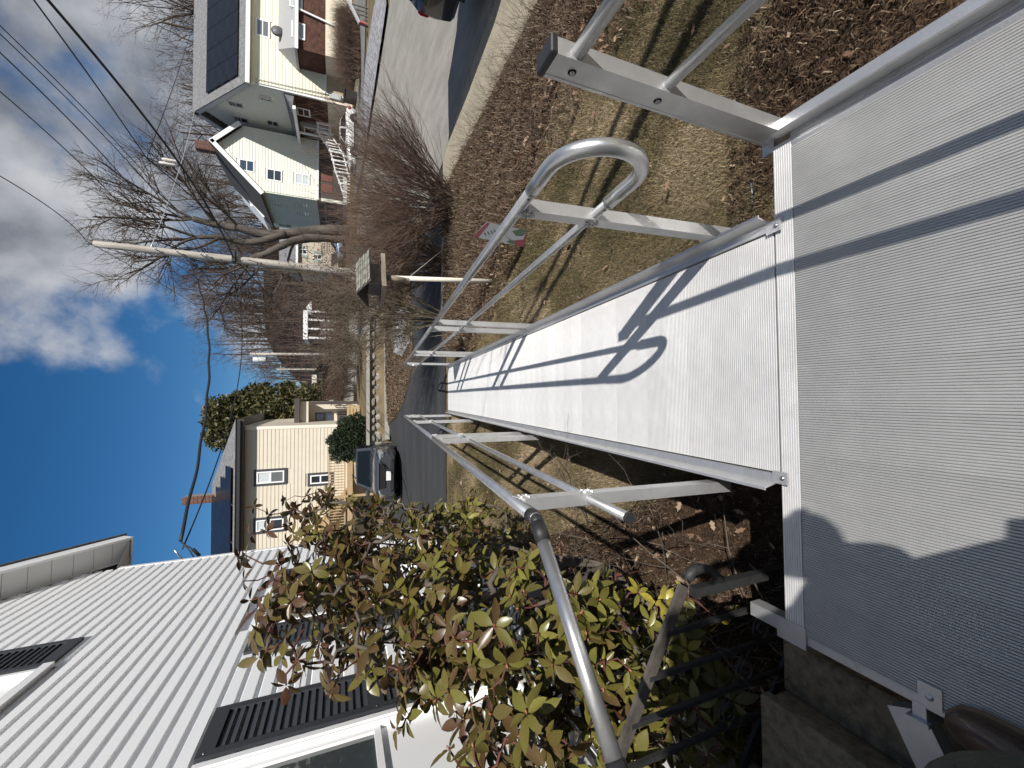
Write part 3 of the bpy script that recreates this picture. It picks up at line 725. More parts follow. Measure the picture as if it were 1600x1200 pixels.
# windows and shutters
def window(s0, s1, z0, z1, parent, curtain, mull=True):
    mb = MB()
    fw = .075
    for a, b, c, d in ((s0, s0+fw, z0, z1), (s1-fw, s1, z0, z1), (s0+fw, s1-fw, z1-fw, z1)):
        p0 = wp(a, .0, c); 
        vs = [wp(x, o, z) for o in (-.06, .032) for x, z in ((a, c), (b, c), (b, d), (a, d))]
        mb.add(vs, [(3, 2, 1, 0), (4, 5, 6, 7), (0, 1, 5, 4), (1, 2, 6, 5), (2, 3, 7, 6), (3, 0, 4, 7)])
        ins = .018
        vs = [wp(x, o, z) for o in (.03, .044) for x, z in ((a+ins, c+ins), (b-ins, c+ins), (b-ins, d-ins), (a+ins, d-ins))]
        mb.add(vs, [(3, 2, 1, 0), (4, 5, 6, 7), (0, 1, 5, 4), (1, 2, 6, 5), (2, 3, 7, 6), (3, 0, 4, 7)])
    f = mb.build('window', TRIM, parent)
    mb = MB(); vs = [wp(x, o, z) for o in (-.05, .06) for x, z in ((s0-.02, z0-.04), (s1+.02, z0-.04), (s1+.02, z0+.03), (s0-.02, z0+.03))]
    mb.add(vs, [(3, 2, 1, 0), (4, 5, 6, 7), (0, 1, 5, 4), (1, 2, 6, 5), (2, 3, 7, 6), (3, 0, 4, 7)]); mb.build('sill', TRIM, f)
    zm = (z0+z1)/2
    for o, za, zb in ((-.005, zm-.02, z1-fw), (-.028, z0+.03, zm+.02)):
        mb = MB(); r = .04
        for a, b, c, d in ((s0+fw, s0+fw+r, za, zb), (s1-fw-r, s1-fw, za, zb), (s0+fw+r, s1-fw-r, zb-r, zb), (s0+fw+r, s1-fw-r, za, za+r)):
            vs = [wp(x, q, z) for q in (o-.02, o+.006) for x, z in ((a, c), (b, c), (b, d), (a, d))]
            mb.add(vs, [(3, 2, 1, 0), (4, 5, 6, 7), (0, 1, 5, 4), (1, 2, 6, 5), (2, 3, 7, 6), (3, 0, 4, 7)])
        mb.build('sash', TRIM, f)
        mb = MB(); mb.add([wp(x, o-.012, z) for x, z in ((s0+fw+r, za+r), (s1-fw-r, za+r), (s1-fw-r, zb-r), (s0+fw+r, zb-r))], [(0, 1, 2, 3)]); mb.build('pane', curtain, f)
def shutter(s0, s1, z0, z1, parent):
    t = .035; mb = MB(); fw = .055; zm = (z0+z1)/2
    def bx(a, b, c, d, o0, o1):
        vs = [wp(x, o, z) for o in (o0, o1) for x, z in ((a, c), (b, c), (b, d), (a, d))]
        mb.add(vs, [(3, 2, 1, 0), (4, 5, 6, 7), (0, 1, 5, 4), (1, 2, 6, 5), (2, 3, 7, 6), (3, 0, 4, 7)])
    for a, b, c, d in ((s0, s0+fw, z0, z1), (s1-fw, s1, z0, z1), (s0+fw, s1-fw, z0, z0+.09), (s0+fw, s1-fw, z1-.09, z1), (s0+fw, s1-fw, zm-.05, zm+.05)):
        bx(a, b, c, d, .012, .012+t)
    bx(s0+.01, s1-.01, z0+.01, z1-.01, .012, .022)
    sh = mb.build('shutter', SHUT, parent)
    for za, zb in ((z0+.09, zm-.05), (zm+.05, z1-.09)):
        n = int(round((zb-za)/.047)); h = (zb-za)/n
        for i in range(n):
            z = za+i*h; mb2 = MB()
            vs = [wp(s0+fw, .042, z+.002), wp(s1-fw, .042, z+.002), wp(s1-fw, .026, z+h*.93), wp(s0+fw, .026, z+h*.93), wp(s0+fw, .030, z-.001), wp(s1-fw, .030, z-.001)]
            mb2.add(vs, [(0, 1, 2, 3), (4, 5, 1, 0)]); mb2.build('slat', SHUT, sh)
    for z in (zm, z1-.04):
        mb3 = MB(); mb3.lathe([(0, .003), (.006, .002), (.007, 0)], wp(s0+.03, .048, z), 8, 'x'); mb3.build('screw', STEEL, sh)
# unseen vestibule added behind the landing, sized to shade the stoop and landing's left
mb = MB(); mb.box((-.67, -2.6, 1.09), (2.58, 2.3, 3.5)); ent = mb.build('unseen_entry_wall', VINYL, WH)
mb = MB(); mb.box((-.67, -2.55, 2.90), (2.72, 2.44, .12)); mb.build('unseen_entry_roof', ROOFG, WH)
mb = MB(); mb.box((-.25, -1.445, 1.03), (.9, .02, 2.04)); mb.build('unseen_entry_door', TRIM, WH)
for i, (a, b, c, d) in enumerate(openings):
    window(a, b, c, d, WH, CURT if i in (0, 2) else GLASS)
    top = d-.0
    shutter(b+.02, b+.50, c-.02, top, WH); shutter(a-.50, a-.02, c-.02, top, WH)
# ---------------------------------------------------------------- houses across the street and up the drive
def at(px, py, Y):
    """the point at depth Y seen at photograph pixel (px, py)"""
    r = 600-py; u = 800-px
    d = _fw*650+_r2*r+_u2*u
    t = Y/d.y
    return Vector((0, 0, CAM_H))+d*t
def atx(px, py, X):
    r = 600-py; u = 800-px
    d = _fw*650+_r2*r+_u2*u
    return Vector((0, 0, CAM_H))+d*(X/d.x)
class Face:
    """a vertical wall: origin, horizontal direction, outward normal"""
    def __init__(s, o, h, n): s.o = Vector(o); s.h = Vector(h); s.n = Vector(n)
    def p(s, a, z, out=0.0): return Vector((s.o.x, s.o.y, 0))+s.h*a+s.n*out+Vector((0, 0, z))
    def slab(s, mb, a0, a1, z0, z1, o0, o1):
        vs = [s.p(a, z, o) for o in (o0, o1) for a, z in ((a0, z0), (a1, z0), (a1, z1), (a0, z1))]
        return mb.add(vs, [(3, 2, 1, 0), (4, 5, 6, 7), (0, 1, 5, 4), (1, 2, 6, 5), (2, 3, 7, 6), (3, 0, 4, 7)])
def siding(f, a0, a1, z0, z1, exp, m, parent, top=None, holes=(), lip=.022):
    """lapped boards, too fine to pick apart: one part"""
    mb = MB(); k = 0
    while z0+k*exp < z1-1e-3:
        za = z0+k*exp; zb = min(za+exp, z1); b0, b1 = a0, a1
        if top:
            b0, b1 = top(zb)
            if b1-b0 < .05: break
        segs = [(b0, b1)]
        for h0, h1, hz0, hz1 in holes:
            if zb > hz0 and za < hz1:
                ns = []
                for q0, q1 in segs:
                    if h1 < q0 or h0 > q1: ns.append((q0, q1)); continue
                    if h0 > q0: ns.append((q0, h0))
                    if h1 < q1: ns.append((h1, q1))
                segs = ns
        for q0, q1 in segs:
            vs = [f.p(q0, zb, .004), f.p(q1, zb, .004), f.p(q1, za, lip), f.p(q0, za, lip), f.p(q0, za-.004, .003), f.p(q1, za-.004, .003)]
            mb.add(vs, [(3, 2, 1, 0), (4, 3, 2, 5)] if False else [(0, 3, 2, 1), (3, 4, 5, 2)])
        k += 1
    o = mb.build('siding', m, parent); o['kind'] = 'stuff'; return o
def frame_rect(f, mb, a0, a1, z0, z1, w, o0, o1):
    for q in ((a0, a0+w, z0, z1), (a1-w, a1, z0, z1), (a0+w, a1-w, z0, z0+w), (a0+w, a1-w, z1-w, z1)): f.slab(mb, *q, o0, o1)
    return mb
def hwin(f, a0, a1, z0, z1, parent, glass=None, fm=None, surround=None, horiz=False, muntin=False, w=.07):
    mb = MB()
    if surround:
        frame_rect(f, mb, a0-.11, a1+.11, z0-.11, z1+.11, .11, .0, .035); sr = mb.build('window_surround', surround, parent); mb = MB()
    frame_rect(f, mb, a0, a1, z0, z1, w, -.03, .045)
    if horiz: f.slab(mb, (a0+a1)/2-.03, (a0+a1)/2+.03, z0+w, z1-w, -.03, .035)
    else: f.slab(mb, a0+w, a1-w, (z0+z1)/2-.03, (z0+z1)/2+.03, -.03, .035)
    fr = mb.build('window', fm or TRIM, parent)
    spl = [(a0+w, (a0+a1)/2-.03, z0+w, z1-w), ((a0+a1)/2+.03, a1-w, z0+w, z1-w)] if horiz else [(a0+w, a1-w, z0+w, (z0+z1)/2-.03), (a0+w, a1-w, (z0+z1)/2+.03, z1-w)]
    for i, (b0, b1, c0, c1) in enumerate(spl):
        mb = MB(); mb.add([f.p(b0, c0, .012), f.p(b1, c0, .012), f.p(b1, c1, .012), f.p(b0, c1, .012)], [(0, 1, 2, 3)])
        g = glass[i] if isinstance(glass, (list, tuple)) else (glass or GLASS)
        mb.build('pane', g, fr)
    if muntin:
        mb = MB()
        for k in (1, 2): f.slab(mb, a0+w+(a1-a0-2*w)*k/3-.012, a0+w+(a1-a0-2*w)*k/3+.012, (z0+z1)/2+.03, z1-w, .01, .025)
        f.slab(mb, a0+w, a1-w, (z0+3*z1)/4-.012, (z0+3*z1)/4+.012, .01, .024)
        o = mb.build('muntin', fm or TRIM, fr); o['kind'] = 'stuff'
    return fr
def pslab(mb, x0, x1, y0, y1, z0, z1): return mb.box(((x0+x1)/2, (y0+y1)/2, (z0+z1)/2), (abs(x1-x0), abs(y1-y0), abs(z1-z0)))
GL_D = glassmat('glass_dark', (0.018, 0.021, 0.026)); GL_B = glassmat('glass_blue', (0.03, 0.045, 0.08)); GL_W = glassmat('glass_blind', (0.55, 0.6, 0.62)); GL_G = glassmat('glass_grey', (0.14, 0.15, 0.155))
BRICK = mat('brick_red', (0.135, 0.065, 0.050), .9, var=.4, vscale=12, bump=.5, bscale=30)
SHINGLE = mat('shingle_grey', (0.11, 0.11, 0.115), .95, var=.5, vscale=6, bump=.8, bscale=18, col2=(0.22, 0.22, 0.225))
def brick_stack(name, x0, x1, y0, y1, z0, z1, parent, ch=.14, bl=.34):
    """a chimney of bricks: visible faces as single bricks over a mortar core"""
    mb = MB(); pslab(mb, x0+.012, x1-.012, y0+.012, y1-.012, z0, z1); core = mb.build(name, mat('mortar', (.25, .22, .2), .95), parent)
    me = MB().box((0, 0, 0), (bl-.02, .03, ch-.018)).mesh('brick', BRICK)
    me2 = MB().box((0, 0, 0), (.03, bl-.02, ch-.018)).mesh('brick', BRICK)
    og = origin(core); k = 0
    while z0+(k+.5)*ch < z1:
        z = z0+(k+.5)*ch; n = max(2, round((x1-x0)/bl))
        w = (x1-x0)/n
        for i in range(n):
            o = link('brick', me, core, Vector((x0+(i+.5)*w, y0+.006+R.uniform(0, .006), z))-og); o.scale.x = w/bl*(1 if k % 2 else .96)
        n = max(1, round((y1-y0)/bl)); w = (y1-y0)/n
        for i in range(n):
            o = link('brick', me2, core, Vector((x0+.006, y0+(i+.5)*w, z))-og); o.scale.y = w/bl
        k += 1
    return core

# ---- beige house up the drive
BEIGE = mat('beige_siding', (0.59, 0.535, 0.435), .6, var=.04, vscale=2, spec=.35)
DKBRN = mat('dark_brown_trim', (0.055, 0.043, 0.040), .6)
CHAR = mat('charcoal_trim', (0.05, 0.052, 0.062), .5)
SOLAR = mat('solar_panel', (0.012, 0.013, 0.016), .3, spec=.35, var=.2, vscale=1.2)
WOOD = mat('new_pine', (0.40, 0.285, 0.155), .7, var=.2, vscale=3, stretch=(1, 1, 8), bump=.2, bscale=30)
YB = 22.0
lh = thing('beige_house', 'two storey beige clapboard house with solar panels, brick chimney and new wooden stairs', 'house', at(597, 760, YB))
xr = at(450, 665, YB).x; zb = at(594, 760, YB).z; ze = at(383, 667, YB).z; xl = -12.0
zbb = min(zb, -.2)
fL = Face((xr, YB, 0), (-1, 0, 0), (0, -1, 0))
def lw(px, py): q = at(px, py, YB); return xr-q.x, q.z
mb = MB(); pslab(mb, xl, xr, YB+.02, YB+8, -.9, ze+.15); mb.build('wall', BEIGE, lh)
holes = []
for (a, b), gl in ((((397, 760), (448, 731)), (GL_G, GL_W)), (((481, 760), (520, 737)), (GL_D, GL_D)), (((396, 835), (447, 805)), (GL_D, GL_W))):
    a0, z1 = lw(b[0], b[1]); a1, z0 = lw(a[0], a[1]); z0, z1 = min(z0, z1), max(z0, z1)
    hwin(fL, a0+.1, a1-.1, z0+.1, z1-.1, lh, glass=gl, surround=CHAR, w=.055)
    holes.append((a0+.02, a1-.02, z0, z1))
a0, zA = lw(557, 800); a1, zB_ = lw(581, 817)
hwin(fL, a0, a1, zB_, zA, lh, glass=GL_D, fm=CHAR, w=.04); holes.append((a0, a1, zB_, zA))
siding(fL, .14, 12, zb+.22, ze, .158, BEIGE, lh, holes=holes)
mb = MB(); fL.slab(mb, .0, .14, zb+.1, ze, -.02, .035); mb.build('corner_board', mat('cream_trim', (.76, .7, .6), .5), lh)
mb = MB(); fL.slab(mb, 0, 12, -.9, zb+.2, -.02, .03); mb.build('foundation', CONC_G, lh)
mb = MB(); pslab(mb, xl, xr+.35, YB-.42, YB, ze, ze+.05); mb.build('soffit', DKBRN, lh)
mb = MB(); pslab(mb, xl, xr+.36, YB-.45, YB-.42, ze-.02, ze+.26); mb.build('fascia', DKBRN, lh)
mb = MB(); pslab(mb, xl, xr+.32, YB-.57, YB-.45, ze+.08, ze+.2); mb.build('gutter', mat('dark_gutter', (.03, .028, .03), .4), lh)
# hip roof
zr = at(331, 800, YB+4).z; 
ex0, ex1, ey0, ey1, ez = xl, xr+.4, YB-.5, YB+8.5, ze+.27
rA, rB = at(331, 757, YB+4), at(331, 850, YB+4)
mb = MB()
vs = [(ex0, ey0, ez), (ex1, ey0, ez), (ex1, ey1, ez), (ex0, ey1, ez), (rA.x, rA.y, rA.z), (rB.x, rB.y, rB.z)]
mb.add(vs, [(0, 1, 4, 5), (1, 2, 4), (2, 3, 5, 4), (3, 0, 5), (0, 3, 2, 1)]); mb.build('roof', SHINGLE, lh)
# solar panels on the front slope
e0 = Vector((0, ey0, ez)); slope = (Vector((0, rA.y, rA.z))-e0); sn = Vector((0, -slope.z, slope.y)).normalized(); sl = slope.normalized()
pan = MB().box((0, 0, 0), (1.62, .98, .04), bev=.008).mesh('solar_panel', SOLAR)
rotp = (atan2(slope.z, slope.y), 0, 0); og = origin(lh)
for row in range(4):
    xs = xr-1.75-row*.62
    for c in range(5):
        x = xs-c*1.65-.82
        p = Vector((x, 0, 0))+e0+sl*(.75+row*1.0)+sn*.10
        link('solar_panel', pan, lh, p-og, rotp)
cB = at(331, 778, YB+3.6); cT = at(290, 780, YB+3.6)
brick_stack('chimney', cB.x-.17, cB.x+.21, cB.y-.3, cB.y+.3, cB.z-.6, cT.z, lh, ch=.16, bl=.3)
# porch section behind the right corner
YP = 24.5
pw0 = at(472, 657, YP); pw1 = at(472, 630, YP)
fP = Face((pw1.x, YP, 0), (-1, 0, 0), (0, -1, 0))
zt, zbot = at(468, 640, YP).z, at(550, 640, YP).z
mb = MB(); pslab(mb, xr-.6, pw1.x+.05, YP+.9, YP+5, zbot-.6, zt); mb.build('wall', BEIGE, lh)
fQ = Face((pw1.x, YP+.88, 0), (-1, 0, 0), (0, -1, 0))
a, z1 = (pw1.x-at(493, 655, YP+.9).x, at(493, 650, YP+.9).z); b, z0 = (pw1.x-at(519, 646, YP+.9).x, at(520, 646, YP+.9).z)
hwin(fQ, min(a, b)-.05, max(a, b)+.35, z0, z1, lh, glass=GL_B, fm=CHAR, horiz=False, w=.05)
mb = MB(); fP.slab(mb, -.08, 1.6, zt-.42, zt-.02, -.9, .0); mb.build('porch_beam', BEIGE, lh)
mb = MB(); fP.slab(mb, -.25, 1.6, zt-.02, zt+.22, -1.2, .3); mb.build('porch_roof', DKBRN, lh)
mb = MB(); fP.slab(mb, -.08, .08, zbot-.5, zt-.42, -.16, .0); mb.build('porch_post', DKBRN, lh)
mb = MB(); fP.slab(mb, .45, 1.2, zbot-.2, zbot+.75, -.1, -.02)
for k in range(6): fP.slab(mb, .0+k*.12, .05+k*.12, zbot, zbot+.8, -.06, -.02)
mb.build('porch_railing', DKBRN, lh)
pls = MB().box((0, 0, 0), (1.6, .03, .13)).mesh('plank', WOOD)
for k in range(4):
    p = at(541, 645, YP-1.2); link('porch_plank', pls, lh, Vector((p.x-.4, YP-1.2, p.z-.1-.16*k))-og)
# new timber deck and stair on the drive side
DZ = at(543, 745, YB-1.2).z; DT = at(513, 745, YB-1.2).z
dx1 = at(543, 700, YB-1.2).x; dx0 = -8.2
mb = MB(); pslab(mb, dx0, dx1, YB-1.3, YB-.02, DZ-.22, DZ-.03); mb.build('deck_joist', WOOD, lh)
for k in range(8):
    mb = MB(); pslab(mb, dx0, dx1, YB-1.3+k*.16, YB-1.3+k*.16+.145, DZ-.03, DZ); mb.build('deck_board', WOOD, lh)
mb = MB(); pslab(mb, dx0, dx1, YB-1.3, YB-1.21, DT-.06, DT); mb.build('deck_rail', WOOD, lh)
mb = MB(); pslab(mb, dx0, dx1, YB-1.29, YB-1.22, DZ+.08, DZ+.14); mb.build('deck_rail', WOOD, lh)
bal = MB().box((0, 0, 0), (.04, .04, DT-DZ-.16)).mesh('baluster', WOOD)
for k in range(int((dx1-dx0)/.125)):
    link('baluster', bal, lh, Vector((dx0+.06+k*.125, YB-1.25, (DT+DZ)/2+.02))-og)
for x in (dx1-.06, dx1-2.2, dx1-4.3):
    mb = MB(); pslab(mb, x-.05, x+.05, YB-1.3, YB-1.2, -.5, DT+.03); mb.build('deck_post', WOOD, lh)
# stair climbing to the left against the wall
s0 = at(543, 768, YB-.6); s1 = at(470, 862, YB-.6)
nst = 9; d = (s1-s0)/nst
for k in range(nst):
    mb = MB(); p = s0+d*(k+.5); mb.box((p.x, YB-.6, p.z), (abs(d.x)+.04, 1.0, .045)); mb.build('stair_tread', WOOD, lh)
    mb = MB(); mb.box((p.x+abs(d.x)*.5, YB-.6, p.z-abs(d.z)*.5), (.03, 1.0, abs(d.z)*.7)); mb.build('stair_riser', WOOD, lh)
for y in (YB-1.12, YB-.08):
    mb = MB(); mb.bar((s0.x, y, s0.z-.05), (s1.x, y, s1.z-.05), .05, .26); mb.build('stair_stringer', WOOD, lh)
mb = MB(); mb.bar((s0.x, YB-1.12, s0.z+.85), (s1.x, YB-1.12, s1.z+.85), .05, .09); mb.build('stair_rail', WOOD, lh)
for k in range(nst):
    p = s0+d*(k+.5); mb = MB(); mb.box((p.x, YB-1.12, p.z+.42), (.04, .04, .84)); mb.build('baluster', WOOD, lh)
# fieldstone retaining wall with timber cap
STONE = mat('fieldstone', (0.26, 0.24, 0.20), .9, var=.3, vscale=5, bump=.6, bscale=25, objrand=.3)
rw = thing('retaining_wall', 'low stone retaining wall with a timber cap below the beige house yard', 'stone wall', (0, 16.65, -.3))
stm = []
for j in range(5):
    bm = bmesh.new(); bmesh.ops.create_icosphere(bm, subdivisions=1, radius=.5)
    rr = random.Random(j)
    for v in bm.verts: v.co = Vector((v.co.x*(1+rr.uniform(-.12, .12)), v.co.y*.6, max(-.42, min(.42, v.co.z*1.15))*(1+rr.uniform(-.08, .08))))
    me = bpy.data.meshes.new('stone'); bm.to_mesh(me); bm.free(); me.materials.append(STONE); stm.append(me)
og = origin(rw)
for r_, (zz, hh) in enumerate(((-.1, .25), (.12, .24), (.33, .22))):
    x = -1.75
    while x < 3.0:
        w = R.uniform(.24, .52)
        link('stone', R.choice(stm), rw, Vector((x+w/2, 16.70+R.uniform(-.02, .03), zz+R.uniform(-.01, .01)))-og, (0, R.uniform(-.08, .08), 0), (w*.98, .42, hh*1.08)); x += w
mb = MB(); pslab(mb, -1.8, 3.05, 16.72, 16.9, -.5, .43); mb.build('backing', CONC_G, rw)
mb = MB(); pslab(mb, -1.8, .6, 16.52, 16.84, .45, .56); mb.build('cap_timber', mat('grey_timber', (.30, .28, .245), .9, var=.2, vscale=4), rw)
mb = MB(); pslab(mb, .605, 3.05, 16.5, 16.82, .455, .56); mb.build('cap_timber', MATS['grey_timber'], rw)
mb = MB(); mb.bar((-1.6, 16.42, -.17), (3.0, 16.4, -.12), .16, .16); mb.build('edging_timber', MATS['grey_timber'], rw)

# ---- pale yellow house with solar roof, across the street
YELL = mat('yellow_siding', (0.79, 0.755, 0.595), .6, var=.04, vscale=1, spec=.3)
PALEG = mat('pale_green_siding', (0.70, 0.705, 0.56), .6, var=.04, vscale=1, spec=.3)
BRSH = mat('brown_shingle_wall', (0.072, 0.030, 0.020), .9, var=.55, vscale=3, bump=.7, bscale=9, stretch=(1, 1, 2))
TANP = mat('tan_panel', (0.40, 0.315, 0.21), .8, var=.08, vscale=1)
CREAM = mat('cream_paint', (0.70, 0.62, 0.48), .8, var=.05, vscale=2)
PEACH = CREAM
YY = 36.0
c0 = at(400, 132, YY); X0 = c0.x
z_sid = at(508, 140, YY).z; z_eave = at(392, 131, YY).z
rp = atx(318, 172, X0); YR, ZR = rp.y, rp.z; YBk = 2*YR-YY
z_g = at(556, 148, YY).z-.2
yh = thing('yellow_house', 'pale yellow house with solar panels on its roof and brown shingled porches', 'house', (X0, YY, z_g))
og = origin(yh); X1 = X0+14
fE = Face((X0, YY, 0), (1, 0, 0), (0, -1, 0)); fG = Face((X0, YY, 0), (0, 1, 0), (-1, 0, 0))
mb = MB()
prof = [(YY, z_g-.6), (YBk, z_g-.6), (YBk, z_eave), (YR, ZR-.1), (YY, z_eave)]
mb.prism([(y-YY, z) for y, z in prof], (X0+.02, YY+.02, 0), (X1, YY+.02, 0), (0, 1, 0), (0, 0, 1)); mb.build('wall', YELL, yh)
def ew(px, py): q = at(px, py, YY); return q.x-X0, q.z
def gw(px, py): q = atx(px, py, X0); return q.y-YY, q.z
a0, z1 = ew(399, 55); a1, z0 = ew(422, 34)
hwin(fE, a0, a1, z0, z1, yh, glass=GL_G, horiz=False, w=.12)
siding(fE, .12, 14, z_sid, z_eave, .235, YELL, yh, holes=[(a0, a1, z0, z1)], lip=.035)
mb = MB(); fE.slab(mb, -.01, .13, z_sid-.02, z_eave, -.02, .05); mb.build('corner_board', TRIM, yh)
mb = MB(); fE.slab(mb, 0, 14, z_g-.6, z_sid-.02, -.02, .02); mb.build('foundation', PEACH, yh)
a0, z1 = ew(510, 148); a1, z0 = ew(556, 124)
mb = MB(); fE.slab(mb, a0+.1, a1, z_g, z1, .02, .07); td = mb.build('basement_door', TANP, yh)
mb = MB(); fE.slab(mb, a0+.0, a0+.1, z_g, z1+.1, .02, .1); fE.slab(mb, a0, a1+.1, z1, z1+.12, .02, .1); mb.build('door_frame', TRIM, td)
for k in range(3):
    mb = MB(); fE.slab(mb, a0+.12+k*(a1-a0-.12)/3+.02, a0+.12+(k+1)*(a1-a0-.12)/3-.02, z_g+.1, z1-.06, .07, .085); mb.build('door_panel', TANP, td)
# gable wall in pale green-grey, with three rows of windows
def gtop(z): 
    if z < z_eave: return (.06, YBk-YY)
    t = (z-z_eave)/(ZR-z_eave); return (t*(YR-YY)+.02, (YBk-YY)-t*(YBk-YR)-.02)
gh = []
for a, b, m_ in (((355, 156), (381, 169), True), ((364, 180), (389, 193), True), ((404, 146), (425, 159), False), ((416, 186), (436, 198), False), ((424, 209), (441, 220), False)):
    q0, z1 = gw(*a); q1, z0 = gw(*b); q0 += .05; 
    hwin(fG, q0, q1, z0, z1, yh, glass=GL_D, fm=mat('grey_trim', (.45, .46, .47), .6), muntin=m_, w=.07); gh.append((q0, q1, z0, z1))
zbr = gw(458, 152)[1]; zbr0 = gw(512, 165)[1]
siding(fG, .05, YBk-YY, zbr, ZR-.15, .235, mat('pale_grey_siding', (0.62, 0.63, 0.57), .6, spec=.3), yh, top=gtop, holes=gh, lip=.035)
mb = MB(); fG.slab(mb, .16, YBk-YY, zbr0, zbr-.02, -.02, .03); bw = mb.build('shingle_wall', BRSH, yh)
mesh_s = MB().box((0, 0, 0), (.03, .30, .27), rot=(0, radians(4), 0)).mesh('shingle', BRSH)
nrow = int((zbr-.05-zbr0)/.26)
BRS2 = mat('brown_shingle', (0.085, 0.036, 0.022), .9, objrand=.55, bump=.3)
mesh_s.materials.clear(); mesh_s.materials.append(BRS2)
ogb = origin(bw)
for r_ in range(nrow):
    for k in range(9):
        yv = .33+k*.325+(r_ % 2)*.16
        if 1.35 < yv < 2.75 and zbr0+r_*.26 > gw(488, 180)[1]-.15: continue
        link('shingle', mesh_s, bw, Vector((X0-.045, YY+yv, zbr0+.16+r_*.26))-ogb)
q0, z1 = gw(463, 169); q1, z0 = gw(486, 186)
hwin(fG, 1.55, 2.6, z0, z1, yh, glass=GL_G, w=.12)
mb = MB(); fG.slab(mb, .1, YBk-YY, z_g-.6, zbr0, -.02, .045); mb.build('foundation', CREAM, yh)
# porch roof with little pediment along the gable wall, porch, door, lattice
pz = gw(460, 152)[1]; pe = gw(460, 208)[0]
mb = MB(); mb.add([fG.p(.15, pz+.75, .02), fG.p(pe, pz+.55, .02), fG.p(pe, pz, 1.1), fG.p(.15, pz+.1, .9), fG.p(.15, pz+.0, .0), fG.p(pe, pz, .02)], [(0, 1, 2, 3), (3, 2, 5, 4), (1, 5, 2), (0, 3, 4)]); mb.build('porch_roof', SHINGLE, yh)
mb = MB(); fG.slab(mb, .1, pe+.05, pz-.12, pz+.1, .88, 1.16); mb.build('porch_fascia', TRIM, yh)
mb = MB(); fG.slab(mb, 3.4, 5.6, zbr0, pz-.15, .03, .08); mb.build('porch_wall', mat('porch_grey', (.28, .28, .28), .8), yh)
mb = MB(); fG.slab(mb, 4.0, 4.9, zbr0+.05, pz-.5, .09, .14); d_ = mb.build('porch_door', GL_D, yh)
mb = MB(); frame_rect(fG, mb, 3.9, 5.0, zbr0+.02, pz-.4, .1, .08, .16); mb.build('door_frame', TRIM, d_)
for a in (3.35, 5.9, 7.2):
    mb = MB(); fG.slab(mb, a, a+.13, zbr0-.1, pz-.1, .95, 1.08); mb.build('porch_post', TRIM, yh)
mb = MB(); fG.slab(mb, 3.2, 8.6, zbr0-.12, zbr0, .05, 1.1); mb.build('porch_floor', TRIM, yh)
# gutter, fascia, soffit, roof
mb = MB(); pslab(mb, X0-.35, X1, YY-.45, YY, z_eave+.02, z_eave+.07); mb.build('soffit', mat('shade_soffit', (.55, .53, .4), .7), yh)
mb = MB(); pslab(mb, X0-.38, X1, YY-.6, YY-.45, z_eave+.0, z_eave+.27); mb.build('gutter', TRIM, yh)
rs = Vector((0, YR-YY, ZR-z_eave)).normalized(); rn = Vector((0, -rs.z, rs.y))
eL = Vector((0, YY-.5, z_eave+.27)); LR_ = (Vector((0, YR, 0))-Vector((0, eL.y, 0))).length/rs.y
for sgn in (1, -1):
    mb = MB()
    if sgn == 1: mb.prism([(0, -.12), (LR_, -.12), (LR_, .05), (0, .05)], (X0-.4, eL.y, eL.z), (X1, eL.y, eL.z), rs, rn)
    else: mb.prism([(0, -.12), (LR_, -.12), (LR_, .05), (0, .05)], (X0-.4, 2*YR-eL.y, eL.z), (X1, 2*YR-eL.y, eL.z), (0, -rs.y, rs.z), (0, rs.z, rs.y))
    mb.build('roof', SHINGLE, yh)
    mb = MB(); s_ = 1 if sgn == 1 else -1
    yA = eL.y if sgn == 1 else 2*YR-eL.y
    mb.prism([(0, -.34), (LR_, -.34), (LR_, -.02), (0, -.02)], (X0-.43, yA, eL.z), (X0-.36, yA, eL.z), (0, s_*rs.y, rs.z), (0, -s_*rs.z, rs.y)); mb.build('rake_board', mat('grey_rake', (.42, .42, .42), .6), yh)
pan2 = MB().box((0, 0, 0), (1.66, 1.02, .05), bev=.01).mesh('solar_panel', SOLAR)
for row in range(4):
    for c in range(8):
        p = Vector((X0+.35+.85+c*1.685+ (0.0), 0, 0))+Vector((0, eL.y, eL.z))+rs*(1.25+row*1.04)+rn*.16
        link('solar_panel', pan2, yh, p-og, (atan2(rs.z, rs.y), 0, 0))
for px, w in ((70, .5), (105, .35)):
    c = at(318, px, YR); brick_stack('chimney', c.x-w/2, c.x+w/2, YR+.3, YR+.8, ZR-.3, ZR+.75, yh, ch=.2, bl=.3)
# projecting brown porch on the right of the front
YPp = YY-2.4
pc = at(460, 72, YPp); pr0 = at(427, 14, YPp)
mb = MB(); pslab(mb, pc.x+.15, pc.x+9, YPp+.3, YY-.03, at(508, 70, YPp).z, pc.z-.05); mb.build('porch_wall', BRSH, yh)
mb = MB()
mb.add([(pc.x-.1, YPp, pc.z), (pc.x+9, YPp, pc.z), (pc.x+9, YY-.05, pc.z+1.35), (pc.x+1.2, YY-.05, pc.z+1.35), (pc.x-.1, YY-.05, pc.z+.0),
        (pc.x-.1, YPp, pc.z-.16), (pc.x+9, YPp, pc.z-.16), (pc.x-.1, YY-.05, pc.z-.16)],
       [(0, 1, 2, 3), (0, 3, 4), (0, 5, 6, 1), (0, 4, 7, 5)]); mb.build('porch_roof', mat('porch_roof_grey', (.33, .33, .335), .8), yh)
mb = MB(); pslab(mb, pc.x-.12, pc.x+9, YPp-.03, YPp+.03, pc.z-.24, pc.z-.02); mb.build('porch_fascia', TRIM, yh)
fB = Face((pc.x, YPp+.28, 0), (1, 0, 0), (0, -1, 0))
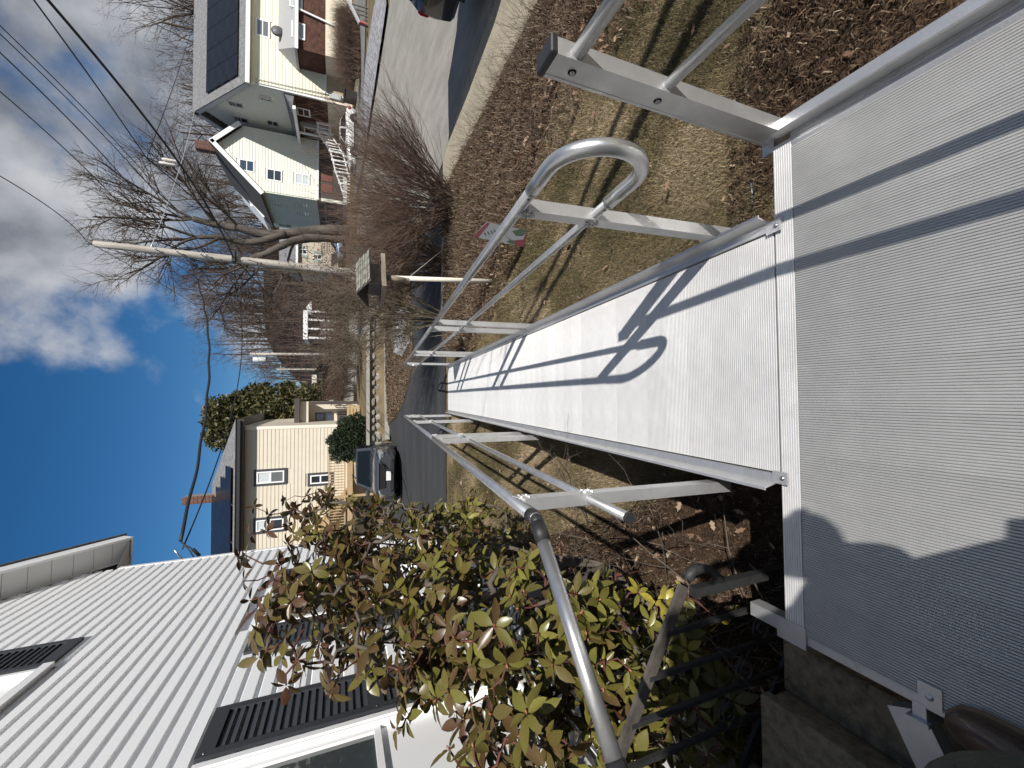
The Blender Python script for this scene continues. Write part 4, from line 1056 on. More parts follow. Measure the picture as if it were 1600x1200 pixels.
q = at(455, 58, YPp+.3); q2 = at(477, 39, YPp+.3); hwin(fB, q.x-pc.x, q2.x-pc.x, q2.z, q.z, yh, glass=(GL_G, GL_W), w=.1)
q = at(452, 10, YPp+.3); q2 = at(473, -8, YPp+.3); hwin(fB, q.x-pc.x, q2.x-pc.x, q2.z, q.z, yh, glass=(GL_G, GL_W), w=.1)
mb = MB(); pslab(mb, pc.x+.15, pc.x+9, YPp+.25, YY-.03, z_g-.6, at(508, 70, YPp).z-.01); mb.build('porch_base', CREAM, yh)
qa, qb = at(457, 6, YPp-.05), at(521, 36, YPp-.05)
mb = MB(); mb.bar((qa.x, YPp+.15, qa.z), (qb.x, YPp+.15, qb.z), .08, .12); mb.build('handrail', TRIM, yh)
# service meters, conduit and dish
md = at(522, 150, YY-.15)
mb = MB(); pslab(mb, md.x-.25, md.x+.2, YY-.2, YY-.05, md.z-.5, md.z+.35); mb.build('meter_box', mat('meter_grey', (.42, .43, .43), .5), yh)
for dx in (-.25, .05):
    mb = MB(); mb.tube([(md.x+dx, YY-.09, md.z), (X0+.35+dx, YY-.09, z_eave-.3)], .03, 6); mb.build('conduit', mat('meter_grey', (.42, .43, .43), .5), yh)
ds = at(433, 46, YY-.8)
mb = MB(); mb.lathe([(0, .0), (.25, .03), (.42, .1), (.43, .1), (.25, .015), (0, -.02)], (ds.x, YY-.75, ds.z), 16, 'y'); dsh = mb.build('satellite_dish', mat('dish_grey', (.10, .10, .11), .5), yh)
mb = MB(); mb.tube([(ds.x, YY-.72, ds.z), (ds.x, YY-.1, ds.z-.25), (ds.x, YY-.03, ds.z-.5)], .03, 6); mb.build('dish_arm', STEEL, dsh)

# ---- pale green house beside it
YG = 41.0
g0 = at(400, 298, YG); GX0 = g0.x
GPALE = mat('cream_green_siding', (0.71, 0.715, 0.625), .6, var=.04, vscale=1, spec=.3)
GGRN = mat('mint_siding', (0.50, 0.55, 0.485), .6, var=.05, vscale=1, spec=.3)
rg_ = at(333, 225, YG); ze_ = at(404, 300, YG).z; zb_ = at(495, 300, YG).z
GXr = 2*rg_.x-GX0
GXc = X0-.55; zc_ = rg_.z-(rg_.z-ze_)*(GXc-rg_.x)/(GXr-rg_.x)
gz = at(530, 300, YG).z-.3
gh_ = thing('green_house', 'pale green house with a steep gable facing the street and a brick chimney', 'house', (GX0, YG, gz)); og = origin(gh_)
fF = Face((GX0, YG, 0), (1, 0, 0), (0, -1, 0)); fS = Face((GX0, YG, 0), (0, 1, 0), (-1, 0, 0))
mb = MB(); mb.prism([(0, gz-1), (GXc-GX0, gz-1), (GXc-GX0, zc_-.15), (rg_.x-GX0, rg_.z-.15), (0, ze_)], (GX0, YG+.02, 0), (GX0, YG+7, 0), (1, 0, 0), (0, 0, 1)); mb.build('wall', GPALE, gh_)
def fw_(px, py): q = at(px, py, YG); return q.x-GX0, q.z
hs = []
for a, b, gl in (((373, 266), (398, 252), GL_B), ((416, 281), (441, 267), GL_D), ((461, 287), (484, 274), GL_W)):
    q0, z1 = fw_(*a); q1, z0 = fw_(*b); hwin(fF, q0, q1, z0, z1, gh_, glass=(gl, gl), w=.1); hs.append((q0, q1, z0, z1))
q0, z1 = fw_(356, 243); q1, z0 = fw_(362, 238); hwin(fF, q0, q1, z0, z1, gh_, glass=GL_D, w=.06)
def ftop(z):
    if z < ze_: return (.1, GXc-GX0)
    t = (z-ze_)/(rg_.z-ze_); return (t*(rg_.x-GX0)+.1, min(GXc-GX0, (GXr-GX0)-t*(GXr-rg_.x)-.1))
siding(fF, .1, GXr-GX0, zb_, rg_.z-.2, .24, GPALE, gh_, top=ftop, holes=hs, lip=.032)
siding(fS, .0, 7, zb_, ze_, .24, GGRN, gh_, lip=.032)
mb = MB(); fF.slab(mb, 0, GXc-GX0, zb_-.16, zb_, .0, .18); mb.build('water_table', TRIM, gh_)
mb = MB(); fF.slab(mb, .3, GXc-GX0, gz, zb_-.16, -.02, .01); mb.build('porch_back', DKBRN, gh_)
for px0, px1 in ((272, 283), (288, 300)):
    mb = MB(); q0 = fw_(505, px1)[0]; q1 = fw_(505, px0)[0]; fF.slab(mb, q0, q1, zb_-1.3, zb_-.35, .01, .06); mb.build('porch_panel', mat('rust_panel', (.17, .055, .04), .8), gh_)
mb = MB(); fS.slab(mb, 0, 6, gz, zb_-.05, .02, .06); mb.build('garage_front', mat('dark_garage', (.03, .033, .032), .7), gh_)
for k in range(2):
    mb = MB(); frame_rect(fS, mb, .5+k*2.4, 2.4+k*2.4, gz+.3, zb_-.6, .12, .06, .1); mb.build('garage_frame', mat('garage_grey', (.16, .18, .17), .7), gh_)
for ya, za in ((.9, .55), (3.0, .5)):
    hwin(fS, ya, ya+1.1, zb_+.7, zb_+2.0, gh_, glass=GL_D, fm=mat('mint_trim', (.5, .58, .52), .6), w=.08)
hwin(fS, 1.6, 2.5, zb_+2.9, zb_+4.1, gh_, glass=GL_D, fm=MATS['mint_trim'], w=.08)
for sg in (-1, 1):
    xe, xo = (GX0-.45, GX0) if sg < 0 else (GXr+.45, GXr)
    dv = Vector((rg_.x-xe, 0, rg_.z+.12-(ze_-.3))); L = dv.length; dv.normalize(); nv = Vector((-dv.z*(1 if dv.x > 0 else -1), 0, abs(dv.x))); LS = 0 if sg < 0 else L-(GXc-rg_.x)/abs(dv.x)
    mb = MB(); mb.prism([(LS, -.05), (L, -.05), (L, .1), (LS, .1)], (xe, YG-.5, ze_-.3), (xe, YG+7.2, ze_-.3), dv, nv); mb.build('roof', mat('dark_shingle', (.055, .05, .05), .95, bump=.5), gh_)
    mb = MB(); mb.prism([(LS, -.28), (L, -.28), (L, .06), (LS, .06)], (xe, YG-.56, ze_-.3), (xe, YG-.49, ze_-.3), dv, nv); mb.build('rake_board', TRIM, gh_)
c = at(333, 232, YG+.8); ct = at(308, 232, YG+.8)
brick_stack('chimney', c.x-.35, c.x+.35, YG+.5, YG+1.1, c.z-.8, ct.z, gh_, ch=.2, bl=.34)
# lower wing behind on the left
YW = 47.5
w0 = at(412, 335, YW); w1 = at(372, 286, YW)
fW = Face((w0.x, YW, 0), (1, 0, 0), (0, -1, 0)); wx1 = GX0+3
mb = MB(); tl = w0.z; tr = w1.z+(w1.z-w0.z)/(w1.x-w0.x)*(wx1-w1.x)*.6
mb.add([(w0.x, YW, gz-1), (wx1, YW, gz-1), (wx1, YW, tr), (w0.x, YW, tl), (w0.x, YW+3, gz-1), (wx1, YW+3, gz-1), (wx1, YW+3, tr), (w0.x, YW+3, tl)],
       [(0, 1, 2, 3), (4, 7, 6, 5), (0, 3, 7, 4), (3, 2, 6, 7), (1, 5, 6, 2)]); mb.build('wing_wall', mat('mint_pale', (.68, .76, .68), .6, spec=.3), gh_)
mb = MB(); dv = (Vector((wx1, 0, tr))-Vector((w0.x, 0, tl))); L = dv.length; dv.normalize(); nv = Vector((-dv.z, 0, dv.x))
mb.prism([(-.4, 0), (L, 0), (L, .28), (-.4, .28)], (w0.x, YW-.5, tl), (w0.x, YW+3.2, tl), dv, nv); mb.build('roof', TRIM, gh_)
q0, q1 = at(391, 322, YW), at(404, 313, YW); hwin(fW, q0.x-w0.x, q1.x-w0.x, q1.z, q0.z, gh_, glass=(GL_G, GL_G), w=.14)
for a, b in (((425, 332), (434, 319)), ((464, 332), (478, 322))):
    q0, q1 = at(*a, YW), at(*b, YW); hwin(fW, q0.x-w0.x, q1.x-w0.x, q1.z, q0.z, gh_, glass=GL_D, fm=MATS['mint_trim'], w=.12)
fWs = Face((w0.x, YW, 0), (0, 1, 0), (-1, 0, 0))
for k in range(2):
    for zz in (tl-2.3, tl-4.6): hwin(fWs, .35+k*1.3, 1.25+k*1.3, zz, zz+1.3, gh_, glass=GL_D, fm=MATS['mint_trim'], w=.1)

# ---- tan house further up
YT = 58.0
t0, t1 = at(466, 413, YT), at(466, 378, YT)
th = thing('tan_house', 'small tan house with shuttered windows seen between the bare tree and the pole', 'house', (t0.x, YT, at(520, 400, YT).z)); 
TAN = mat('tan_siding', (0.47, 0.415, 0.33), .7, var=.05, vscale=1)
zt_, zbt = t0.z, at(512, 405, YT).z-1.5
mb = MB(); pslab(mb, t0.x, t1.x+6, YT, YT+8, zbt, zt_); mb.build('wall', TAN, th)
fT = Face((t0.x, YT, 0), (1, 0, 0), (0, -1, 0))
mb = MB(); fT.slab(mb, 0, .16, zbt, zt_, .0, .06); mb.build('corner_board', TRIM, th)
mb = MB(); fT.slab(mb, -.4, 8, zt_, zt_+.25, -.1, .45); mb.build('fascia', TRIM, th)
mb = MB(); rt0 = at(450, 392, YT+3)
mb.add([(t0.x-.4, YT-.4, zt_+.25), (t1.x+6, YT-.4, zt_+.25), (t1.x+6, YT+4, zt_+2.6), (t0.x+.6, YT+4, zt_+2.6), (t0.x-.4, YT+8.4, zt_+.25), (t1.x+6, YT+8.4, zt_+.25)], [(0, 1, 2, 3), (0, 3, 4), (3, 2, 5, 4)]); mb.build('roof', SHINGLE, th)
MINT = mat('sage_shutter', (.30, .38, .34), .7)
for a, b in (((466, 397), (480, 391)), ((489, 405), (503, 399))):
    q0, q1 = at(*a, YT), at(*b, YT); z1, z0 = q0.z, q1.z
    hwin(fT, q0.x-t0.x, q1.x-t0.x+.1, z0, z1, th, glass=(GL_D, GL_G), w=.12)
    for s_ in (-1, 1):
        mb = MB(); x = (q0.x-t0.x-.34) if s_ < 0 else (q1.x-t0.x+.15); fT.slab(mb, x, x+.3, z0, z1, .0, .06); mb.build('shutter', MINT, th)
sd0 = at(505, 378, YT-1.5)
for k in range(6):
    mb = MB(); p = at(502+k*2.5, 392-k*1.5, YT-1.2); mb.box((p.x, YT-1.2, p.z), (1.6, .1, .08)); mb.build('step_rail', DKBRN, th)

# ---- far white gabled porch, grey house, seen over the brush
YF = 62.0
gz0 = thing('white_porch_house', 'far white porch front with columns behind the brushy shrubs', 'house', (at(520, 505, YF).x, YF, at(530, 505, YF).z))
a, b = at(478, 530, YF), at(478, 485, YF)
mb = MB(); pslab(mb, a.x, b.x, YF, YF+6, a.z-.2, a.z+.35); mb.build('roof_edge', TRIM, gz0)
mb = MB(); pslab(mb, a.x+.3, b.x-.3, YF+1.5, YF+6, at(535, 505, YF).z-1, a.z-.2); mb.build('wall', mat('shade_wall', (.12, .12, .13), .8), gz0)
for px in (487, 500, 514, 528):
    p = at(500, px, YF); mb = MB(); pslab(mb, p.x-.12, p.x+.12, YF+.1, YF+.34, at(538, px, YF).z-1, a.z-.2); mb.build('column', TRIM, gz0)
mb = MB(); p0, p1, p2 = at(487, 487, YF), at(478, 480, YF), at(487, 470, YF)
mb.add([p0, p1, p2, p0+Vector((0, 4, 0)), p1+Vector((0, 4, 0)), p2+Vector((0, 4, 0))], [(0, 1, 2), (0, 3, 4, 1), (1, 4, 5, 2)]); mb.build('side_gable', TRIM, gz0)
YF2 = 70.0
f0 = thing('grey_house', 'far small grey house with a pale gable beyond the pine', 'house', (at(530, 605, YF2).x, YF2, at(535, 605, YF2).z))
a, b = at(493, 612, YF2), at(493, 592, YF2)
mb = MB(); pslab(mb, at(493, 640, YF2).x, b.x, YF2, YF2+7, at(545, 605, YF2).z-1, a.z); mb.build('wall', mat('pale_grey_wall', (.45, .43, .36), .8), f0)
mb = MB(); pslab(mb, at(493, 642, YF2).x, b.x+.6, YF2-.4, YF2-.1, a.z-.15, a.z+.5); mb.build('fascia', mat('pale_fascia', (.6, .58, .52), .7), f0)
mb = MB(); mb.add([(b.x+.6, YF2-.4, a.z+.4), (b.x+5, YF2-.4, a.z-2.2), (b.x+5, YF2+7, a.z-2.2), (b.x+.6, YF2+7, a.z+.4)], [(0, 1, 2, 3)]); mb.build('roof', SHINGLE, f0)
# ---------------------------------------------------------------- vehicles
TYRE = mat('tyre_rubber', (0.014, 0.014, 0.015), .85, bump=.2, bscale=60)
RIM = mat('alloy_rim', (0.5, 0.5, 0.51), .3, .9)
HLAMP = mat('headlamp', (0.30, 0.31, 0.33), .08, .3, coat=.8)
TLAMP = mat('tail_lamp', (0.35, 0.012, 0.012), .12, coat=.6)
BLKPL = mat('black_plastic', (0.016, 0.016, 0.017), .5)
CGLASS = mat('car_glass', (0.008, 0.011, 0.014), .05, spec=.22)
CHROME = mat('chrome', (0.7, 0.7, 0.72), .12, 1.0)
PLATE = mat('number_plate', (0.72, 0.72, 0.72), .4)
def wheel(parent, x, y, r, w, side):
    mb = MB(); a = w/2
    mb.lathe([(r*.62, -a*.9), (r*.9, -a), (r*.985, -a*.7), (r, 0), (r*.985, a*.7), (r*.9, a), (r*.62, a*.9)], (x, y, r), 24, 'y'); t = mb.build('wheel', TYRE, parent)
    s = side; mb = MB()
    mb.lathe([(r*.64, s*a*.9), (r*.60, s*a*.95), (r*.57, s*a*.6), (r*.56, s*a*.3), (0, s*a*.3)], (x, y, r), 24, 'y')
    mb.lathe([(r*.17, s*a*.5), (r*.15, s*a*.95), (0, s*a*.97)], (x, y, r), 12, 'y')
    for k in range(5):
        an = k*2*pi/5+.3
        for d in (-.13, .13):
            p0 = Vector((x+cos(an)*r*.14, y+s*a*.85, r+sin(an)*r*.14)); p1 = Vector((x+cos(an+d)*r*.58, y+s*a*.86, r+sin(an+d)*r*.58))
            mb.bar(p0, p1, r*.075, .02, (0, 1, 0))
    mb.build('rim', RIM, t)
def loft(mb, secs, smooth=True):
    """secs: list of rings (lists of Vector), equal length, closed"""
    n = len(secs[0]); vs = [p for s in secs for p in s]; fs = []
    for i in range(len(secs)-1):
        for k in range(n): fs.append((i*n+k, i*n+(k+1) % n, (i+1)*n+(k+1) % n, (i+1)*n+k))
    mb.add(vs, fs, smooth)
    mb.add(secs[0], [tuple(range(n))[::-1]]); mb.add(secs[-1], [tuple(range(n))])
def car(name, label, cat, L, Wd, H, paint, st, cab, wb, r, loc, rotz, kind='sedan', plate=True, roofrail=False, spare=False):
    """st: (x, z_bottom, z_top, half-width); cab: windscreen base, roof front, roof rear, rear glass base, belt z"""
    t = thing(name, label, cat, (0, 0, 0))
    mb = MB(); secs = []
    for x, zb, zt, w in st:
        h = zt-zb
        half = [(0, zb), (w*.86, zb), (w*.97, zb+.10*h), (w, zb+.38*h), (w*.985, zb+.66*h), (w*.95, zb+.86*h), (w*.84, zt-.012), (w*.4, zt+.012), (0, zt+.016)]
        ring = [Vector((x, y, z)) for y, z in half]+[Vector((x, -y, z)) for y, z in half[-2:0:-1]]
        secs.append(ring)
    loft(mb, secs); body = mb.build('body', paint, t)
    xa, xb, xc, xd, zb = cab; wr = Wd/2*.74; wl = Wd/2*.90
    # cabin: two frusta; glass slabs sit proud of the pillars
    base = [(xa, wl), (xd, wl)]; 
    zt = H-.05
    A0, A1 = Vector((xa, wl*.96, zb-.05)), Vector((xa, -wl*.96, zb-.05)); D0, D1 = Vector((xd, wl*.94, zb-.05)), Vector((xd, -wl*.94, zb-.05))
    B0, B1 = Vector((xb, wr, zt)), Vector((xb, -wr, zt)); C0, C1 = Vector((xc, wr, zt)), Vector((xc, -wr, zt))
    xm = (xb+xc)/2
    M0, M1 = Vector((xm, wr*1.02, H)), Vector((xm, -wr*1.02, H)); mid0, mid1 = Vector((xm, wl, zb-.05)), Vector((xm, -wl, zb-.05))
    mb = MB()
    ctr = [Vector((xb, 0, zt+.03)), Vector((xm, 0, H+.02)), Vector((xc, 0, zt+.03))]
    vs = [A0, A1, D0, D1, B0, B1, C0, C1, M0, M1, mid0, mid1]+ctr
    mb.add(vs, [(1, 0, 4, 12), (1, 12, 5)] if False else [(0, 1, 5, 12, 4), (3, 2, 6, 14, 7), (0, 4, 8, 10), (10, 8, 6, 2), (1, 11, 9, 5), (11, 3, 7, 9), (4, 12, 13, 8), (8, 13, 14, 6), (5, 9, 13, 12), (9, 7, 14, 13)])
    mb.build('cabin', paint, t)
    def pane(nm, a, b, c, d, ins, out):
        ctr_ = (a+b+c+d)/4; n = (b-a).cross(d-a).normalized()
        if n.dot(ctr_-Vector((xm, 0, zb))) < 0: n = -n
        q = [ctr_+(p-ctr_)*ins+n*out for p in (a, b, c, d)]
        m2 = MB(); m2.add(q, [(0, 1, 2, 3)]); return m2.build(nm, CGLASS, t)
    pane('windscreen', A0, A1, B1, B0, .86, .012); pane('rear_window', D0, D1, C1, C0, .84, .012)
    for s_, (a, b, m_, mm, c, d) in ((1, (A0, B0, mid0, M0, C0, D0)), (-1, (A1, B1, mid1, M1, C1, D1))):
        up = lambda p: p+Vector((0, 0, .07))
        pane('side_window', up(a).lerp(b, .08), b, mm, up(m_), .86, .012); pane('side_window', up(m_), mm, c, up(d).lerp(c, .1), .84, .012)
    # wheel arches, wheels, sills
    for x in (wb/2, -wb/2):
        for s_ in (1, -1):
            w = np.interp(x, [q[0] for q in st], [q[3] for q in st])
            mb = MB(); pts = [(r*1.16*cos(a), r+r*1.16*sin(a)) for a in [k*pi/12-.15 for k in range(0, 14)]]
            mb.prism(pts, (x, s_*(w-.12), 0), (x, s_*(w+.012), 0), (1, 0, 0), (0, 0, 1)); mb.build('wheel_arch', BLKPL, t)
            wheel(t, x, s_*(w-.085), r, .21, s_)
    xf, xr_ = st[-1][0], st[0][0]
    for s_ in (1, -1):
        m2 = MB(); m2.box((xa-.22, s_*(Wd/2*.93+.09), zb+.06), (.13, .2, .14), bev=.04); m2.build('wing_mirror', paint if kind != 'sedan_white' else BLKPL, t)
        m2 = MB(); m2.bar((wb/2-r*1.2, s_*(Wd/2-.02), st[1][1]+.08), (-wb/2+r*1.2, s_*(Wd/2-.02), st[1][1]+.08), .04, .12); m2.build('sill', BLKPL, t)
        for xh in (xm+.25, xm-.65):
            m2 = MB(); m2.box((xh, s_*(Wd/2*.985), zb-.12), (.18, .03, .03), bev=.01); m2.build('door_handle', paint, t)
        m2 = MB(); m2.box((xm, s_*(Wd/2*.992), (zb+.3)/2), (.012, .014, zb*.55)); m2.build('door_gap', BLKPL, t)
        zf = st[-2][2]
        m2 = MB(); m2.box((xf-.15, s_*(Wd/2*.70), zf-.15), (.30, Wd*.23, .17), rot=(0, radians(10), s_*radians(-16)), bev=.035); m2.build('headlight', HLAMP, t)
        zt_ = st[1][2]
        m2 = MB(); m2.box((xr_+.12, s_*(Wd/2*.80), zt_-.24), (.26, Wd*.16, .2), bev=.04); m2.build('tail_light', TLAMP, t)
    zf = st[-2][2]
    m2 = MB(); m2.box((xf-.02, 0, zf-.22), (.1, Wd*.48, .20), bev=.04); g = m2.build('grille', BLKPL, t)
    for k in range(4):
        m2 = MB(); m2.box((xf+.036, 0, zf-.285+k*.05), (.012, Wd*.43, .008)); m2.build('grille_bar', mat('grille_bar', (.06, .06, .065), .4, .5), g)
    m2 = MB(); m2.box((xf+.0, 0, zf-.07), (.1, Wd*.5, .05), bev=.015); m2.build('grille_trim', CHROME if kind != 'suv' else mat('dark_chrome', (.3, .3, .31), .2, .9), t)
    m2 = MB(); m2.box((xf-.04, 0, zf-.52), (.14, Wd*.62, .12), bev=.03); m2.build('lower_intake', BLKPL, t)
    m2 = MB(); m2.box((xf+.035, 0, zf-.555), (.02, Wd*.5, .02)); m2.build('bumper_trim', mat('dark_chrome', (.3, .3, .31), .2, .9), t)
    m2 = MB(); m2.box((xr_+.03, 0, st[0][1]+.14), (.14, Wd*.86, .2), bev=.05); m2.build('rear_bumper', BLKPL if kind != 'sedan' else paint, t)
    if plate:
        m2 = MB(); m2.box((xf+.045, 0, zf-.40), (.012, .32, .16), bev=.004); pl = m2.build('number_plate', PLATE, t)
    if roofrail:
        for s_ in (1, -1):
            m2 = MB(); m2.tube([(xb-.1, s_*wr*.94, H+.0), (xb-.25, s_*wr*.94, H+.05), (xc+.25, s_*wr*.94, H+.05), (xc+.1, s_*wr*.94, H)], .018, 6); m2.build('roof_rail', BLKPL, t)
    for s_ in (.25, -.2):
        m2 = MB(); m2.bar((xa-.02, s_*Wd, zb+.0), (xa-.3, s_*Wd+.32, zb+.16), .02, .012); m2.build('wiper', BLKPL, t)
    t.location = loc; t.rotation_euler = (0, 0, rotz)
    return t
P_GRAPH = mat('graphite_paint', (0.095, 0.10, 0.11), .25, .5, coat=.9)
P_WHITE = mat('white_paint', (0.80, 0.80, 0.79), .3, coat=.9)
P_BLUE = mat('pale_blue_paint', (0.28, 0.42, 0.62), .3, .3, coat=.9)
P_BLACK = mat('black_paint', (0.008, 0.008, 0.009), .3, coat=.8)
suv_st = [(-2.25, .42, .95, .74), (-2.12, .30, 1.08, .88), (-1.2, .24, 1.10, .935), (.3, .24, 1.09, .935), (.95, .24, 1.07, .93), (1.7, .26, 1.02, .92), (2.1, .28, .95, .88), (2.3, .36, .82, .74)]
car('parked_suv', 'dark grey SUV parked facing the ramp beside the green yew', 'car', 4.6, 1.87, 1.58, P_GRAPH, suv_st, (.95, .32, -1.65, -2.1, 1.08), 2.75, .36, (-2.66, 17.45, -.64), radians(-92), 'suv', roofrail=True)
sed_st = [(-2.3, .42, .84, .70), (-2.18, .28, .98, .84), (-1.4, .2, 1.0, .90), (.2, .19, .96, .90), (.9, .19, .93, .90), (1.6, .2, .84, .88), (2.1, .22, .74, .82), (2.32, .32, .60, .64)]
cq = at(560, 214, 34.0)
w_ = car('white_sedan', 'white four door sedan parked across the street before the yellow house', 'car', 4.62, 1.82, 1.46, P_WHITE, sed_st, (1.0, .15, -1.15, -2.0, .95), 2.75, .335, (cq.x+.05, 34.0+.9, at(562, 214, 34.0).z), radians(183), 'sedan')
bq = at(541, 388, 45.0); bx = at(527, 402, 45.0).x
car('blue_hatchback', 'small light blue hatchback parked beyond the bare tree trunk', 'car', 4.1, 1.75, 1.55, P_BLUE, [(-2.0, .42, .95, .70), (-1.9, .28, 1.05, .83), (-1.2, .22, 1.02, .875), (.6, .22, .98, .875), (1.4, .22, .9, .86), (1.85, .26, .78, .8), (2.03, .36, .66, .66)], (1.0, .3, -1.45, -1.9, 1.0), 2.55, .32, (bx+2.05, 45.8, bq.z-.02), radians(180), 'hatch', plate=False)
car('black_van', 'black van parked along the kerb, only its rear corner showing', 'van', 5.2, 1.9, 2.15, P_BLACK, [(-2.6, .5, 1.1, .86), (-2.5, .4, 1.16, .94), (-1.2, .36, 1.16, .95), (.6, .36, 1.14, .95), (1.6, .36, 1.1, .94), (2.4, .38, 1.05, .9), (2.6, .5, .9, .8)], (1.2, .6, -2.3, -2.5, 1.14), 3.2, .40, (7.52, 4.42, -.735), radians(-87), 'truck')
# ---------------------------------------------------------------- plants
BARK = mat('bark_grey', (0.085, 0.072, 0.062), .95, var=.4, vscale=3, bump=1.0, bscale=14, stretch=(1, 1, .25), spec=.1, bdist=.03)
BARKL = mat('bark_pale', (0.092, 0.080, 0.071), .95, var=.4, vscale=2.5, bump=1.0, bscale=9, stretch=(1, 1, .2), spec=.1, bdist=.05)
TWIG = mat('twig_brown', (0.085, 0.062, 0.050), .9, spec=.15)
TWIGR = mat('twig_red_brown', (0.135, 0.092, 0.070), .85, spec=.2, var=.3, vscale=3)
TWIGG = mat('twig_grey_green', (0.15, 0.128, 0.095), .85, spec=.2, var=.3, vscale=3)
def segtubes(name, segs, n, m):
    """segs: (p0, p1, r0, r1) -> one mesh of n-sided tapered tubes"""
    A = np.array([s[0] for s in segs], float); B = np.array([s[1] for s in segs], float)
    r0 = np.array([s[2] for s in segs]); r1 = np.array([s[3] for s in segs])
    d = B-A; L = np.linalg.norm(d, axis=1, keepdims=True); d = d/np.maximum(L, 1e-6)
    A = A-d*r0[:, None]*.5; B = B+d*r1[:, None]*.5
    h = np.where(np.abs(d[:, 2:3]) < .9, np.array([[0, 0, 1.]]), np.array([[1., 0, 0]]))
    u = np.cross(d, h); u /= np.linalg.norm(u, axis=1, keepdims=True); v = np.cross(d, u)
    rings = []
    for P, r in ((A, r0), (B, r1)):
        for k in range(n):
            a = 2*pi*k/n
            rings.append(P+(u*cos(a)+v*sin(a))*r[:, None])
    V = np.stack(rings, 1).reshape(-1, 3); b = np.arange(len(segs))[:, None]*2*n
    F = np.concatenate([b+np.array([[k, (k+1) % n, n+(k+1) % n, n+k]]) for k in range(n)], 1).reshape(-1, 4)
    return npmesh(name, V, F, m, True)
def grow(rn, p, d, L, r, lvl, out, prm, tips=None):
    steps = max(2, int(prm['steps'][min(lvl, len(prm['steps'])-1)]))
    p = np.array(p, float); d = np.array(d, float)/np.linalg.norm(d); st = L/steps
    rend = r*prm.get('taper', .45)
    nch = prm['kids'][lvl] if lvl < len(prm['kids']) else 0
    at_ = sorted(rn.uniform(prm.get('first', .25), 1.0) for _ in range(nch)); ai = 0
    for i in range(steps):
        w = prm['wander']*(1 if lvl else .5)
        d = d+np.array([rn.gauss(0, w), rn.gauss(0, w), rn.gauss(0, w)+prm['up'][min(lvl, len(prm['up'])-1)]]); d /= np.linalg.norm(d)
        q = p+d*st; ra = r+(rend-r)*i/steps; rb = r+(rend-r)*(i+1)/steps
        out.append((p, q, ra, rb, lvl))
        while ai < nch and at_[ai] <= (i+1)/steps+1e-6:
            f = at_[ai]; ai += 1
            a = radians(rn.uniform(*prm['ang'])); az = rn.uniform(0, 2*pi)
            h = np.array([0, 0, 1.]) if abs(d[2]) < .9 else np.array([1., 0, 0])
            u = np.cross(d, h); u /= np.linalg.norm(u); v = np.cross(d, u)
            nd_ = d*cos(a)+(u*cos(az)+v*sin(az))*sin(a)
            grow(rn, q, nd_, L*rn.uniform(*prm['len'])*(1.1-.45*f), rb*prm['rk'], lvl+1, out, prm, tips)
        p = q
    if tips is not None and lvl >= len(prm['kids'])-1: tips.append((p, d))
def tree_meshes(seed, roots, prm, thick, n1=7, n2=3, m1=None, m2=None):
    rn = random.Random(seed); out = []
    for p, d, L, r in roots: grow(rn, p, d, L, r, 0, out, prm)
    a = [s[:4] for s in out if s[2] > thick]; b = [s[:4] for s in out if s[2] <= thick]
    return (segtubes('trunk', a, n1, m1 or BARK) if a else None), segtubes('crown', b, n2, m2 or TWIG)
# the big twin-stemmed bare tree across the road
YT_ = 31.0
tb = at(546, 369, YT_); bt = thing('bare_tree', 'large bare twin trunk tree standing in front of the tan house', 'tree', tb)
def loc_(px, py): return np.array(at(px, py, YT_))-np.array(tb)
rn = random.Random(21); out = []
prmB = dict(steps=(5, 6, 5, 4, 3), kids=(5, 8, 8, 6), wander=.11, up=(.05, .05, .03, .0), ang=(20, 55), len=(.42, .7), rk=.62, taper=.5, first=.15)
def trunkline(pts, r0, r1):
    P = [loc_(*p) for p in pts]
    for i in range(len(P)): P[i][1] += (0.0 if i == 0 else rn.uniform(-.3, .3))
    # a smooth tapering line through the points
    Q = [Vector(p) for p in P]; C = []
    for i in range(len(Q)-1):
        a, b, c, d = Q[max(i-1, 0)], Q[i], Q[i+1], Q[min(i+2, len(Q)-1)]
        for k in range(5):
            t = k/5; C.append(b+(c-a)*.5*t+(a*2-b*5+c*4-d)*.5*t*t+(b*3-a-c*3+d)*.5*t**3)
    C.append(Q[-1]); n = len(C)
    tmb.tube(C, [(r0+(r1-r0)*i/(n-1))*(1+.05*sin(i*1.7)) for i in range(n)], 10)
    return P
tmb = MB()
tA = trunkline([(549, 361), (515, 362), (480, 361), (445, 365), (410, 366), (375, 358), (335, 349), (300, 340)], .42, .17)
tB = trunkline([(549, 374), (515, 371), (485, 372), (462, 377), (440, 387), (415, 397), (392, 402)], .36, .16)
tC = trunkline([(445, 365), (420, 376), (380, 377), (345, 372), (310, 372)], .26, .12)
big = []
for P, dirs in ((tA[-1], ((-.4, .2, 1), (.5, -.2, 1), (.1, .3, 1.2))), (tA[-2], ((1, .1, .5), (.7, -.5, .6))), (tA[-3], ((1, .5, .3), (.9, -.6, .5))), (tB[-1], ((-1, .1, .4), (-.6, -.3, .9), (-.3, .5, 1))), (tB[-2], ((-1, .4, .25),(-.8,-.5,.5))), (tC[-1], ((-.2, .2, 1), (.2, -.4, 1), (-.6, .1, .8))), (tC[-2], ((-.8, -.3, .6),)), (tB[3], ((-.9, .3, .4),))):
    for d in dirs: grow(rn, P, np.array(d), rn.uniform(3.4, 4.9), .085, 1, out, prmB)
link('trunk', tmb.mesh('trunk', BARKL), bt)
link('limbs', segtubes('limbs', [s[:4] for s in out if s[2] > .055], 7, BARKL), bt)['kind'] = 'stuff'
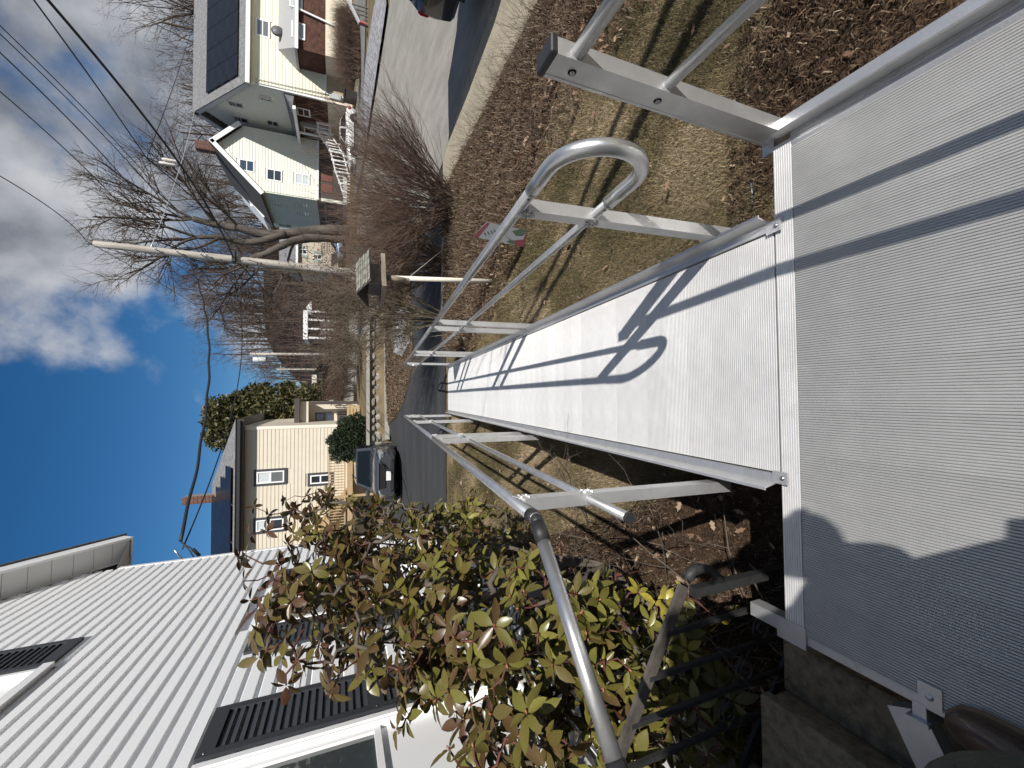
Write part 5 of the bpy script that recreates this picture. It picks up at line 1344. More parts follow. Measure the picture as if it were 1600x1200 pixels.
link('crown', segtubes('crown', [s[:4] for s in out if s[2] <= .055], 3, TWIG), bt)
# woodland behind the houses: five kinds of bare tree, then a far mass
prmW = dict(steps=(6, 5, 4, 3), kids=(13, 8, 6), wander=.09, up=(.05, .06, .02, 0), ang=(22, 50), len=(.36, .58), rk=.62, taper=.4, first=.22)
kinds = []
for k in range(5):
    kinds.append(tree_meshes(40+k, [((0, 0, -.3), (R.uniform(-.06, .06), R.uniform(-.06, .06), 1), R.uniform(10.5, 13), .19)], prmW, .085, 5, 3))
spots = []
for px, py, Y, sc in ((300, 20, 56, 1.25), (300, 75, 60, 1.3), (300, 120, 58, 1.05), (340, 200, 66, 1.0), (345, 255, 72, 1.15), (340, 285, 64, .95), (370, 330, 70, 1.1), (400, 300, 80, 1.2), (390, 360, 78, 1.1), (420, 385, 76, 1.0), (410, 410, 84, 1.1), (440, 435, 80, 1.0), (430, 460, 92, 1.1), (455, 480, 88, 1.0), (450, 505, 96, 1.05), (470, 530, 95, .95), (480, 555, 105, 1.0), (330, 50, 66, 1.2), (320, 150, 70, 1.15), (330, -20, 58, 1.2), (460, 410, 70, .8), (350, 230, 80, 1.3), (380, 250, 84, 1.2), (300, 40, 64, 1.3), (300, 95, 68, 1.35), (300, 150, 64, 1.2), (300, 175, 74, 1.25), (300, 0, 66, 1.3), (300, 60, 74, 1.4), (300, 270, 80, 1.2), (300, 310, 76, 1.05), (300, 335, 84, 1.15), (300, 350, 74, .95), (300, 395, 88, 1.15), (300, 425, 92, 1.1), (300, 445, 98, 1.1), (300, 470, 100, 1.1), (300, 490, 104, 1.05), (300, 215, 72, 1.15), (300, 130, 78, 1.35), (300, 540, 112, 1.0), (300, 30, 52, 1.25), (300, 80, 53, 1.3), (300, 140, 54, 1.15), (300, 165, 60, 1.2)):
    spots.append((px, py, Y, sc))
named = {0: 'wide bare tree at the picture edge behind the yellow house roof', 1: 'tall bare tree behind the middle of the solar roof', 2: 'bare tree just left of the yellow house ridge end',
         3: 'bare tree between the yellow house ridge and the green house chimney', 4: 'bare tree right behind the green house chimney', 5: 'bare tree over the left slope of the green house roof',
         6: 'bare tree behind the crown of the big twin trunk tree', 9: 'small bare tree above the tan house roof', 11: 'bare tree rising just left of the wooden pole', 13: 'bare tree above the white porch house'}
extra = []
for i, (px, py, Y, sc) in enumerate(spots):
    x = at(470, py, Y).x
    if i not in named: extra.append((x, Y, sc, i % 5)); continue
    tm, cm = kinds[i % 5]
    t = thing('woodland_tree', named[i], 'tree', (x, Y, G(x, Y)-.1), R.uniform(0, 6.28), 'bare trees on the hill behind the houses')
    t.scale = (sc, sc, sc*R.uniform(.92, 1.08)); link('trunk', tm, t); link('crown', cm, t)
# far wood that reads as one mass
allV, allF, base = [], [], 0
for k in range(5):
    me = kinds[k][1]; nv = len(me.vertices); v = np.empty(nv*3, np.float32); me.vertices.foreach_get('co', v); v = v.reshape(-1, 3)
    f = np.array([p.vertices[:] for p in me.polygons], np.int32)
    sel = np.random.default_rng(k).random(len(f)//3) < .34; f3 = f.reshape(-1, 3, 4)[sel].reshape(-1, 4)
    tmv = kinds[k][0]; nt_ = len(tmv.vertices); tv = np.empty(nt_*3, np.float32); tmv.vertices.foreach_get('co', tv); tv = tv.reshape(-1, 3)
    tf = np.array([p.vertices[:] for p in tmv.polygons], np.int32)
    allV.append(np.concatenate([v, tv])); allF.append(np.concatenate([f3, tf+nv]))
VV, FF = [], []; rw_ = np.random.default_rng(77)
for q_ in [('e',)+e for e in extra]+[('r', i) for i in range(230)]:
    if q_[0] == 'e': x, Y, s, k = q_[1:]
    else:
        k = q_[1] % 5; fr = rw_.uniform(0, 1.15)
        if q_[1] < 150: Y = rw_.uniform(64, 126); x = Y*rw_.uniform(.03, .38); s = rw_.uniform(.45, .75)
        else: Y = rw_.uniform(80, 135); x = 5+fr*Y*1.05; s = rw_.uniform(.75, 1.15)*(1.0 if fr > .35 else .8)
    a = rw_.uniform(0, 6.28); v = allV[k]
    q = np.stack([v[:, 0]*cos(a)-v[:, 1]*sin(a), v[:, 0]*sin(a)+v[:, 1]*cos(a), v[:, 2]], 1)*s*1.05+np.array([x, Y, G(x, Y)-.2])
    VV.append(q); FF.append(allF[k]+base); base += len(q)
link('far_wood', npmesh('far_wood', np.concatenate(VV), np.concatenate(FF), TWIG), None)['kind'] = 'stuff'

# leaf clumps
def leafcloud(name, centers, n, size, m, parent, shell=.55, flat=.0, rgn=None, asp=.45):
    rgn = rgn or np.random.default_rng(3)
    C = np.array([c[:3] for c in centers], float); Rr_ = np.array([c[3:6] if len(c) >= 6 else (c[3],)*3 for c in centers], float)
    wgt = np.prod(Rr_, 1)**.67; idx = rgn.choice(len(C), n, p=wgt/wgt.sum())
    u = rgn.normal(size=(n, 3)); u /= np.linalg.norm(u, axis=1, keepdims=True)
    rad = shell+(1-shell)*rgn.random(n)**.6
    rad *= 1+.16*np.sin(u[:, 0]*9+idx)*np.sin(u[:, 2]*8+idx*2)
    P = C[idx]+u*Rr_[idx]*rad[:, None]
    a = rgn.normal(size=(n, 3)); a += u*.8; a[:, 2] += flat; a /= np.linalg.norm(a, axis=1, keepdims=True)
    b = np.cross(a, rgn.normal(size=(n, 3))); b /= np.linalg.norm(b, axis=1, keepdims=True)
    L = size*rgn.uniform(.6, 1.3, n)[:, None]; w = L*asp; c = np.cross(a, b)
    V = np.stack([P-a*L*.5, P+b*w*.5+c*w*.12, P+a*L*.5, P-b*w*.5+c*w*.12], 1).reshape(-1, 3)
    k = np.arange(n)[:, None]*4
    F = np.concatenate([k+np.array([[0, 1, 2]]), k+np.array([[0, 2, 3]])], 1).reshape(-1, 3)
    me = npmesh(name, V-np.array(origin(parent)) if parent else V, F, m, False, np.repeat(rgn.random(n), 2))
    o = link(name, me, parent); o['kind'] = 'stuff'; return o
EVG = mat('evergreen_leaf', (1, 1, 1), .5, tone=True, tonec=[(0.018, 0.022, 0.008), (0.045, 0.05, 0.016), (0.085, 0.082, 0.03), (0.13, 0.105, 0.045)], spec=.4)
YEWM = mat('yew_needles', (1, 1, 1), .6, tone=True, tonec=[(0.006, 0.011, 0.005), (0.014, 0.024, 0.009), (0.028, 0.042, 0.015)], spec=.3)
YE = 31.0
def cl(px, py, rpx, Y, sq=1.0): p = at(px, py, Y+R.uniform(-1, 1)); r = rpx*Y/650; return (p.x, p.y, p.z, r, r, r*sq)
et = thing('evergreen_tree', 'rounded olive green broadleaf evergreen tree rising behind the beige house', 'tree', (at(500, 640, YE).x, YE, 1.0))
cs = [cl(362, 665, 30, YE), cl(350, 645, 24, YE), cl(395, 640, 32, YE), (cl(430, 630, 26, YE)), cl(425, 655, 32, YE), cl(465, 640, 30, YE), cl(480, 620, 18, YE), cl(345, 680, 20, YE), cl(385, 690, 26, YE), cl(460, 660, 36, YE), cl(410, 612, 14, YE), cl(375, 628, 16, YE), cl(335, 658, 12, YE), cl(450, 608, 12, YE)]
leafcloud('crown', cs, 26000, .30, EVG, et, shell=.35, asp=.42)
tk, cw = tree_meshes(8, [((0, 0, -1.5), (.02, 0, 1), 6.5, .28)], dict(steps=(6, 5, 4), kids=(12, 5), wander=.08, up=(.05, .05, 0), ang=(30, 60), len=(.4, .55), rk=.5, taper=.3, first=.25), .05)
link('trunk', tk, et); link('branches', cw, et)
e2 = thing('evergreen_tree', 'small lower evergreen beside the grey far house, right of the larger one', 'tree', (at(520, 600, 40).x, 40, 1.2))
leafcloud('crown', [cl(505, 612, 16, 40), cl(515, 602, 13, 40), cl(495, 622, 13, 40)], 5000, .32, EVG, e2, shell=.3)
link('trunk', MB().tube([(0, 0, -.5), (0, 0, 2.5)], .12, 6).mesh('trunk', BARK), e2)
yw = thing('yew_bush', 'dense dark green clipped yew bush between the stone wall and SUV', 'bush', (at(570, 690, 18.6).x, 18.6, -.2))
cs = [cl(545, 690, 27, 18.6), cl(535, 703, 19, 18.6), cl(560, 672, 24, 18.6), cl(545, 668, 18, 18.6), cl(568, 695, 26, 18.6), cl(528, 690, 16, 18.6)]
leafcloud('foliage', cs, 26000, .085, YEWM, yw, shell=.55, asp=.5)
link('trunk', MB().tube([(0, 0, -.4), (0, .1, .6)], .1, 6).mesh('trunk', BARK), yw)
# clipped brown hedge before the yellow house
hx = [at(543, py, 31.0) for py in (28, 60, 90, 118)]
hg = thing('clipped_hedge', 'clipped bare brown hedge along the front of the yellow house', 'hedge', (hx[1].x, 31, hx[1].z-1))
out = []; rn = random.Random(5)
for i in range(1250):
    f = rn.random(); px = 22+f*100; p = at(562, px, 31.0+rn.uniform(-.8, .8))
    p.z = at(562, px, 31).z+rn.uniform(-.1, .15)
    d = (rn.gauss(0, .35), rn.gauss(0, .35), 1)
    grow(rn, np.array(p)-np.array(origin(hg)), d, rn.uniform(1.0, 1.65), .016, 0, out, dict(steps=(4, 3), kids=(5,), wander=.12, up=(.05, .03), ang=(15, 45), len=(.4, .6), rk=.6, taper=.4, first=.3))
link('twigs', segtubes('twigs', [s[:4] for s in out], 3, TWIGR), hg)
# big arching shrub by the pavement and the pale forked shrub behind the feeder
def stems(seed, n, spread, H, r, prm, m, parent, name='stems', lean=(0, 0), basew=.18):
    rn = random.Random(seed); out = []; tips = []
    for i in range(n):
        a = rn.uniform(0, 2*pi); e = rn.random()**.6*spread
        grow(rn, (cos(a)*basew*rn.random(), sin(a)*basew*rn.random(), -.03), (cos(a)*e+lean[0], sin(a)*e+lean[1], 1), H*rn.uniform(.65, 1.1)*(1-.12*e), r*rn.uniform(.6, 1.2), 0, out, prm, tips)
    link(name, segtubes(name, [s[:4] for s in out], 3, m), parent); return tips
prmS = dict(steps=(7, 5, 4), kids=(9, 5), wander=.07, up=(.02, .05, .03), ang=(14, 38), len=(.42, .66), rk=.62, taper=.55, first=.2)
sA = thing('bare_shrub', 'large leafless arching shrub with dark reddish twigs beside the pavement', 'shrub', (3.95, 8.35, -.66))
stems(31, 140, 1.05, 2.15, .0105, prmS, TWIGR, sA, lean=(.1, .0), basew=.35)
sA2 = thing('bare_shrub', 'leafless reddish shrub partly hidden behind the larger arching shrub', 'shrub', (3.1, 9.35, -.66))
stems(32, 90, .9, 1.85, .0095, prmS, TWIGR, sA2, lean=(.05, .1), basew=.3)
prmT = dict(steps=(8, 6, 4), kids=(10, 6), wander=.10, up=(.03, .05, .03), ang=(18, 44), len=(.45, .7), rk=.6, taper=.35, first=.22)
sB = thing('forked_shrub', 'tall pale grey forked shrub behind the bird feeder pole', 'shrub', (1.75, 9.15, -.66))
tips = stems(33, 36, .55, 2.5, .015, prmT, TWIGG, sB, lean=(.08, .02), basew=.12)
BUD = mat('withered_leaf', (1, 1, 1), .8, tone=True, tonec=[(0.035, 0.020, 0.016), (0.085, 0.045, 0.035), (0.15, 0.09, 0.065)], spec=.2)
rgt = np.random.default_rng(9)
tp = [t for t in tips if t[0][2] > 1.35]
ctrs = [(t[0][0]+1.75, t[0][1]+9.15, t[0][2]-.66, .11) for t in tp]
leafcloud('withered_leaves', ctrs, 6500, .034, BUD, sB, shell=.05, asp=.6)
sC = thing('forked_shrub', 'thin bare sapling shrub leaning in at the foot of the ramp rail', 'shrub', (1.35, 9.0, -.66))
stems(35, 4, .8, 1.5, .012, prmT, TWIGG, sC, lean=(-.35, .35), basew=.1)
# weeds and dry stems standing in the leaf bed
for i, (x, y, h, n) in enumerate(((4.55, 4.3, .42, 46), (4.6, 5.3, .36, 40), (4.62, 6.3, .34, 40), (4.58, 7.2, .40, 44), (4.3, 3.4, .4, 36), (4.0, 6.2, .3, 26), (3.3, 7.0, .32, 26), (4.4, 8.2, .4, 36), (2.6, 6.4, .3, 22), (2.1, 7.4, .35, 24), (3.9, 2.6, .4, 30), (4.62, 4.8, .5, 50), (4.6, 5.8, .46, 50), (4.5, 6.8, .5, 46), (4.0, 5.0, .36, 34), (3.7, 5.6, .32, 30), (3.9, 7.6, .42, 40), (3.3, 6.0, .3, 30), (2.9, 7.8, .4, 36), (4.55, 3.7, .5, 44), (4.2, 4.2, .4, 34), (1.6, 7.9, .34, 30), (2.7, 5.6, .26, 24))):
    t = thing('dry_weeds', 'clump of dry brown weed stems in the leafy bed by the pavement', 'weeds', (x, y, -.66), 0, 'dry weed clumps in the leaf bed')
    stems(60+i, n, 1.3, h, .0026, dict(steps=(5, 3), kids=(3,), wander=.2, up=(-.02, 0), ang=(20, 60), len=(.3, .5), rk=.7, taper=.4, first=.4), TWIGR if i % 2 else TWIGG, t, basew=.35)

# brushy shrubs with withered leaves beyond the drive
br0 = thing('brush_shrub', 'brown brushy shrub right of the far white porch, near the wooden pole', 'shrub', (4.6, 21.5, float(G(4.6, 21.5))), 0, 'brushy shrubs beyond the road bend')
bt_ = stems(51, 40, .6, 1.7, .018, prmT, TWIGG, br0, basew=.5)
leafcloud('withered_leaves', [(t[0][0]+4.6, t[0][1]+21.5, t[0][2]+float(G(4.6, 21.5)), .16) for t in bt_], 3600, .075, BUD, br0, shell=.05, asp=.6)
for x, y, s_, rz, lb in ((3.0, 24.5, .62, 1.0, 'low brown brushy shrub in front of the far white porch'), (1.4, 22.5, .72, 2.2, 'brown brushy shrub left of the far white porch'), (.4, 25.5, .85, 3.3, 'brown brushy shrub below the thin far poles'), (2.2, 19.6, .8, 4.1, 'low brown brushy shrub just above the stone wall'), (6.3, 26.0, .75, 5.0, 'brown brushy shrub at the foot of the bare twin trunk tree')):
    dup(br0, (x, y, float(G(x, y))-.1), rz, lb, sc=s_)
# two slim street trees out of view on the right; their trunks throw the dark streaks over the lawn
for (x, y, rz, s_, lb) in ((4.38, -.12, .4, .62, 'slim bare tree by the pavement whose trunk shades the lawn in a streak'), (3.62, .05, 2.0, .55, 'slim bare tree nearer the landing whose thin shadow crosses the lawn')):
    t = thing('street_tree', lb, 'tree', (x, y, -.66), rz, None); tm, cm = tree_meshes(90+int(x*10), [((0, 0, -.1), (.01, .01, 1), 5.6, .085)], dict(steps=(6, 5, 4), kids=(5, 3), wander=.07, up=(.05, .05, 0), ang=(22, 42), len=(.3, .42), rk=.5, taper=.3, first=.55), .03)
    link('trunk', tm, t); link('crown', cm, t)
# ---------------------------------------------------------------- rhododendron between the ramp and the white house
RH = thing('rhododendron', 'large rhododendron with bronze green whorled leaves against the white house', 'shrub', (-1.3, 2.75, -.66))
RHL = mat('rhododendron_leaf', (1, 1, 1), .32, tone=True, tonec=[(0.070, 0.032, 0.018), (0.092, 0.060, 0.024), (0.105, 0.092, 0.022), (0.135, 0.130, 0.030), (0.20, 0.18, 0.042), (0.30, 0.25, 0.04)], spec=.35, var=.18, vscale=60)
RHB = mat('rhododendron_bark', (0.10, 0.085, 0.07), .85, var=.3, vscale=12, spec=.2)
RHT = mat('rhododendron_twig', (0.095, 0.038, 0.028), .7, spec=.3)
rr = random.Random(17)
lumps = [(-1.33, 2.2, .62, .42, .62, .62, 54), (-1.32, 3.0, 1.0, .42, .7, .72, 76), (-1.32, 3.7, .9, .4, .75, .75, 66), (-1.25, 1.75, .68, .36, .36, .5, 40), (-1.3, 3.6, 1.62, .28, .65, .36, 34), (-1.3, 2.7, 1.62, .25, .5, .3, 18), (-1.15, 4.4, 1.5, .22, .45, .5, 16), (-1.3, 2.3, 1.12, .32, .5, .35, 28), (-1.2, 1.75, .1, .26, .35, .3, 12), (-1.35, 4.2, .2, .4, .5, .45, 20), (-1.42, 2.0, -.1, .3, .5, .4, 18), (-1.5, 1.55, .15, .25, .35, .45, 26), (-1.55, 1.5, .6, .25, .3, .5, 22)]
tgt = []
for x, y, z, a, b, c, n in lumps:
    for _ in range(int(n*2.5)):
        while True:
            u = Vector((rr.uniform(-1, 1), rr.uniform(-1, 1), rr.uniform(-1, 1)))
            if .35 < u.length < 1: break
        p = Vector((x+u.x*a, y+u.y*b, z+u.z*c))
        wallx = -2.42+(7.69-p.y)*.064+.12
        if p.x < wallx: p.x = wallx+rr.uniform(.02, .2)
        tgt.append(p)
# sprigs reaching out over the top
for p in ((-1.15, 4.75, 2.12), (-1.1, 4.95, 2.28), (-1.2, 4.3, 2.2), (-1.2, 4.35, 2.08), (-1.12, 5.15, 2.02), (-1.05, 5.0, 1.8), (-1.25, 3.9, 2.16), (-1.3, 4.0, 2.22), (-1.3, 3.15, 2.0), (-1.28, 2.95, 1.93), (-1.3, 2.75, 1.9), (-1.1, 5.3, 1.62), (-1.3, 3.5, 2.1), (-1.1, 4.6, 1.92), (-1.15, 4.5, 1.7), (-1.3, 2.3, 1.62), (-1.28, 2.0, 1.5),
          (-1.0, 1.75, .30), (-.98, 1.55, -.02), (-1.02, 1.5, .06), (-.98, 1.6, -.1), (-1.05, 1.45, -.16), (-.92, 1.5, -.28), (-1.0, 1.42, -.3), (-1.1, 1.7, .2), (-1.02, 1.9, .22)):
    tgt.append(Vector(p))
base = Vector((-1.32, 2.75, -.7))
nodes = [base+Vector((0, 0, .25))]; par = [-1]; cnt = [0]
mains = [(-1.4, 2.2, .3), (-1.3, 2.6, .6), (-1.25, 3.2, .5), (-1.35, 3.7, .35), (-1.2, 1.9, .25), (-1.3, 3.0, 1.1), (-1.25, 3.8, 1.2), (-1.05, 2.0, -.2)]
for m_ in mains:
    prev = 0; e = Vector(m_)
    for k in range(1, 6):
        f = k/5; q = (base+Vector((0, 0, .2))).lerp(e, f)+Vector((rr.uniform(-.05, .05), rr.uniform(-.07, .07), rr.uniform(-.03, .05)+.12*sin(f*pi)))
        nodes.append(q); par.append(prev); cnt.append(0); prev = len(nodes)-1
tgt.sort(key=lambda p: (p-base).length)
NP = [np.array(n) for n in nodes]; whorls = []
for p in tgt:
    arr = np.array(NP); pv = np.array(p); dd = np.linalg.norm(arr-pv, axis=1)+.25*np.maximum(0, np.linalg.norm(arr-np.array(base), axis=1)-np.linalg.norm(pv-np.array(base)))*3
    i = int(dd.argmin()); a = Vector(NP[i]); L = (p-a).length
    prev = i; k = 3 if L > .15 else 2
    for s in range(1, k+1):
        f = s/k; q = a.lerp(p, f)+Vector((0, 0, -.10*L*sin(f*pi)))+(Vector((rr.gauss(0, .02), rr.gauss(0, .02), rr.gauss(0, .02))) if s < k else Vector())
        NP.append(np.array(q)); par.append(prev); cnt.append(0); prev = len(NP)-1
    whorls.append((p, (p-Vector(NP[par[prev]])).normalized(), prev))
use = [0]*len(NP)
for i in range(len(NP)-1, 0, -1):
    use[i] += 1; use[par[i]] += use[i]
og = np.array(origin(RH))
rad = lambda u: .0022+.0016*sqrt(u)
segA, segB = [], []
for i in range(1, len(NP)):
    s = (NP[par[i]]-og, NP[i]-og, min(.017, rad(use[par[i]])) if par[i] else .017, min(.017, rad(use[i])))
    (segA if use[i] > 9 else segB).append(s)
for k in range(7):    # dead twiggy tangle low down
    pass
link('stem', segtubes('stem', segA, 6, RHB), RH); link('twigs', segtubes('twigs', segB, 4, RHT), RH)
out = []; rn = random.Random(12)
for k in range(26):
    grow(rn, (rn.uniform(-.15, .45), rn.uniform(-1.3, .6), rn.uniform(.02, .25)), (rn.uniform(-.6, 1.0), rn.uniform(-1, .6), rn.uniform(.1, .9)), rn.uniform(.4, .95), .006, 0, out, dict(steps=(7, 5, 4), kids=(5, 3), wander=.22, up=(.0, .02, .0), ang=(25, 70), len=(.35, .6), rk=.6, taper=.4, first=.2))
link('dead_twigs', segtubes('dead_twigs', [s[:4] for s in out], 4, RHB), RH)
# leaf: folded ellipse with a drooping tip, 12 triangles
def leaf_np(L, Wd, fold, curl):
    st = [(0, .05), (.18, .62), (.42, 1.0), (.68, .86), (.88, .42), (1.0, 0.0)]
    V = []; 
    for t, w in st:
        z = -curl*L*t*t; hw = w*Wd/2
        V += [(t*L, 0, z), (t*L, hw, z+hw*fold), (t*L, -hw, z+hw*fold)]
    F = []
    for i in range(5):
        a, b = i*3, (i+1)*3
        F += [(a, b, b+1), (a, b+1, a+1), (a, a+2, b+2), (a, b+2, b)]
    return np.array(V), np.array(F)
LV = [leaf_np(1.0, .43, .35, .10), leaf_np(1.0, .50, .22, .22), leaf_np(1.0, .40, .5, .02), leaf_np(1.0, .46, .1, .3)]
leaves = []
for p, d, _ in whorls:
    n = rr.choice((4, 5, 5, 6, 6, 7)); h = Vector((0, 0, 1)) if abs(d.z) < .9 else Vector((1, 0, 0))
    ax = (d+Vector((0, 0, .35))).normalized(); u = ax.cross(h).normalized(); v = ax.cross(u); a0 = rr.uniform(0, 6.28)
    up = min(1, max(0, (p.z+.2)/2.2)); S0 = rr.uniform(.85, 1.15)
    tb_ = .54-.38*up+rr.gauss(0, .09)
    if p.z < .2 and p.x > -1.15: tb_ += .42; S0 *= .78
    for k in range(n):
        az = a0+2*pi*k/n+rr.uniform(-.25, .25); el = rr.uniform(.1, .75)-.25
        f = (u*cos(az)+v*sin(az))*cos(el)+ax*sin(el)*.9; f.z -= .12; f.normalize()
        nrm = (ax+Vector((rr.gauss(0, .25), rr.gauss(0, .25), rr.gauss(0, .25)))); nrm = (nrm-f*nrm.dot(f)).normalized(); sdv = nrm.cross(f)
        L = rr.uniform(.068, .110)*S0
        leaves.append((p+f*.008, f, sdv, nrm, L, rr.randrange(4), min(1, max(0, tb_+rr.gauss(0, .12)))))
    for _b in range(1):
        pass
camp = Vector((0, 0, CAM_H))
leaves.sort(key=lambda l: l[4]/(l[0]-camp).length, reverse=True)
lm = {}
def leaf_mesh(k, q):
    if (k, q) not in lm:
        V, F = LV[k]; lm[(k, q)] = npmesh('leaf', V, F, RHL, True, np.full(len(F), (q+.5)/8))
    return lm[(k, q)]
ogv = origin(RH)
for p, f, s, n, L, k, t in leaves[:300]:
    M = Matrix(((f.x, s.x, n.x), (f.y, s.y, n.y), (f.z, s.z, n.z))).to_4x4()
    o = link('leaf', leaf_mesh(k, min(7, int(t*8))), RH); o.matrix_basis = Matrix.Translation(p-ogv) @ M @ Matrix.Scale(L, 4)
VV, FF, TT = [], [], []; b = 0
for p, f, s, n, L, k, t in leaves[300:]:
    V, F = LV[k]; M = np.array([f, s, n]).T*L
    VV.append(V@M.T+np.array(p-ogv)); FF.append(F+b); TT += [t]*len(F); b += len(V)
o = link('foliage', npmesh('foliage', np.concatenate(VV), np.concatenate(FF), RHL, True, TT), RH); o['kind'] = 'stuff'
bd = MB().lathe([(0, 0), (.004, .004), (.005, .010), (.002, .017), (0, .02)], (0, 0, 0), 6).mesh('bud', mat('leaf_bud', (.30, .11, .06), .5))
for p, d, _ in sorted(whorls, key=lambda w: (w[0]-camp).length)[:150]:
    o = link('bud', bd, RH, p-ogv); o.rotation_euler = d.to_track_quat('Z', 'Y').to_euler()
# fallen branch and stones
# ---------------------------------------------------------------- poles, wires, feeder, signs, rails
POLEW = mat('weathered_pole', (0.36, 0.335, 0.30), .95, var=.3, vscale=3, bump=.8, bscale=12, stretch=(3, 3, .25), spec=.15, bdist=.02)
WIRE = mat('wire_black', (0.012, 0.012, 0.013), .6)
PORC = mat('porcelain', (0.75, 0.76, 0.78), .25)
YPL = 19.0
pb, pt = at(566, 428, YPL), at(147, 381, YPL)
up_ = thing('utility_pole', 'weathered grey wooden utility pole standing close before the bare tree', 'utility pole', (pb.x, pb.y, pb.z-.8))
mb = MB(); npt = 14; mb.tube([pb.lerp(pt, k/npt)+Vector((0, 0, -.8*(1-k/npt))) for k in range(npt+1)], [.175-.06*k/npt for k in range(npt+1)], 14); mb.build('shaft', POLEW, up_)
mb = MB(); mb.lathe([(0, .1), (.05, .1), (.06, .04), (.035, 0), (.06, -.03), (.03, -.08), (0, -.08)], pt+Vector((0, 0, .1)), 10); mb.build('insulator', mat('dark_porcelain', (.12, .13, .16), .3), up_)
def onpole(x): f = (566-x)/(566-147); return pb.lerp(pt, f)
for x in (232, 262, 296, 304):
    p = onpole(x); mb = MB(); mb.tube([p, p+Vector((.0, -.22, 0))], .02, 6); mb.lathe([(0, .05), (.04, .04), (.03, 0), (.045, -.04), (0, -.05)], p+Vector((0, -.26, 0)), 8); mb.build('insulator', PORC, up_)
p = onpole(346); mb = MB(); mb.box(p+Vector((.05, -.22, 0)), (.45, .16, .14), bev=.03); mb.build('cable_clamp', WIRE, up_)
g0, g1 = at(412, 420, YPL+.3), at(505, 428, YPL+.3)
mb = MB(); mb.tube([g0, g1], .03, 6); mb.build('guy_guard', mat('guy_yellow', (.42, .36, .22), .7), up_)
def wire(label, pts, r, sag=0.0, name='overhead_wire', group='overhead wires', n=26, wav=0.0):
    P = []
    for i in range(len(pts)-1):
        a, b = Vector(pts[i]), Vector(pts[i+1]); L = (b-a).length
        for k in range(n+(1 if i == len(pts)-2 else 0)):
            f = k/n; q = a.lerp(b, f); q.z -= (sag[i] if hasattr(sag, '__len__') else sag)*4*f*(1-f)
            if wav: q.z += wav*sin(f*55)
            P.append(q)
    mb = MB(); mb.tube(P, r, 5); o = mb.build(name, WIRE); return tag(o, label, 'wire', group)
def onray(px, py, z):
    r = 600-py; u = 800-px; d = _fw*650+_r2*r+_u2*u
    return Vector((0, 0, CAM_H))+d*((z-CAM_H)/d.z)
# farther poles down the hill
FP = [(391, 553, 500, 553, 48.0, 'nearest of the three thin far poles, carrying a grey transformer', True), (432, 577, 520, 577, 75.0, 'middle of the three thin far poles beyond the shrubs', False), (457, 596, 520, 597, 92.0, 'farthest and shortest of the three thin far poles', False)]
ftop = []
for x0, y0, x1, y1, Y, lb, tr in FP:
    a, b = at(x0, y0, Y), at(x1, y1, Y)
    t = thing('utility_pole', lb, 'utility pole', (b.x, b.y, b.z-2.5), 0, 'far utility poles')
    mb = MB(); mb.tube([b-Vector((0, 0, 2.5)), a], [.16, .12], 8); mb.build('shaft', POLEW, t)
    if tr:
        q = at(406, 556, Y); mb = MB(); mb.lathe([(0, -.55), (.24, -.55), (.26, -.5), (.26, .5), (.2, .58), (0, .6)], (q.x-.38, q.y, q.z), 12); mb.build('transformer', mat('transformer_grey', (.55, .56, .58), .5), t)
        q = at(460, 566, Y); mb = MB(); mb.bar((a.x, a.y, q.z), (q.x, q.y, q.z), .05, .05); mb.lathe([(0, .1), (.1, 0), (0, -.3)], (q.x, q.y, q.z), 8); mb.build('lamp_arm', WIRE, t)
    else:
        mb = MB(); mb.box((a.x, a.y, a.z-.6), (1.2, .1, .1)); mb.build('cross_arm', POLEW, t)
    ftop.append((a, b))
fa, fb = ftop[0]; f2, _ = ftop[1]; f3, _ = ftop[2]
def fpt(x): f = (x-391)/(500-391); return fa.lerp(fb, f)
def extend(a, b, f): return a+(b-a)*f
specs = [('topmost wire running to the tip of the near wooden pole', (0, 275), 143, 8.6, 393, .012, .2),
         ('wire next below the topmost one, ending high on the near pole', (0, 143), 232, 8.0, 420, .012, .25),
         ('wire meeting the near pole a third of the way down', (0, 82), 262, 7.5, 432, .013, .3),
         ('upper one of the pair of close parallel wires', (0, 53), 296, 7.2, 440, .010, .3),
         ('lower one of the pair of close parallel wires', (0, 40), 304, 7.1, 443, .010, .3),
         ('thickest black cable, clamped lowest on the near pole', (75, 0), 346, 6.4, 456, .028, .35)]
for lb, (sx, sy), ax, z, fx, r, sg in specs:
    A = onpole(ax)+Vector((0, -.25, .02)); B = onray(sx, sy, z); C2 = extend(A, B, 2.0); C2.z = z+.6
    D = fpt(fx); E = extend(f2, f3, 0)+Vector((0, 0, -.03*(fx-393)))
    wire(lb, [C2, B, A, D, E], r, (.05, sg, .9, .5))
B = onray(53, 0, 6.7); A = onpole(360)+Vector((.1, -.3, 0)); m_ = onray(229, 247, 6.75)
wire('thin cable just left of the thickest one, with shoes hung on it', [extend(m_, B, 1.9), B, m_, A], .016, (.05, .03, .25))
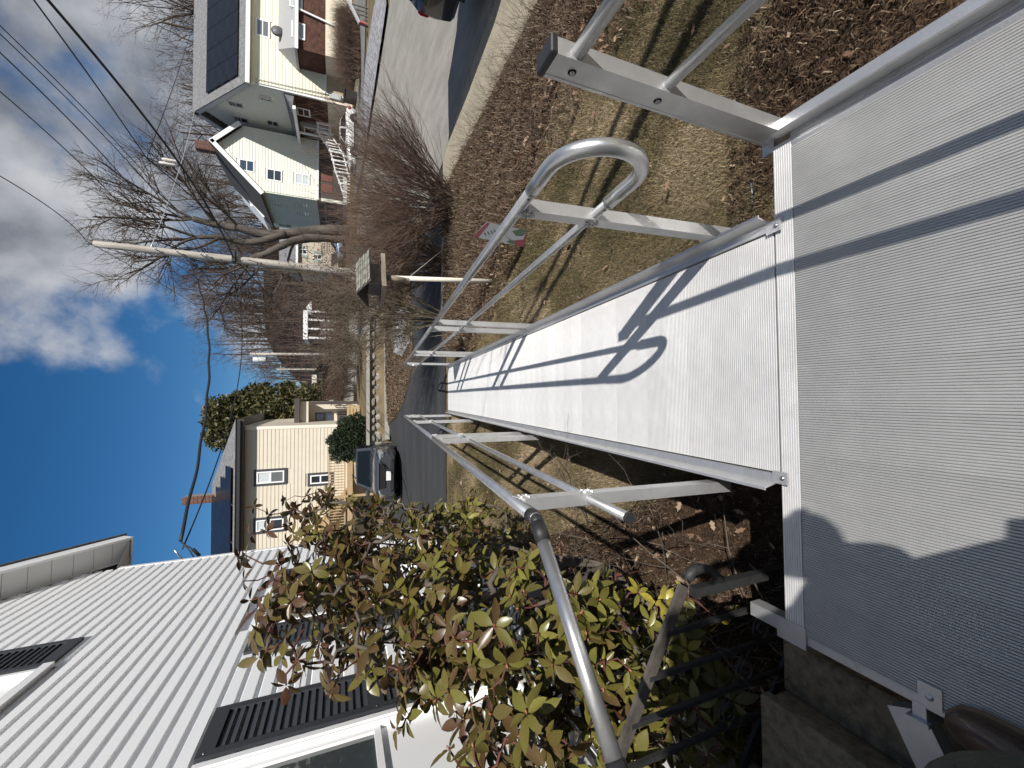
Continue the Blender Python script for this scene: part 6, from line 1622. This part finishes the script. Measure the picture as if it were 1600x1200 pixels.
# pair of shoes thrown over the cable
sh = thing('hanging_shoes', 'pair of pale shoes hanging by their laces from the cable', 'shoes', m_)
RAG = mat('pale_canvas', (.62, .58, .54), .8, var=.2, vscale=8)
for k, (dx, dz) in enumerate(((.05, -.55), (-.07, -.48))):
    mb = MB(); mb.tube([m_, m_+Vector((dx*.6, 0, dz*.35))], .008, 4); mb.build('lace', WIRE, sh)
    c = m_+Vector((dx, 0, dz))
    mb = MB(); pr = [(-.14, .035), (-.11, .055), (-.04, .06), (.04, .045), (.11, .05), (.15, .025)]
    rings = [[c+Vector((cos(a)*w*.8, sin(a)*w*.9, -x*1.35)) for a in [q*pi/4 for q in range(8)]] for x, w in pr]
    loft(mb, rings); mb.build('shoe', RAG, sh)
# service drops to the white house and strands across to the yellow house
Hs = at(284, 866, 8.0)
mst = thing('service_mast', 'small service drop bracket and splices at the white house corner', 'bracket', Hs)
mb = MB(); mb.tube([at(290, 878, 7.72), at(279, 868, 7.72), at(272, 858, 7.72)], .012, 6); mb.build('hook', STEEL, mst)
mb = MB(); mb.bar(at(301, 858, 7.75), at(312, 869, 7.75), .04, .04); mb.build('splice', WIRE, mst)
mb = MB(); mb.tube([at(281, 845, 7.8), at(288, 851, 7.76), at(299, 857, 7.74), at(310, 868, 7.72)], .011, 6); mb.tube([at(281, 845, 7.8), at(296, 860, 7.76), at(303, 871, 7.72)], .008, 6); lp = mb.build('service_loop', WIRE, mst); lp['kind'] = 'stuff'
A = onpole(270); E = at(281, 845, 7.8)
wire('twisted dark service cable sagging to the white house, upper of two', [A, E], .026, .55, n=90, wav=.012)
wire('smooth service wire sagging to the white house, lower of two', [onpole(322), at(285, 858, 7.74)], .012, .75, n=60)
wire('wire running from the near pole towards the evergreen tree', [onpole(275), at(418, 615, 40)], .012, .6)
wire('thin dark strand rising from the yellow house roof', [at(305, 22, 37), m_], .014, .1)
ds = [at(312, 62, 37), onpole(222)+Vector((.1, 0, 0))]
mb = MB(); P = [ds[0].lerp(ds[1], k/40)-Vector((0, 0, .5*4*(k/40)*(1-k/40))) for k in range(41)]
mb.tube(P, .016, 5); tag(mb.build('overhead_wire', mat('bright_strand', (.62, .63, .66), .3, .6)), 'bright silvery strand from the yellow house to the near pole', 'wire', 'overhead wires')

# bird feeder on a white pipe
YBF = 5.93
def bf(px, py, dY=0.0): return at(px, py, YBF+dY)
bd = thing('bird_feeder', 'weathered wooden bird feeder with shingled roof on a white pipe post', 'bird feeder', Vector((1.77, 5.93, -.66)))
GW = mat('feeder_wood', (0.20, 0.165, 0.13), .9, var=.3, vscale=8, bump=.4, bscale=30)
GWD = mat('feeder_dark_wood', (0.085, 0.075, 0.07), .9, var=.2, vscale=8)
GSH = mat('feeder_roof', (0.20, 0.195, 0.165), .95, var=.5, vscale=14, bump=.9, bscale=40)
PVC = mat('white_pvc', (0.74, 0.70, 0.60), .4)
pb_ = bf(768, 438); pt_ = bf(604, 434)
mb = MB(); mb.tube([pb_-Vector((0, 0, .2)), pt_], .033, 14); mb.build('pipe_post', PVC, bd)
mb = MB(); mb.tube([pt_-Vector((0, 0, .30)), pt_], .040, 12); mb.build('pipe_collar', GW, bd)
tray_c = bf(601, 435)+Vector((0, .12, 0)); ex = Vector((cos(radians(-66)), sin(radians(-66)), 0)); ey = Vector((-ex.y, ex.x, 0))
tr_ = Matrix(((ex.x, ey.x, 0), (ex.y, ey.y, 0), (0, 0, 1)))
mb = MB(); mb.box(tray_c, (.44, .52, .022), tr_); mb.build('tray', GW, bd)
for c, d in (((0, -.27), (.48, .02)), ((0, .27), (.48, .02)), ((-.23, 0), (.02, .52)), ((.23, 0), (.02, .52))):
    mb = MB(); mb.box(tray_c+ex*c[0]+ey*c[1]+Vector((0, 0, .022)), (d[0], d[1], .055), tr_); mb.build('tray_rim', GW, bd)
zr_ = bf(570, 432).z
for s_ in (-1, 1):
    mb = MB(); mb.box(tray_c+ex*(s_*.12)+Vector((0, 0, .125)), (.018, .34, .2), tr_); mb.build('end_board', GW, bd)
mb = MB(); mb.box(tray_c+ey*-.165+Vector((0, 0, .12)), (.24, .012, .18), tr_); mb.build('front_panel', GWD, bd)
mb = MB(); mb.box(tray_c+ey*.165+Vector((0, 0, .12)), (.24, .012, .18), tr_); mb.build('front_panel', GWD, bd)
ridge = tray_c+Vector((0, 0, .36))
for s_ in (-1, 1):
    dv = (ex*s_*.80+Vector((0, 0, -.44))).normalized(); nv = (Vector((0, 0, 1))*.80+ex*s_*.44).normalized()
    mb = MB(); mb.prism([(0, -.008), (.34, -.008), (.34, .006), (0, .006)], ridge-ey*.26, ridge+ey*.26, dv, nv); rf = mb.build('roof_panel', GWD, bd)
    for k in range(6):
        for j in range(4):
            mb = MB(); a = ridge+dv*(.012+k*.055)-ey*(.255-j*.124-(.02 if k % 2 else 0)); 
            mb.prism([(0, .008), (.06, .016), (.06, .022), (0, .012)], a+ey*.003, a+ey*.118, dv, nv); mb.build('shingle', GSH, rf)
col = bf(637, 437); 
mb = MB()
for k in range(3): mb.lathe([(.035, -.008), (.042, 0), (.035, .008)], col+Vector((0, 0, (k-1)*.016)), 12)
ropec = mb.build('rope_wrap', PVC, bd); ropec['kind'] = 'stuff'
q = bf(690, 392, 1.6)
mb = MB(); mb.tube([col+Vector((.02, 0, 0)), q], .004, 5); mb.build('guy_string', mat('string_white', (.6, .57, .5), .8), bd)
# red, white and green lawn sign, seen through the rails
sc_ = onray(790, 372, -.40)
sg = thing('lawn_sign', 'small red, white and green sign stuck in the lawn by the leaf bed', 'sign', (sc_.x, sc_.y, -.66))
d1 = Vector((.50, -.30, .0)).normalized(); d2 = Vector((.12, .18, .95)).normalized()
SR = mat('sign_red', (.10, .025, .03), .5); SWm = mat('sign_white', (.15, .16, .17), .6); SG = mat('sign_green', (.035, .06, .04), .5); SK = mat('sign_black', (.02, .02, .025), .5)
# corners from the photograph, at the sign's own distance
def spl(px, py):
    r = 600-py; u = 800-px; d = _fw*650+_r2*r+_u2*u; n = d1.cross(d2); o = Vector((0, 0, CAM_H)); t = (sc_-o).dot(n)/d.dot(n); return o+d*t
nS = d1.cross(d2).normalized(); nS = nS if nS.dot(Vector((0, 0, CAM_H))-sc_) > 0 else -nS
def spoly(nm, pts, m, off):
    mb = MB(); mb.add([spl(*p)+nS*off for p in pts]+[spl(*p)+nS*(off-.004) for p in pts], [tuple(range(len(pts)))]+[(i, (i+1) % len(pts), len(pts)+(i+1) % len(pts), len(pts)+i) for i in range(len(pts))]+[tuple(range(2*len(pts)-1, len(pts)-1, -1))]); mb.build(nm, m, sg)
full = [(738, 370), (760, 347), (843, 364), (817, 386), (790, 380)]
spoly('board', full, SWm, 0)
spoly('red_band', [(738, 370), (761, 348), (765, 349), (747, 371)], SR, .003)
spoly('red_band', [(788, 366), (800, 376), (818, 374), (822, 364), (843, 365), (817, 386), (806, 384)], SR, .0034)
spoly('green_shape', [(800, 361), (812, 358), (826, 360), (815, 368), (806, 368)], SG, .0046)
spoly('green_shape', [(792, 377), (798, 374), (806, 378), (800, 381)], SG, .0042)
for k in range(4):
    x, y = 756+k*5.0, 364-k*1.6
    spoly('lettering', [(x, y), (x+1.2, y-1.2), (x+4.0, y+3.4), (x+2.8, y+4.4)], SK, .003)
mb = MB(); a = sc_; mb.tube([spl(795, 362)-nS*.02, spl(870, 405)-nS*.02, onray(925, 425, -.66)], .0035, 5); mb.build('wire_stake', WIRE, sg)
# low iron stake beside the landing, edging strip in the bed
s0, s1 = onray(1174, 277, -.655), onray(1176, 328, -.655)
mb = MB(); mb.tube([s0, s1], .007, 8); tag(mb.build('ground_rod', mat('galvanised', (.30, .33, .36), .45, .8)), 'short galvanised rod lying in the grass beside the landing', 'rod')
mb = MB(); mb.bar((3.42, 4.35, -.63), (2.95, 4.36, -.63), .03, .06); tag(mb.build('bed_edging', BLKPL), 'black plastic edging strip between lawn and leaf bed', 'edging')

# ---- stoop and wrought iron handrail at the left
STOOP = mat('stoop_concrete', (0.125, 0.105, 0.075), .95, var=.5, vscale=28, bump=1.0, bscale=70, detail=8, col2=(0.27, 0.225, 0.15), spec=.2, bdist=.006)
sp = thing('stoop_steps', 'weathered pebbly concrete steps at the white house door, left of the landing', 'steps', (-1.3, .2, -.66))
for x0, x1, zt in ((-1.02, -.862, -.36), (-1.20, -1.02, -.20), (-1.95, -1.20, -.06)):
    mb = MB(); pslab(mb, x0, x1, -1.6, 1.17, -.75, zt-.05); mb.box(((x0+x1)/2+.012, -.215, zt-.025), (x1-x0+.024, 2.79, .05), bev=.008); mb.build('step', STOOP, sp)
IRON = mat('wrought_iron', (0.020, 0.020, 0.021), .6, bump=.3, bscale=60, var=.3, vscale=20)
ir = thing('iron_handrail', 'black wrought iron handrail with scrolls beside the concrete steps', 'handrail', (-1.0, 1.27, -.66))
YI = 1.27
def ip(px, py): return at(px, py, YI)
ra, rb = ip(1068, 915), ip(955, 1215)
mb = MB(); mb.bar(ra, rb, .045, .016, (0, 1, 0)); 
mb.build('top_rail', mat('worn_iron', (0.075, 0.066, 0.058), .55, var=.35, vscale=14, bump=.3), ir)
pts = [ip(1072, 905), ip(1082, 892), ip(1094, 888), ip(1108, 890), ip(1122, 900), ip(1132, 911)]
mb = MB(); mb.tube(pts, [.022, .022, .02, .017, .014, .01], 8); mb.build('rail_scroll', IRON, ir)
la, lb_ = ip(1240, 1003), ip(1160, 1200)
mb = MB(); mb.bar(la, lb_, .04, .016, (0, 1, 0)); mb.build('bottom_rail', IRON, ir)
mb = MB(); mb.bar(ip(1082, 925), Vector((ip(1082, 925).x+.0, YI, -.66)), .036, .036); mb.build('newel_post', IRON, ir)
for k in range(1, 5):
    f = k*.24+.03; a = ra.lerp(rb, f); b = Vector((a.x, YI, 0)); t = (a.x-la.x)/(lb_.x-la.x); b.z = la.z+(lb_.z-la.z)*t
    mb = MB(); mb.bar(a, b, .018, .018); bl = mb.build('baluster', IRON, ir)
    if k in (2, 3, 4):
        c = a.lerp(b, .72); P = []
        for q in range(26):
            an = q/25*3.3*pi; rr_ = .058*(1-q/34); P.append(c+Vector((.05+cos(an)*rr_, 0, sin(an)*rr_)))
        mb = MB(); mb.tube(P, .006, 6); mb.build('scroll', IRON, ir)
# yellow ball and white bucket glimpsed through the leaves
yb = atx(674, 850, -2.0)
mb = MB(); bmv = [(.06*sin(k*pi/8), -.06*cos(k*pi/8)) for k in range(9)]; mb.lathe(bmv, (yb.x, yb.y, yb.z), 14)
tag(mb.build('yellow_float', mat('yellow_plastic', (.75, .47, .03), .4)), 'small yellow ball hanging by the house wall behind the leaves', 'ball')
# white stair rails climbing to the green house porch
rq = [(497, 192), (497, 206), (507, 222), (516, 236), (520, 250), (524, 268), (531, 286), (540, 316)]
sr = thing('white_stair_rail', 'white slatted railing stepping down from the green house porch', 'railing', at(520, 250, 38.5)-Vector((0, 0, 1.6)))
for i in range(len(rq)-1):
    a, b = at(*rq[i], 38.5), at(*rq[i+1], 38.5); h = Vector((0, 0, -1.0))
    mb = MB(); mb.bar(a, b, .10, .12); mb.build('top_rail', TRIM, sr)
    mb = MB(); mb.bar(a+h, b+h, .08, .10); mb.build('bottom_rail', TRIM, sr)
    mb = MB(); mb.box(a+h*.55, (.14, .14, 1.35)); mb.build('post', TRIM, sr)
    n = max(2, int((b-a).length/.26))
    for k in range(1, n):
        p = a.lerp(b, k/n); mb = MB(); mb.box(p+h*.5, (.07, .06, 1.0)); mb.build('slat', TRIM, sr)
mb = MB(); p = at(*rq[-1], 38.5); mb.box(p+Vector((0, 0, -.55)), (.14, .14, 1.35)); mb.build('post', TRIM, sr)
# second flight behind it
rq2 = [(530, 318), (538, 330)]
# steps, wall and red-topped post at the right edge across the road
YV = 21.5
kw = thing('timber_steps', 'grey timber steps and low wall with pipe rail at the far kerb', 'steps', at(590, 40, YV))
GT = MATS['grey_timber']
for k in range(5):
    a = at(579+3*k, 2+8*k, YV+1.2-.28*k); mb = MB(); mb.box(a+Vector((.9, 0, -.15)), (2.4, .3, .34)); mb.build('step', GT, kw)
for k in range(4):
    a = at(593, 50+10*k, YV-.3); mb = MB(); mb.box(a+Vector((0, 0, .12-.02*k)), (.62, .14, .74-.14*k)); mb.build('wall_board', mat('blue_grey_board', (.24, .26, .31), .8), kw)
pA, pB = at(545, 2, YV), at(562, 37, YV-.4)
mb = MB(); mb.bar(pA, pB, .12, .12); mb.build('stair_rail', mat('grey_rail', (.36, .36, .37), .7), kw)
mb = MB(); mb.bar(at(562, 35, YV-.5), at(597, 48, YV-.5), .14, .14); po = mb.build('end_post', mat('dark_post', (.12, .115, .11), .7), kw)
mb = MB(); mb.bar(at(562, 34.5, YV-.6), at(572, 38.5, YV-.6), .12, .05); mb.build('reflector', mat('reflector_red', (.55, .10, .09), .4), po)
for k in range(4):
    a, b = at(550+6*k, 6+8*k, YV-.2), at(578+4*k, 14+8*k, YV-.2); mb = MB(); mb.bar(a, b, .05, .05); mb.build('rail_bar', mat('dark_post', (.12, .115, .11), .7), kw)
# verge of old snow and leaf litter on the far kerb, second driveway behind it
def gz(px, py, Y): p = at(px, py, Y); return (p.x, Y)
sheet('far_verge', [(11.9, 17.3), (12.4, 15.9), (13.0, 13.9), (14.6, 14.4), (15.5, 17.2), (16.1, 21), (15.2, 21.6), (12.6, 20.0), (11.35, 19.3)], .4, .10, LEDGE)
sheet('far_drive', [(11.3, 19.8), (12.6, 20.6), (15.4, 22.2), (18, 23), (30, 24), (30, 34.5), (16, 35), (12, 27)], .6, .05, mat('worn_asphalt', (.16, .155, .145), .9, var=.2, vscale=1.5, bump=.4))
# bins beside the corner
bn = at(548, 152, 34.5)
mb = MB(); pslab(mb, bn.x-.3, bn.x+.35, 34.2, 34.9, bn.z-.55, bn.z+.45); mb.box((bn.x, 34.5, bn.z+.5), (.75, .8, .1)); tag(mb.build('rubbish_bin', BLKPL), 'black rubbish bin by the corner of the yellow house', 'bin')
# ---------------------------------------------------------------- the two people on the landing
def skinmesh(name, chains, m, root=0, sub=2):
    """chains: lists of (x, y, z, r); equal points are shared"""
    V, Rd, Ed, key = [], [], [], {}
    for ch in chains:
        prev = None
        for x, y, z, r in ch:
            k = (round(x, 4), round(y, 4), round(z, 4))
            if k not in key: key[k] = len(V); V.append((x, y, z)); Rd.append(r)
            i = key[k]
            if prev is not None and prev != i: Ed.append((prev, i))
            prev = i
    me = bpy.data.meshes.new(name); me.from_pydata(V, Ed, [])
    o = bpy.data.objects.new('skin_tmp', me); COL.objects.link(o)
    sk = o.modifiers.new('skin', 'SKIN'); sk.branch_smoothing = .6; sk.use_smooth_shade = True
    for i, r in enumerate(Rd): me.skin_vertices[0].data[i].radius = (r, r)
    me.skin_vertices[0].data[root].use_root = True
    ss = o.modifiers.new('sub', 'SUBSURF'); ss.levels = ss.render_levels = sub
    dg = bpy.context.evaluated_depsgraph_get(); ev = o.evaluated_get(dg)
    res = bpy.data.meshes.new_from_object(ev)
    bpy.data.objects.remove(o); bpy.data.meshes.remove(me)
    res.name = name; res.materials.clear(); res.materials.append(m)
    res.polygons.foreach_set('use_smooth', [True]*len(res.polygons))
    return res
SKIN = mat('skin', (0.50, 0.31, 0.23), .55); HAIR = mat('dark_hair', (0.03, 0.022, 0.018), .7, bump=.6, bscale=120)
CLOTH_J = mat('navy_jacket', (0.045, 0.05, 0.06), .85, bump=.3, bscale=90); CLOTH_P = mat('olive_trousers', (0.060, 0.060, 0.048), .92, bump=.6, bscale=260, var=.2, vscale=30)
CLOTH_G = mat('grey_fleece', (0.08, 0.08, 0.085), .95, bump=.5, bscale=140)
LEATH = mat('brown_leather', (0.055, 0.032, 0.02), .38, var=.35, vscale=14, bump=.15, bscale=80, coat=.25); SOLE = mat('tan_welt', (0.17, 0.115, 0.065), .6); SEAM = mat('seam_thread', (.12, .12, .10), .9)
def person(label, J, loc, mj, mp):
    """J: joint positions"""
    t = thing('person', label, 'person', loc); og = Vector(loc)
    P = {k: Vector(v)-og for k, v in J.items()}
    c = lambda k, r, d=(0, 0, 0): (P[k].x+d[0], P[k].y+d[1], P[k].z+d[2], r)
    mid = lambda a, b, f, r, d=(0, 0, 0): tuple(P[a].lerp(P[b], f)+Vector(d))+(r,)
    body = [[c('pelvis', .12), mid('pelvis', 'chest', .5, .115), c('chest', .125), c('neck', .052), mid('neck', 'head', .5, .06), c('head', .092), c('head', .085, (0, 0, .06)), c('head', .05, (0, 0, .105))]]
    for s in ('l', 'r'):
        body.append([c('chest', .125), c(s+'sh', .055), mid(s+'sh', s+'el', .5, .045), c(s+'el', .038), mid(s+'el', s+'wr', .5, .036), c(s+'wr', .026), mid(s+'wr', s+'ha', .6, .032), c(s+'ha', .028)])
        body.append([c('pelvis', .12), c(s+'hip', .085), mid(s+'hip', s+'kn', .5, .075), c(s+'kn', .055), mid(s+'kn', s+'an', .4, .055), c(s+'an', .038)])
    link('body', skinmesh('body', body, SKIN), t)
    fdir = {'l': (P['lha']-P['lwr']).normalized(), 'r': (P['rha']-P['rwr']).normalized()}
    for s in ('l', 'r'):
        f = fdir[s]; side = f.cross(Vector((0, 0, 1))).normalized(); dn = side.cross(f)
        for k in range(4):
            b = P[s+'ha']+side*(.012*(k-1.5)*1.5); L = (.066, .076, .072, .056)[k]
            ch = [tuple(b-f*.02)+(.0095,), tuple(b+f*L*.4)+(.0088,), tuple(b+f*L*.72-dn*.018)+(.008,), tuple(b+f*L*.88-dn*.042)+(.007,)]
            link('finger', skinmesh('finger', [ch], SKIN, sub=1), t)
        b = P[s+'wr'].lerp(P[s+'ha'], .55); th_ = side*(1 if s == 'l' else -1)
        link('thumb', skinmesh('thumb', [[tuple(b)+(.012,), tuple(b+th_*.035+f*.02)+(.011,), tuple(b+th_*.045+f*.055)+(.009,)]], SKIN, sub=1), t)
    jk = [[mid('pelvis', 'chest', -.5, .17), mid('pelvis', 'chest', .0, .175), mid('pelvis', 'chest', .5, .165), c('chest', .17), mid('chest', 'neck', .7, .09)]]
    for s in ('l', 'r'):
        jk.append([c('chest', .155), c(s+'sh', .085), mid(s+'sh', s+'el', .5, .068), c(s+'el', .06), mid(s+'el', s+'wr', .5, .052), mid(s+'el', s+'wr', .95, .042)])
    link('jacket', skinmesh('jacket', jk, mj), t)
    tr = [[c('pelvis', .14)]]
    tr = []
    for s in ('l', 'r'):
        tr.append([c('pelvis', .14), c(s+'hip', .102), mid(s+'hip', s+'kn', .5, .092), c(s+'kn', .080), mid(s+'kn', s+'an', .5, .074), mid(s+'kn', s+'an', .96, .072)])
    link('trousers', skinmesh('trousers', tr, mp), t)
    # shoes: lofted along the foot
    for s in ('l', 'r'):
        a, toe = P[s+'an'], P[s+'toe']; d = Vector((toe.x-a.x, toe.y-a.y, 0)).normalized(); sd_ = Vector((-d.y, d.x, 0)); zf = toe.z-.03
        heel = Vector((a.x, a.y, 0))-d*.07; L = (Vector((toe.x, toe.y, 0))-heel).length
        pr = [(0, .030, .07), (.06, .037, .10), (.25, .038, .115), (.45, .040, .09), (.62, .046, .068), (.8, .047, .055), (.93, .036, .046), (1.0, .014, .03)]
        mb = MB(); rings = []
        for f, w, h in pr:
            q = heel+d*(L*f); rings.append([Vector((q.x, q.y, zf+.014+h*(.5+.5*sin(an_))))+sd_*(w*cos(an_)) for an_ in [k*pi/5 for k in range(10)]])
        loft(mb, rings); sh_ = link('shoe', mb.mesh('shoe', LEATH), t)
        mb = MB(); rings = []
        for f, w, h in pr:
            q = heel+d*(L*(f*1.03-.01)); rings.append([Vector((q.x, q.y, 0))+sd_*(w*1.12*sx)+Vector((0, 0, zf+z)) for sx, z in ((1, .0), (1, .022), (-1, .022), (-1, 0))])
        loft(mb, rings, False); link('sole', mb.mesh('sole', SOLE), sh_)
    # head: hair cap, nose, ears, eyes, mouth
    hd = P['head']; fd = P.get('face', Vector((0, 1, 0))+og)-og; fd = fd.normalized() if fd.length > 0 else Vector((0, 1, 0)); sx = Vector((fd.y, -fd.x, 0)).normalized()
    mb = MB(); mb.lathe([(0, .135), (.05, .128), (.085, .10), (.102, .05), (.104, .0), (.095, -.03)], hd-fd*.012+Vector((0, 0, .025)), 16); link('hair', mb.mesh('hair', HAIR), t)
    mb = MB(); mb.tube([hd+fd*.088+Vector((0, 0, .03)), hd+fd*.112+Vector((0, 0, -.012)), hd+fd*.092+Vector((0, 0, -.02))], [.008, .014, .009], 8); link('nose', mb.mesh('nose', SKIN), t)
    for s_ in (-1, 1):
        mb = MB(); mb.lathe([(0, .012), (.008, .008), (.011, 0), (.008, -.008), (0, -.012)], hd+fd*.083+sx*(s_*.032)+Vector((0, 0, .02)), 8); link('eye', mb.mesh('eye', mat('eye_white', (.6, .6, .6), .2)), t)
        mb = MB(); mb.lathe([(0, .03), (.014, .02), (.018, 0), (.01, -.025), (0, -.03)], hd+sx*(s_*.095), 8); link('ear', mb.mesh('ear', SKIN), t)
    mb = MB(); mb.box(hd+fd*.088+Vector((0, 0, -.05)), (.045, .012, .01), bev=.004); link('mouth', mb.mesh('mouth', mat('lips', (.35, .14, .12), .5)), t)
    return t, P
# the one taking the picture, behind the camera: only the shadow is seen
person('person in a dark jacket standing on the landing, seen only by the shadow', dict(
    pelvis=(.03, -.47, .90), chest=(.06, -.47, 1.24), neck=(.30, -.575, 1.46), head=(.41, -.63, 1.575), face=(-.5, .85, 0),
    lsh=(-.08, -.32, 1.38), lel=(-.24, -.20, 1.20), lwr=(-.13, -.12, 1.36), lha=(-.09, -.09, 1.42),
    rsh=(.20, -.60, 1.38), rel=(.17, -.42, 1.14), rwr=(.16, -.14, 1.38), rha=(.10, -.10, 1.44),
    lhip=(-.05, -.42, .86), lkn=(-.08, -.40, .47), lan=(-.12, -.46, .09), ltoe=(-.13, -.26, .035),
    rhip=(.10, -.53, .86), rkn=(.11, -.50, .47), ran=(.12, -.55, .09), rtoe=(.18, -.36, .035)), (.12, -.44, 0), CLOTH_J, CLOTH_P)
# someone sitting on the stoop with a foot on the landing's edge
p2, P2 = person('person in olive trousers and brown shoes sitting on the stoop, foot on the landing', dict(
    pelvis=(-1.38, .12, .08), chest=(-1.42, .10, .46), neck=(-1.38, .14, .66), head=(-1.35, .17, .79), face=(.5, .8, 0),
    lsh=(-1.56, .16, .56), lel=(-1.52, .34, .32), lwr=(-1.28, .46, .40), lha=(-1.21, .49, .42),
    rsh=(-1.26, -.02, .56), rel=(-1.08, .12, .36), rwr=(-1.02, .34, .44), rha=(-1.0, .40, .46),
    lhip=(-1.34, .20, .08), lkn=(-1.10, .60, .34), lan=(-1.12, .50, -.06), ltoe=(-1.10, .72, -.115),
    rhip=(-1.28, .06, .08), rkn=(-.722, .415, .43), ran=(-.83, .34, .09), rtoe=(-.835, .585, .034)), (-1.38, .12, -.06), CLOTH_G, CLOTH_P)
a, b = P2['rkn'], P2['ran']
q = a.lerp(b, .93)
mb = MB(); mb.tube([q+Vector((cos(k*pi/10)*.079, sin(k*pi/10)*.079+.004, .004*sin(k))) for k in range(21)], .0085, 6); link('hem', mb.mesh('hem', CLOTH_P), p2)
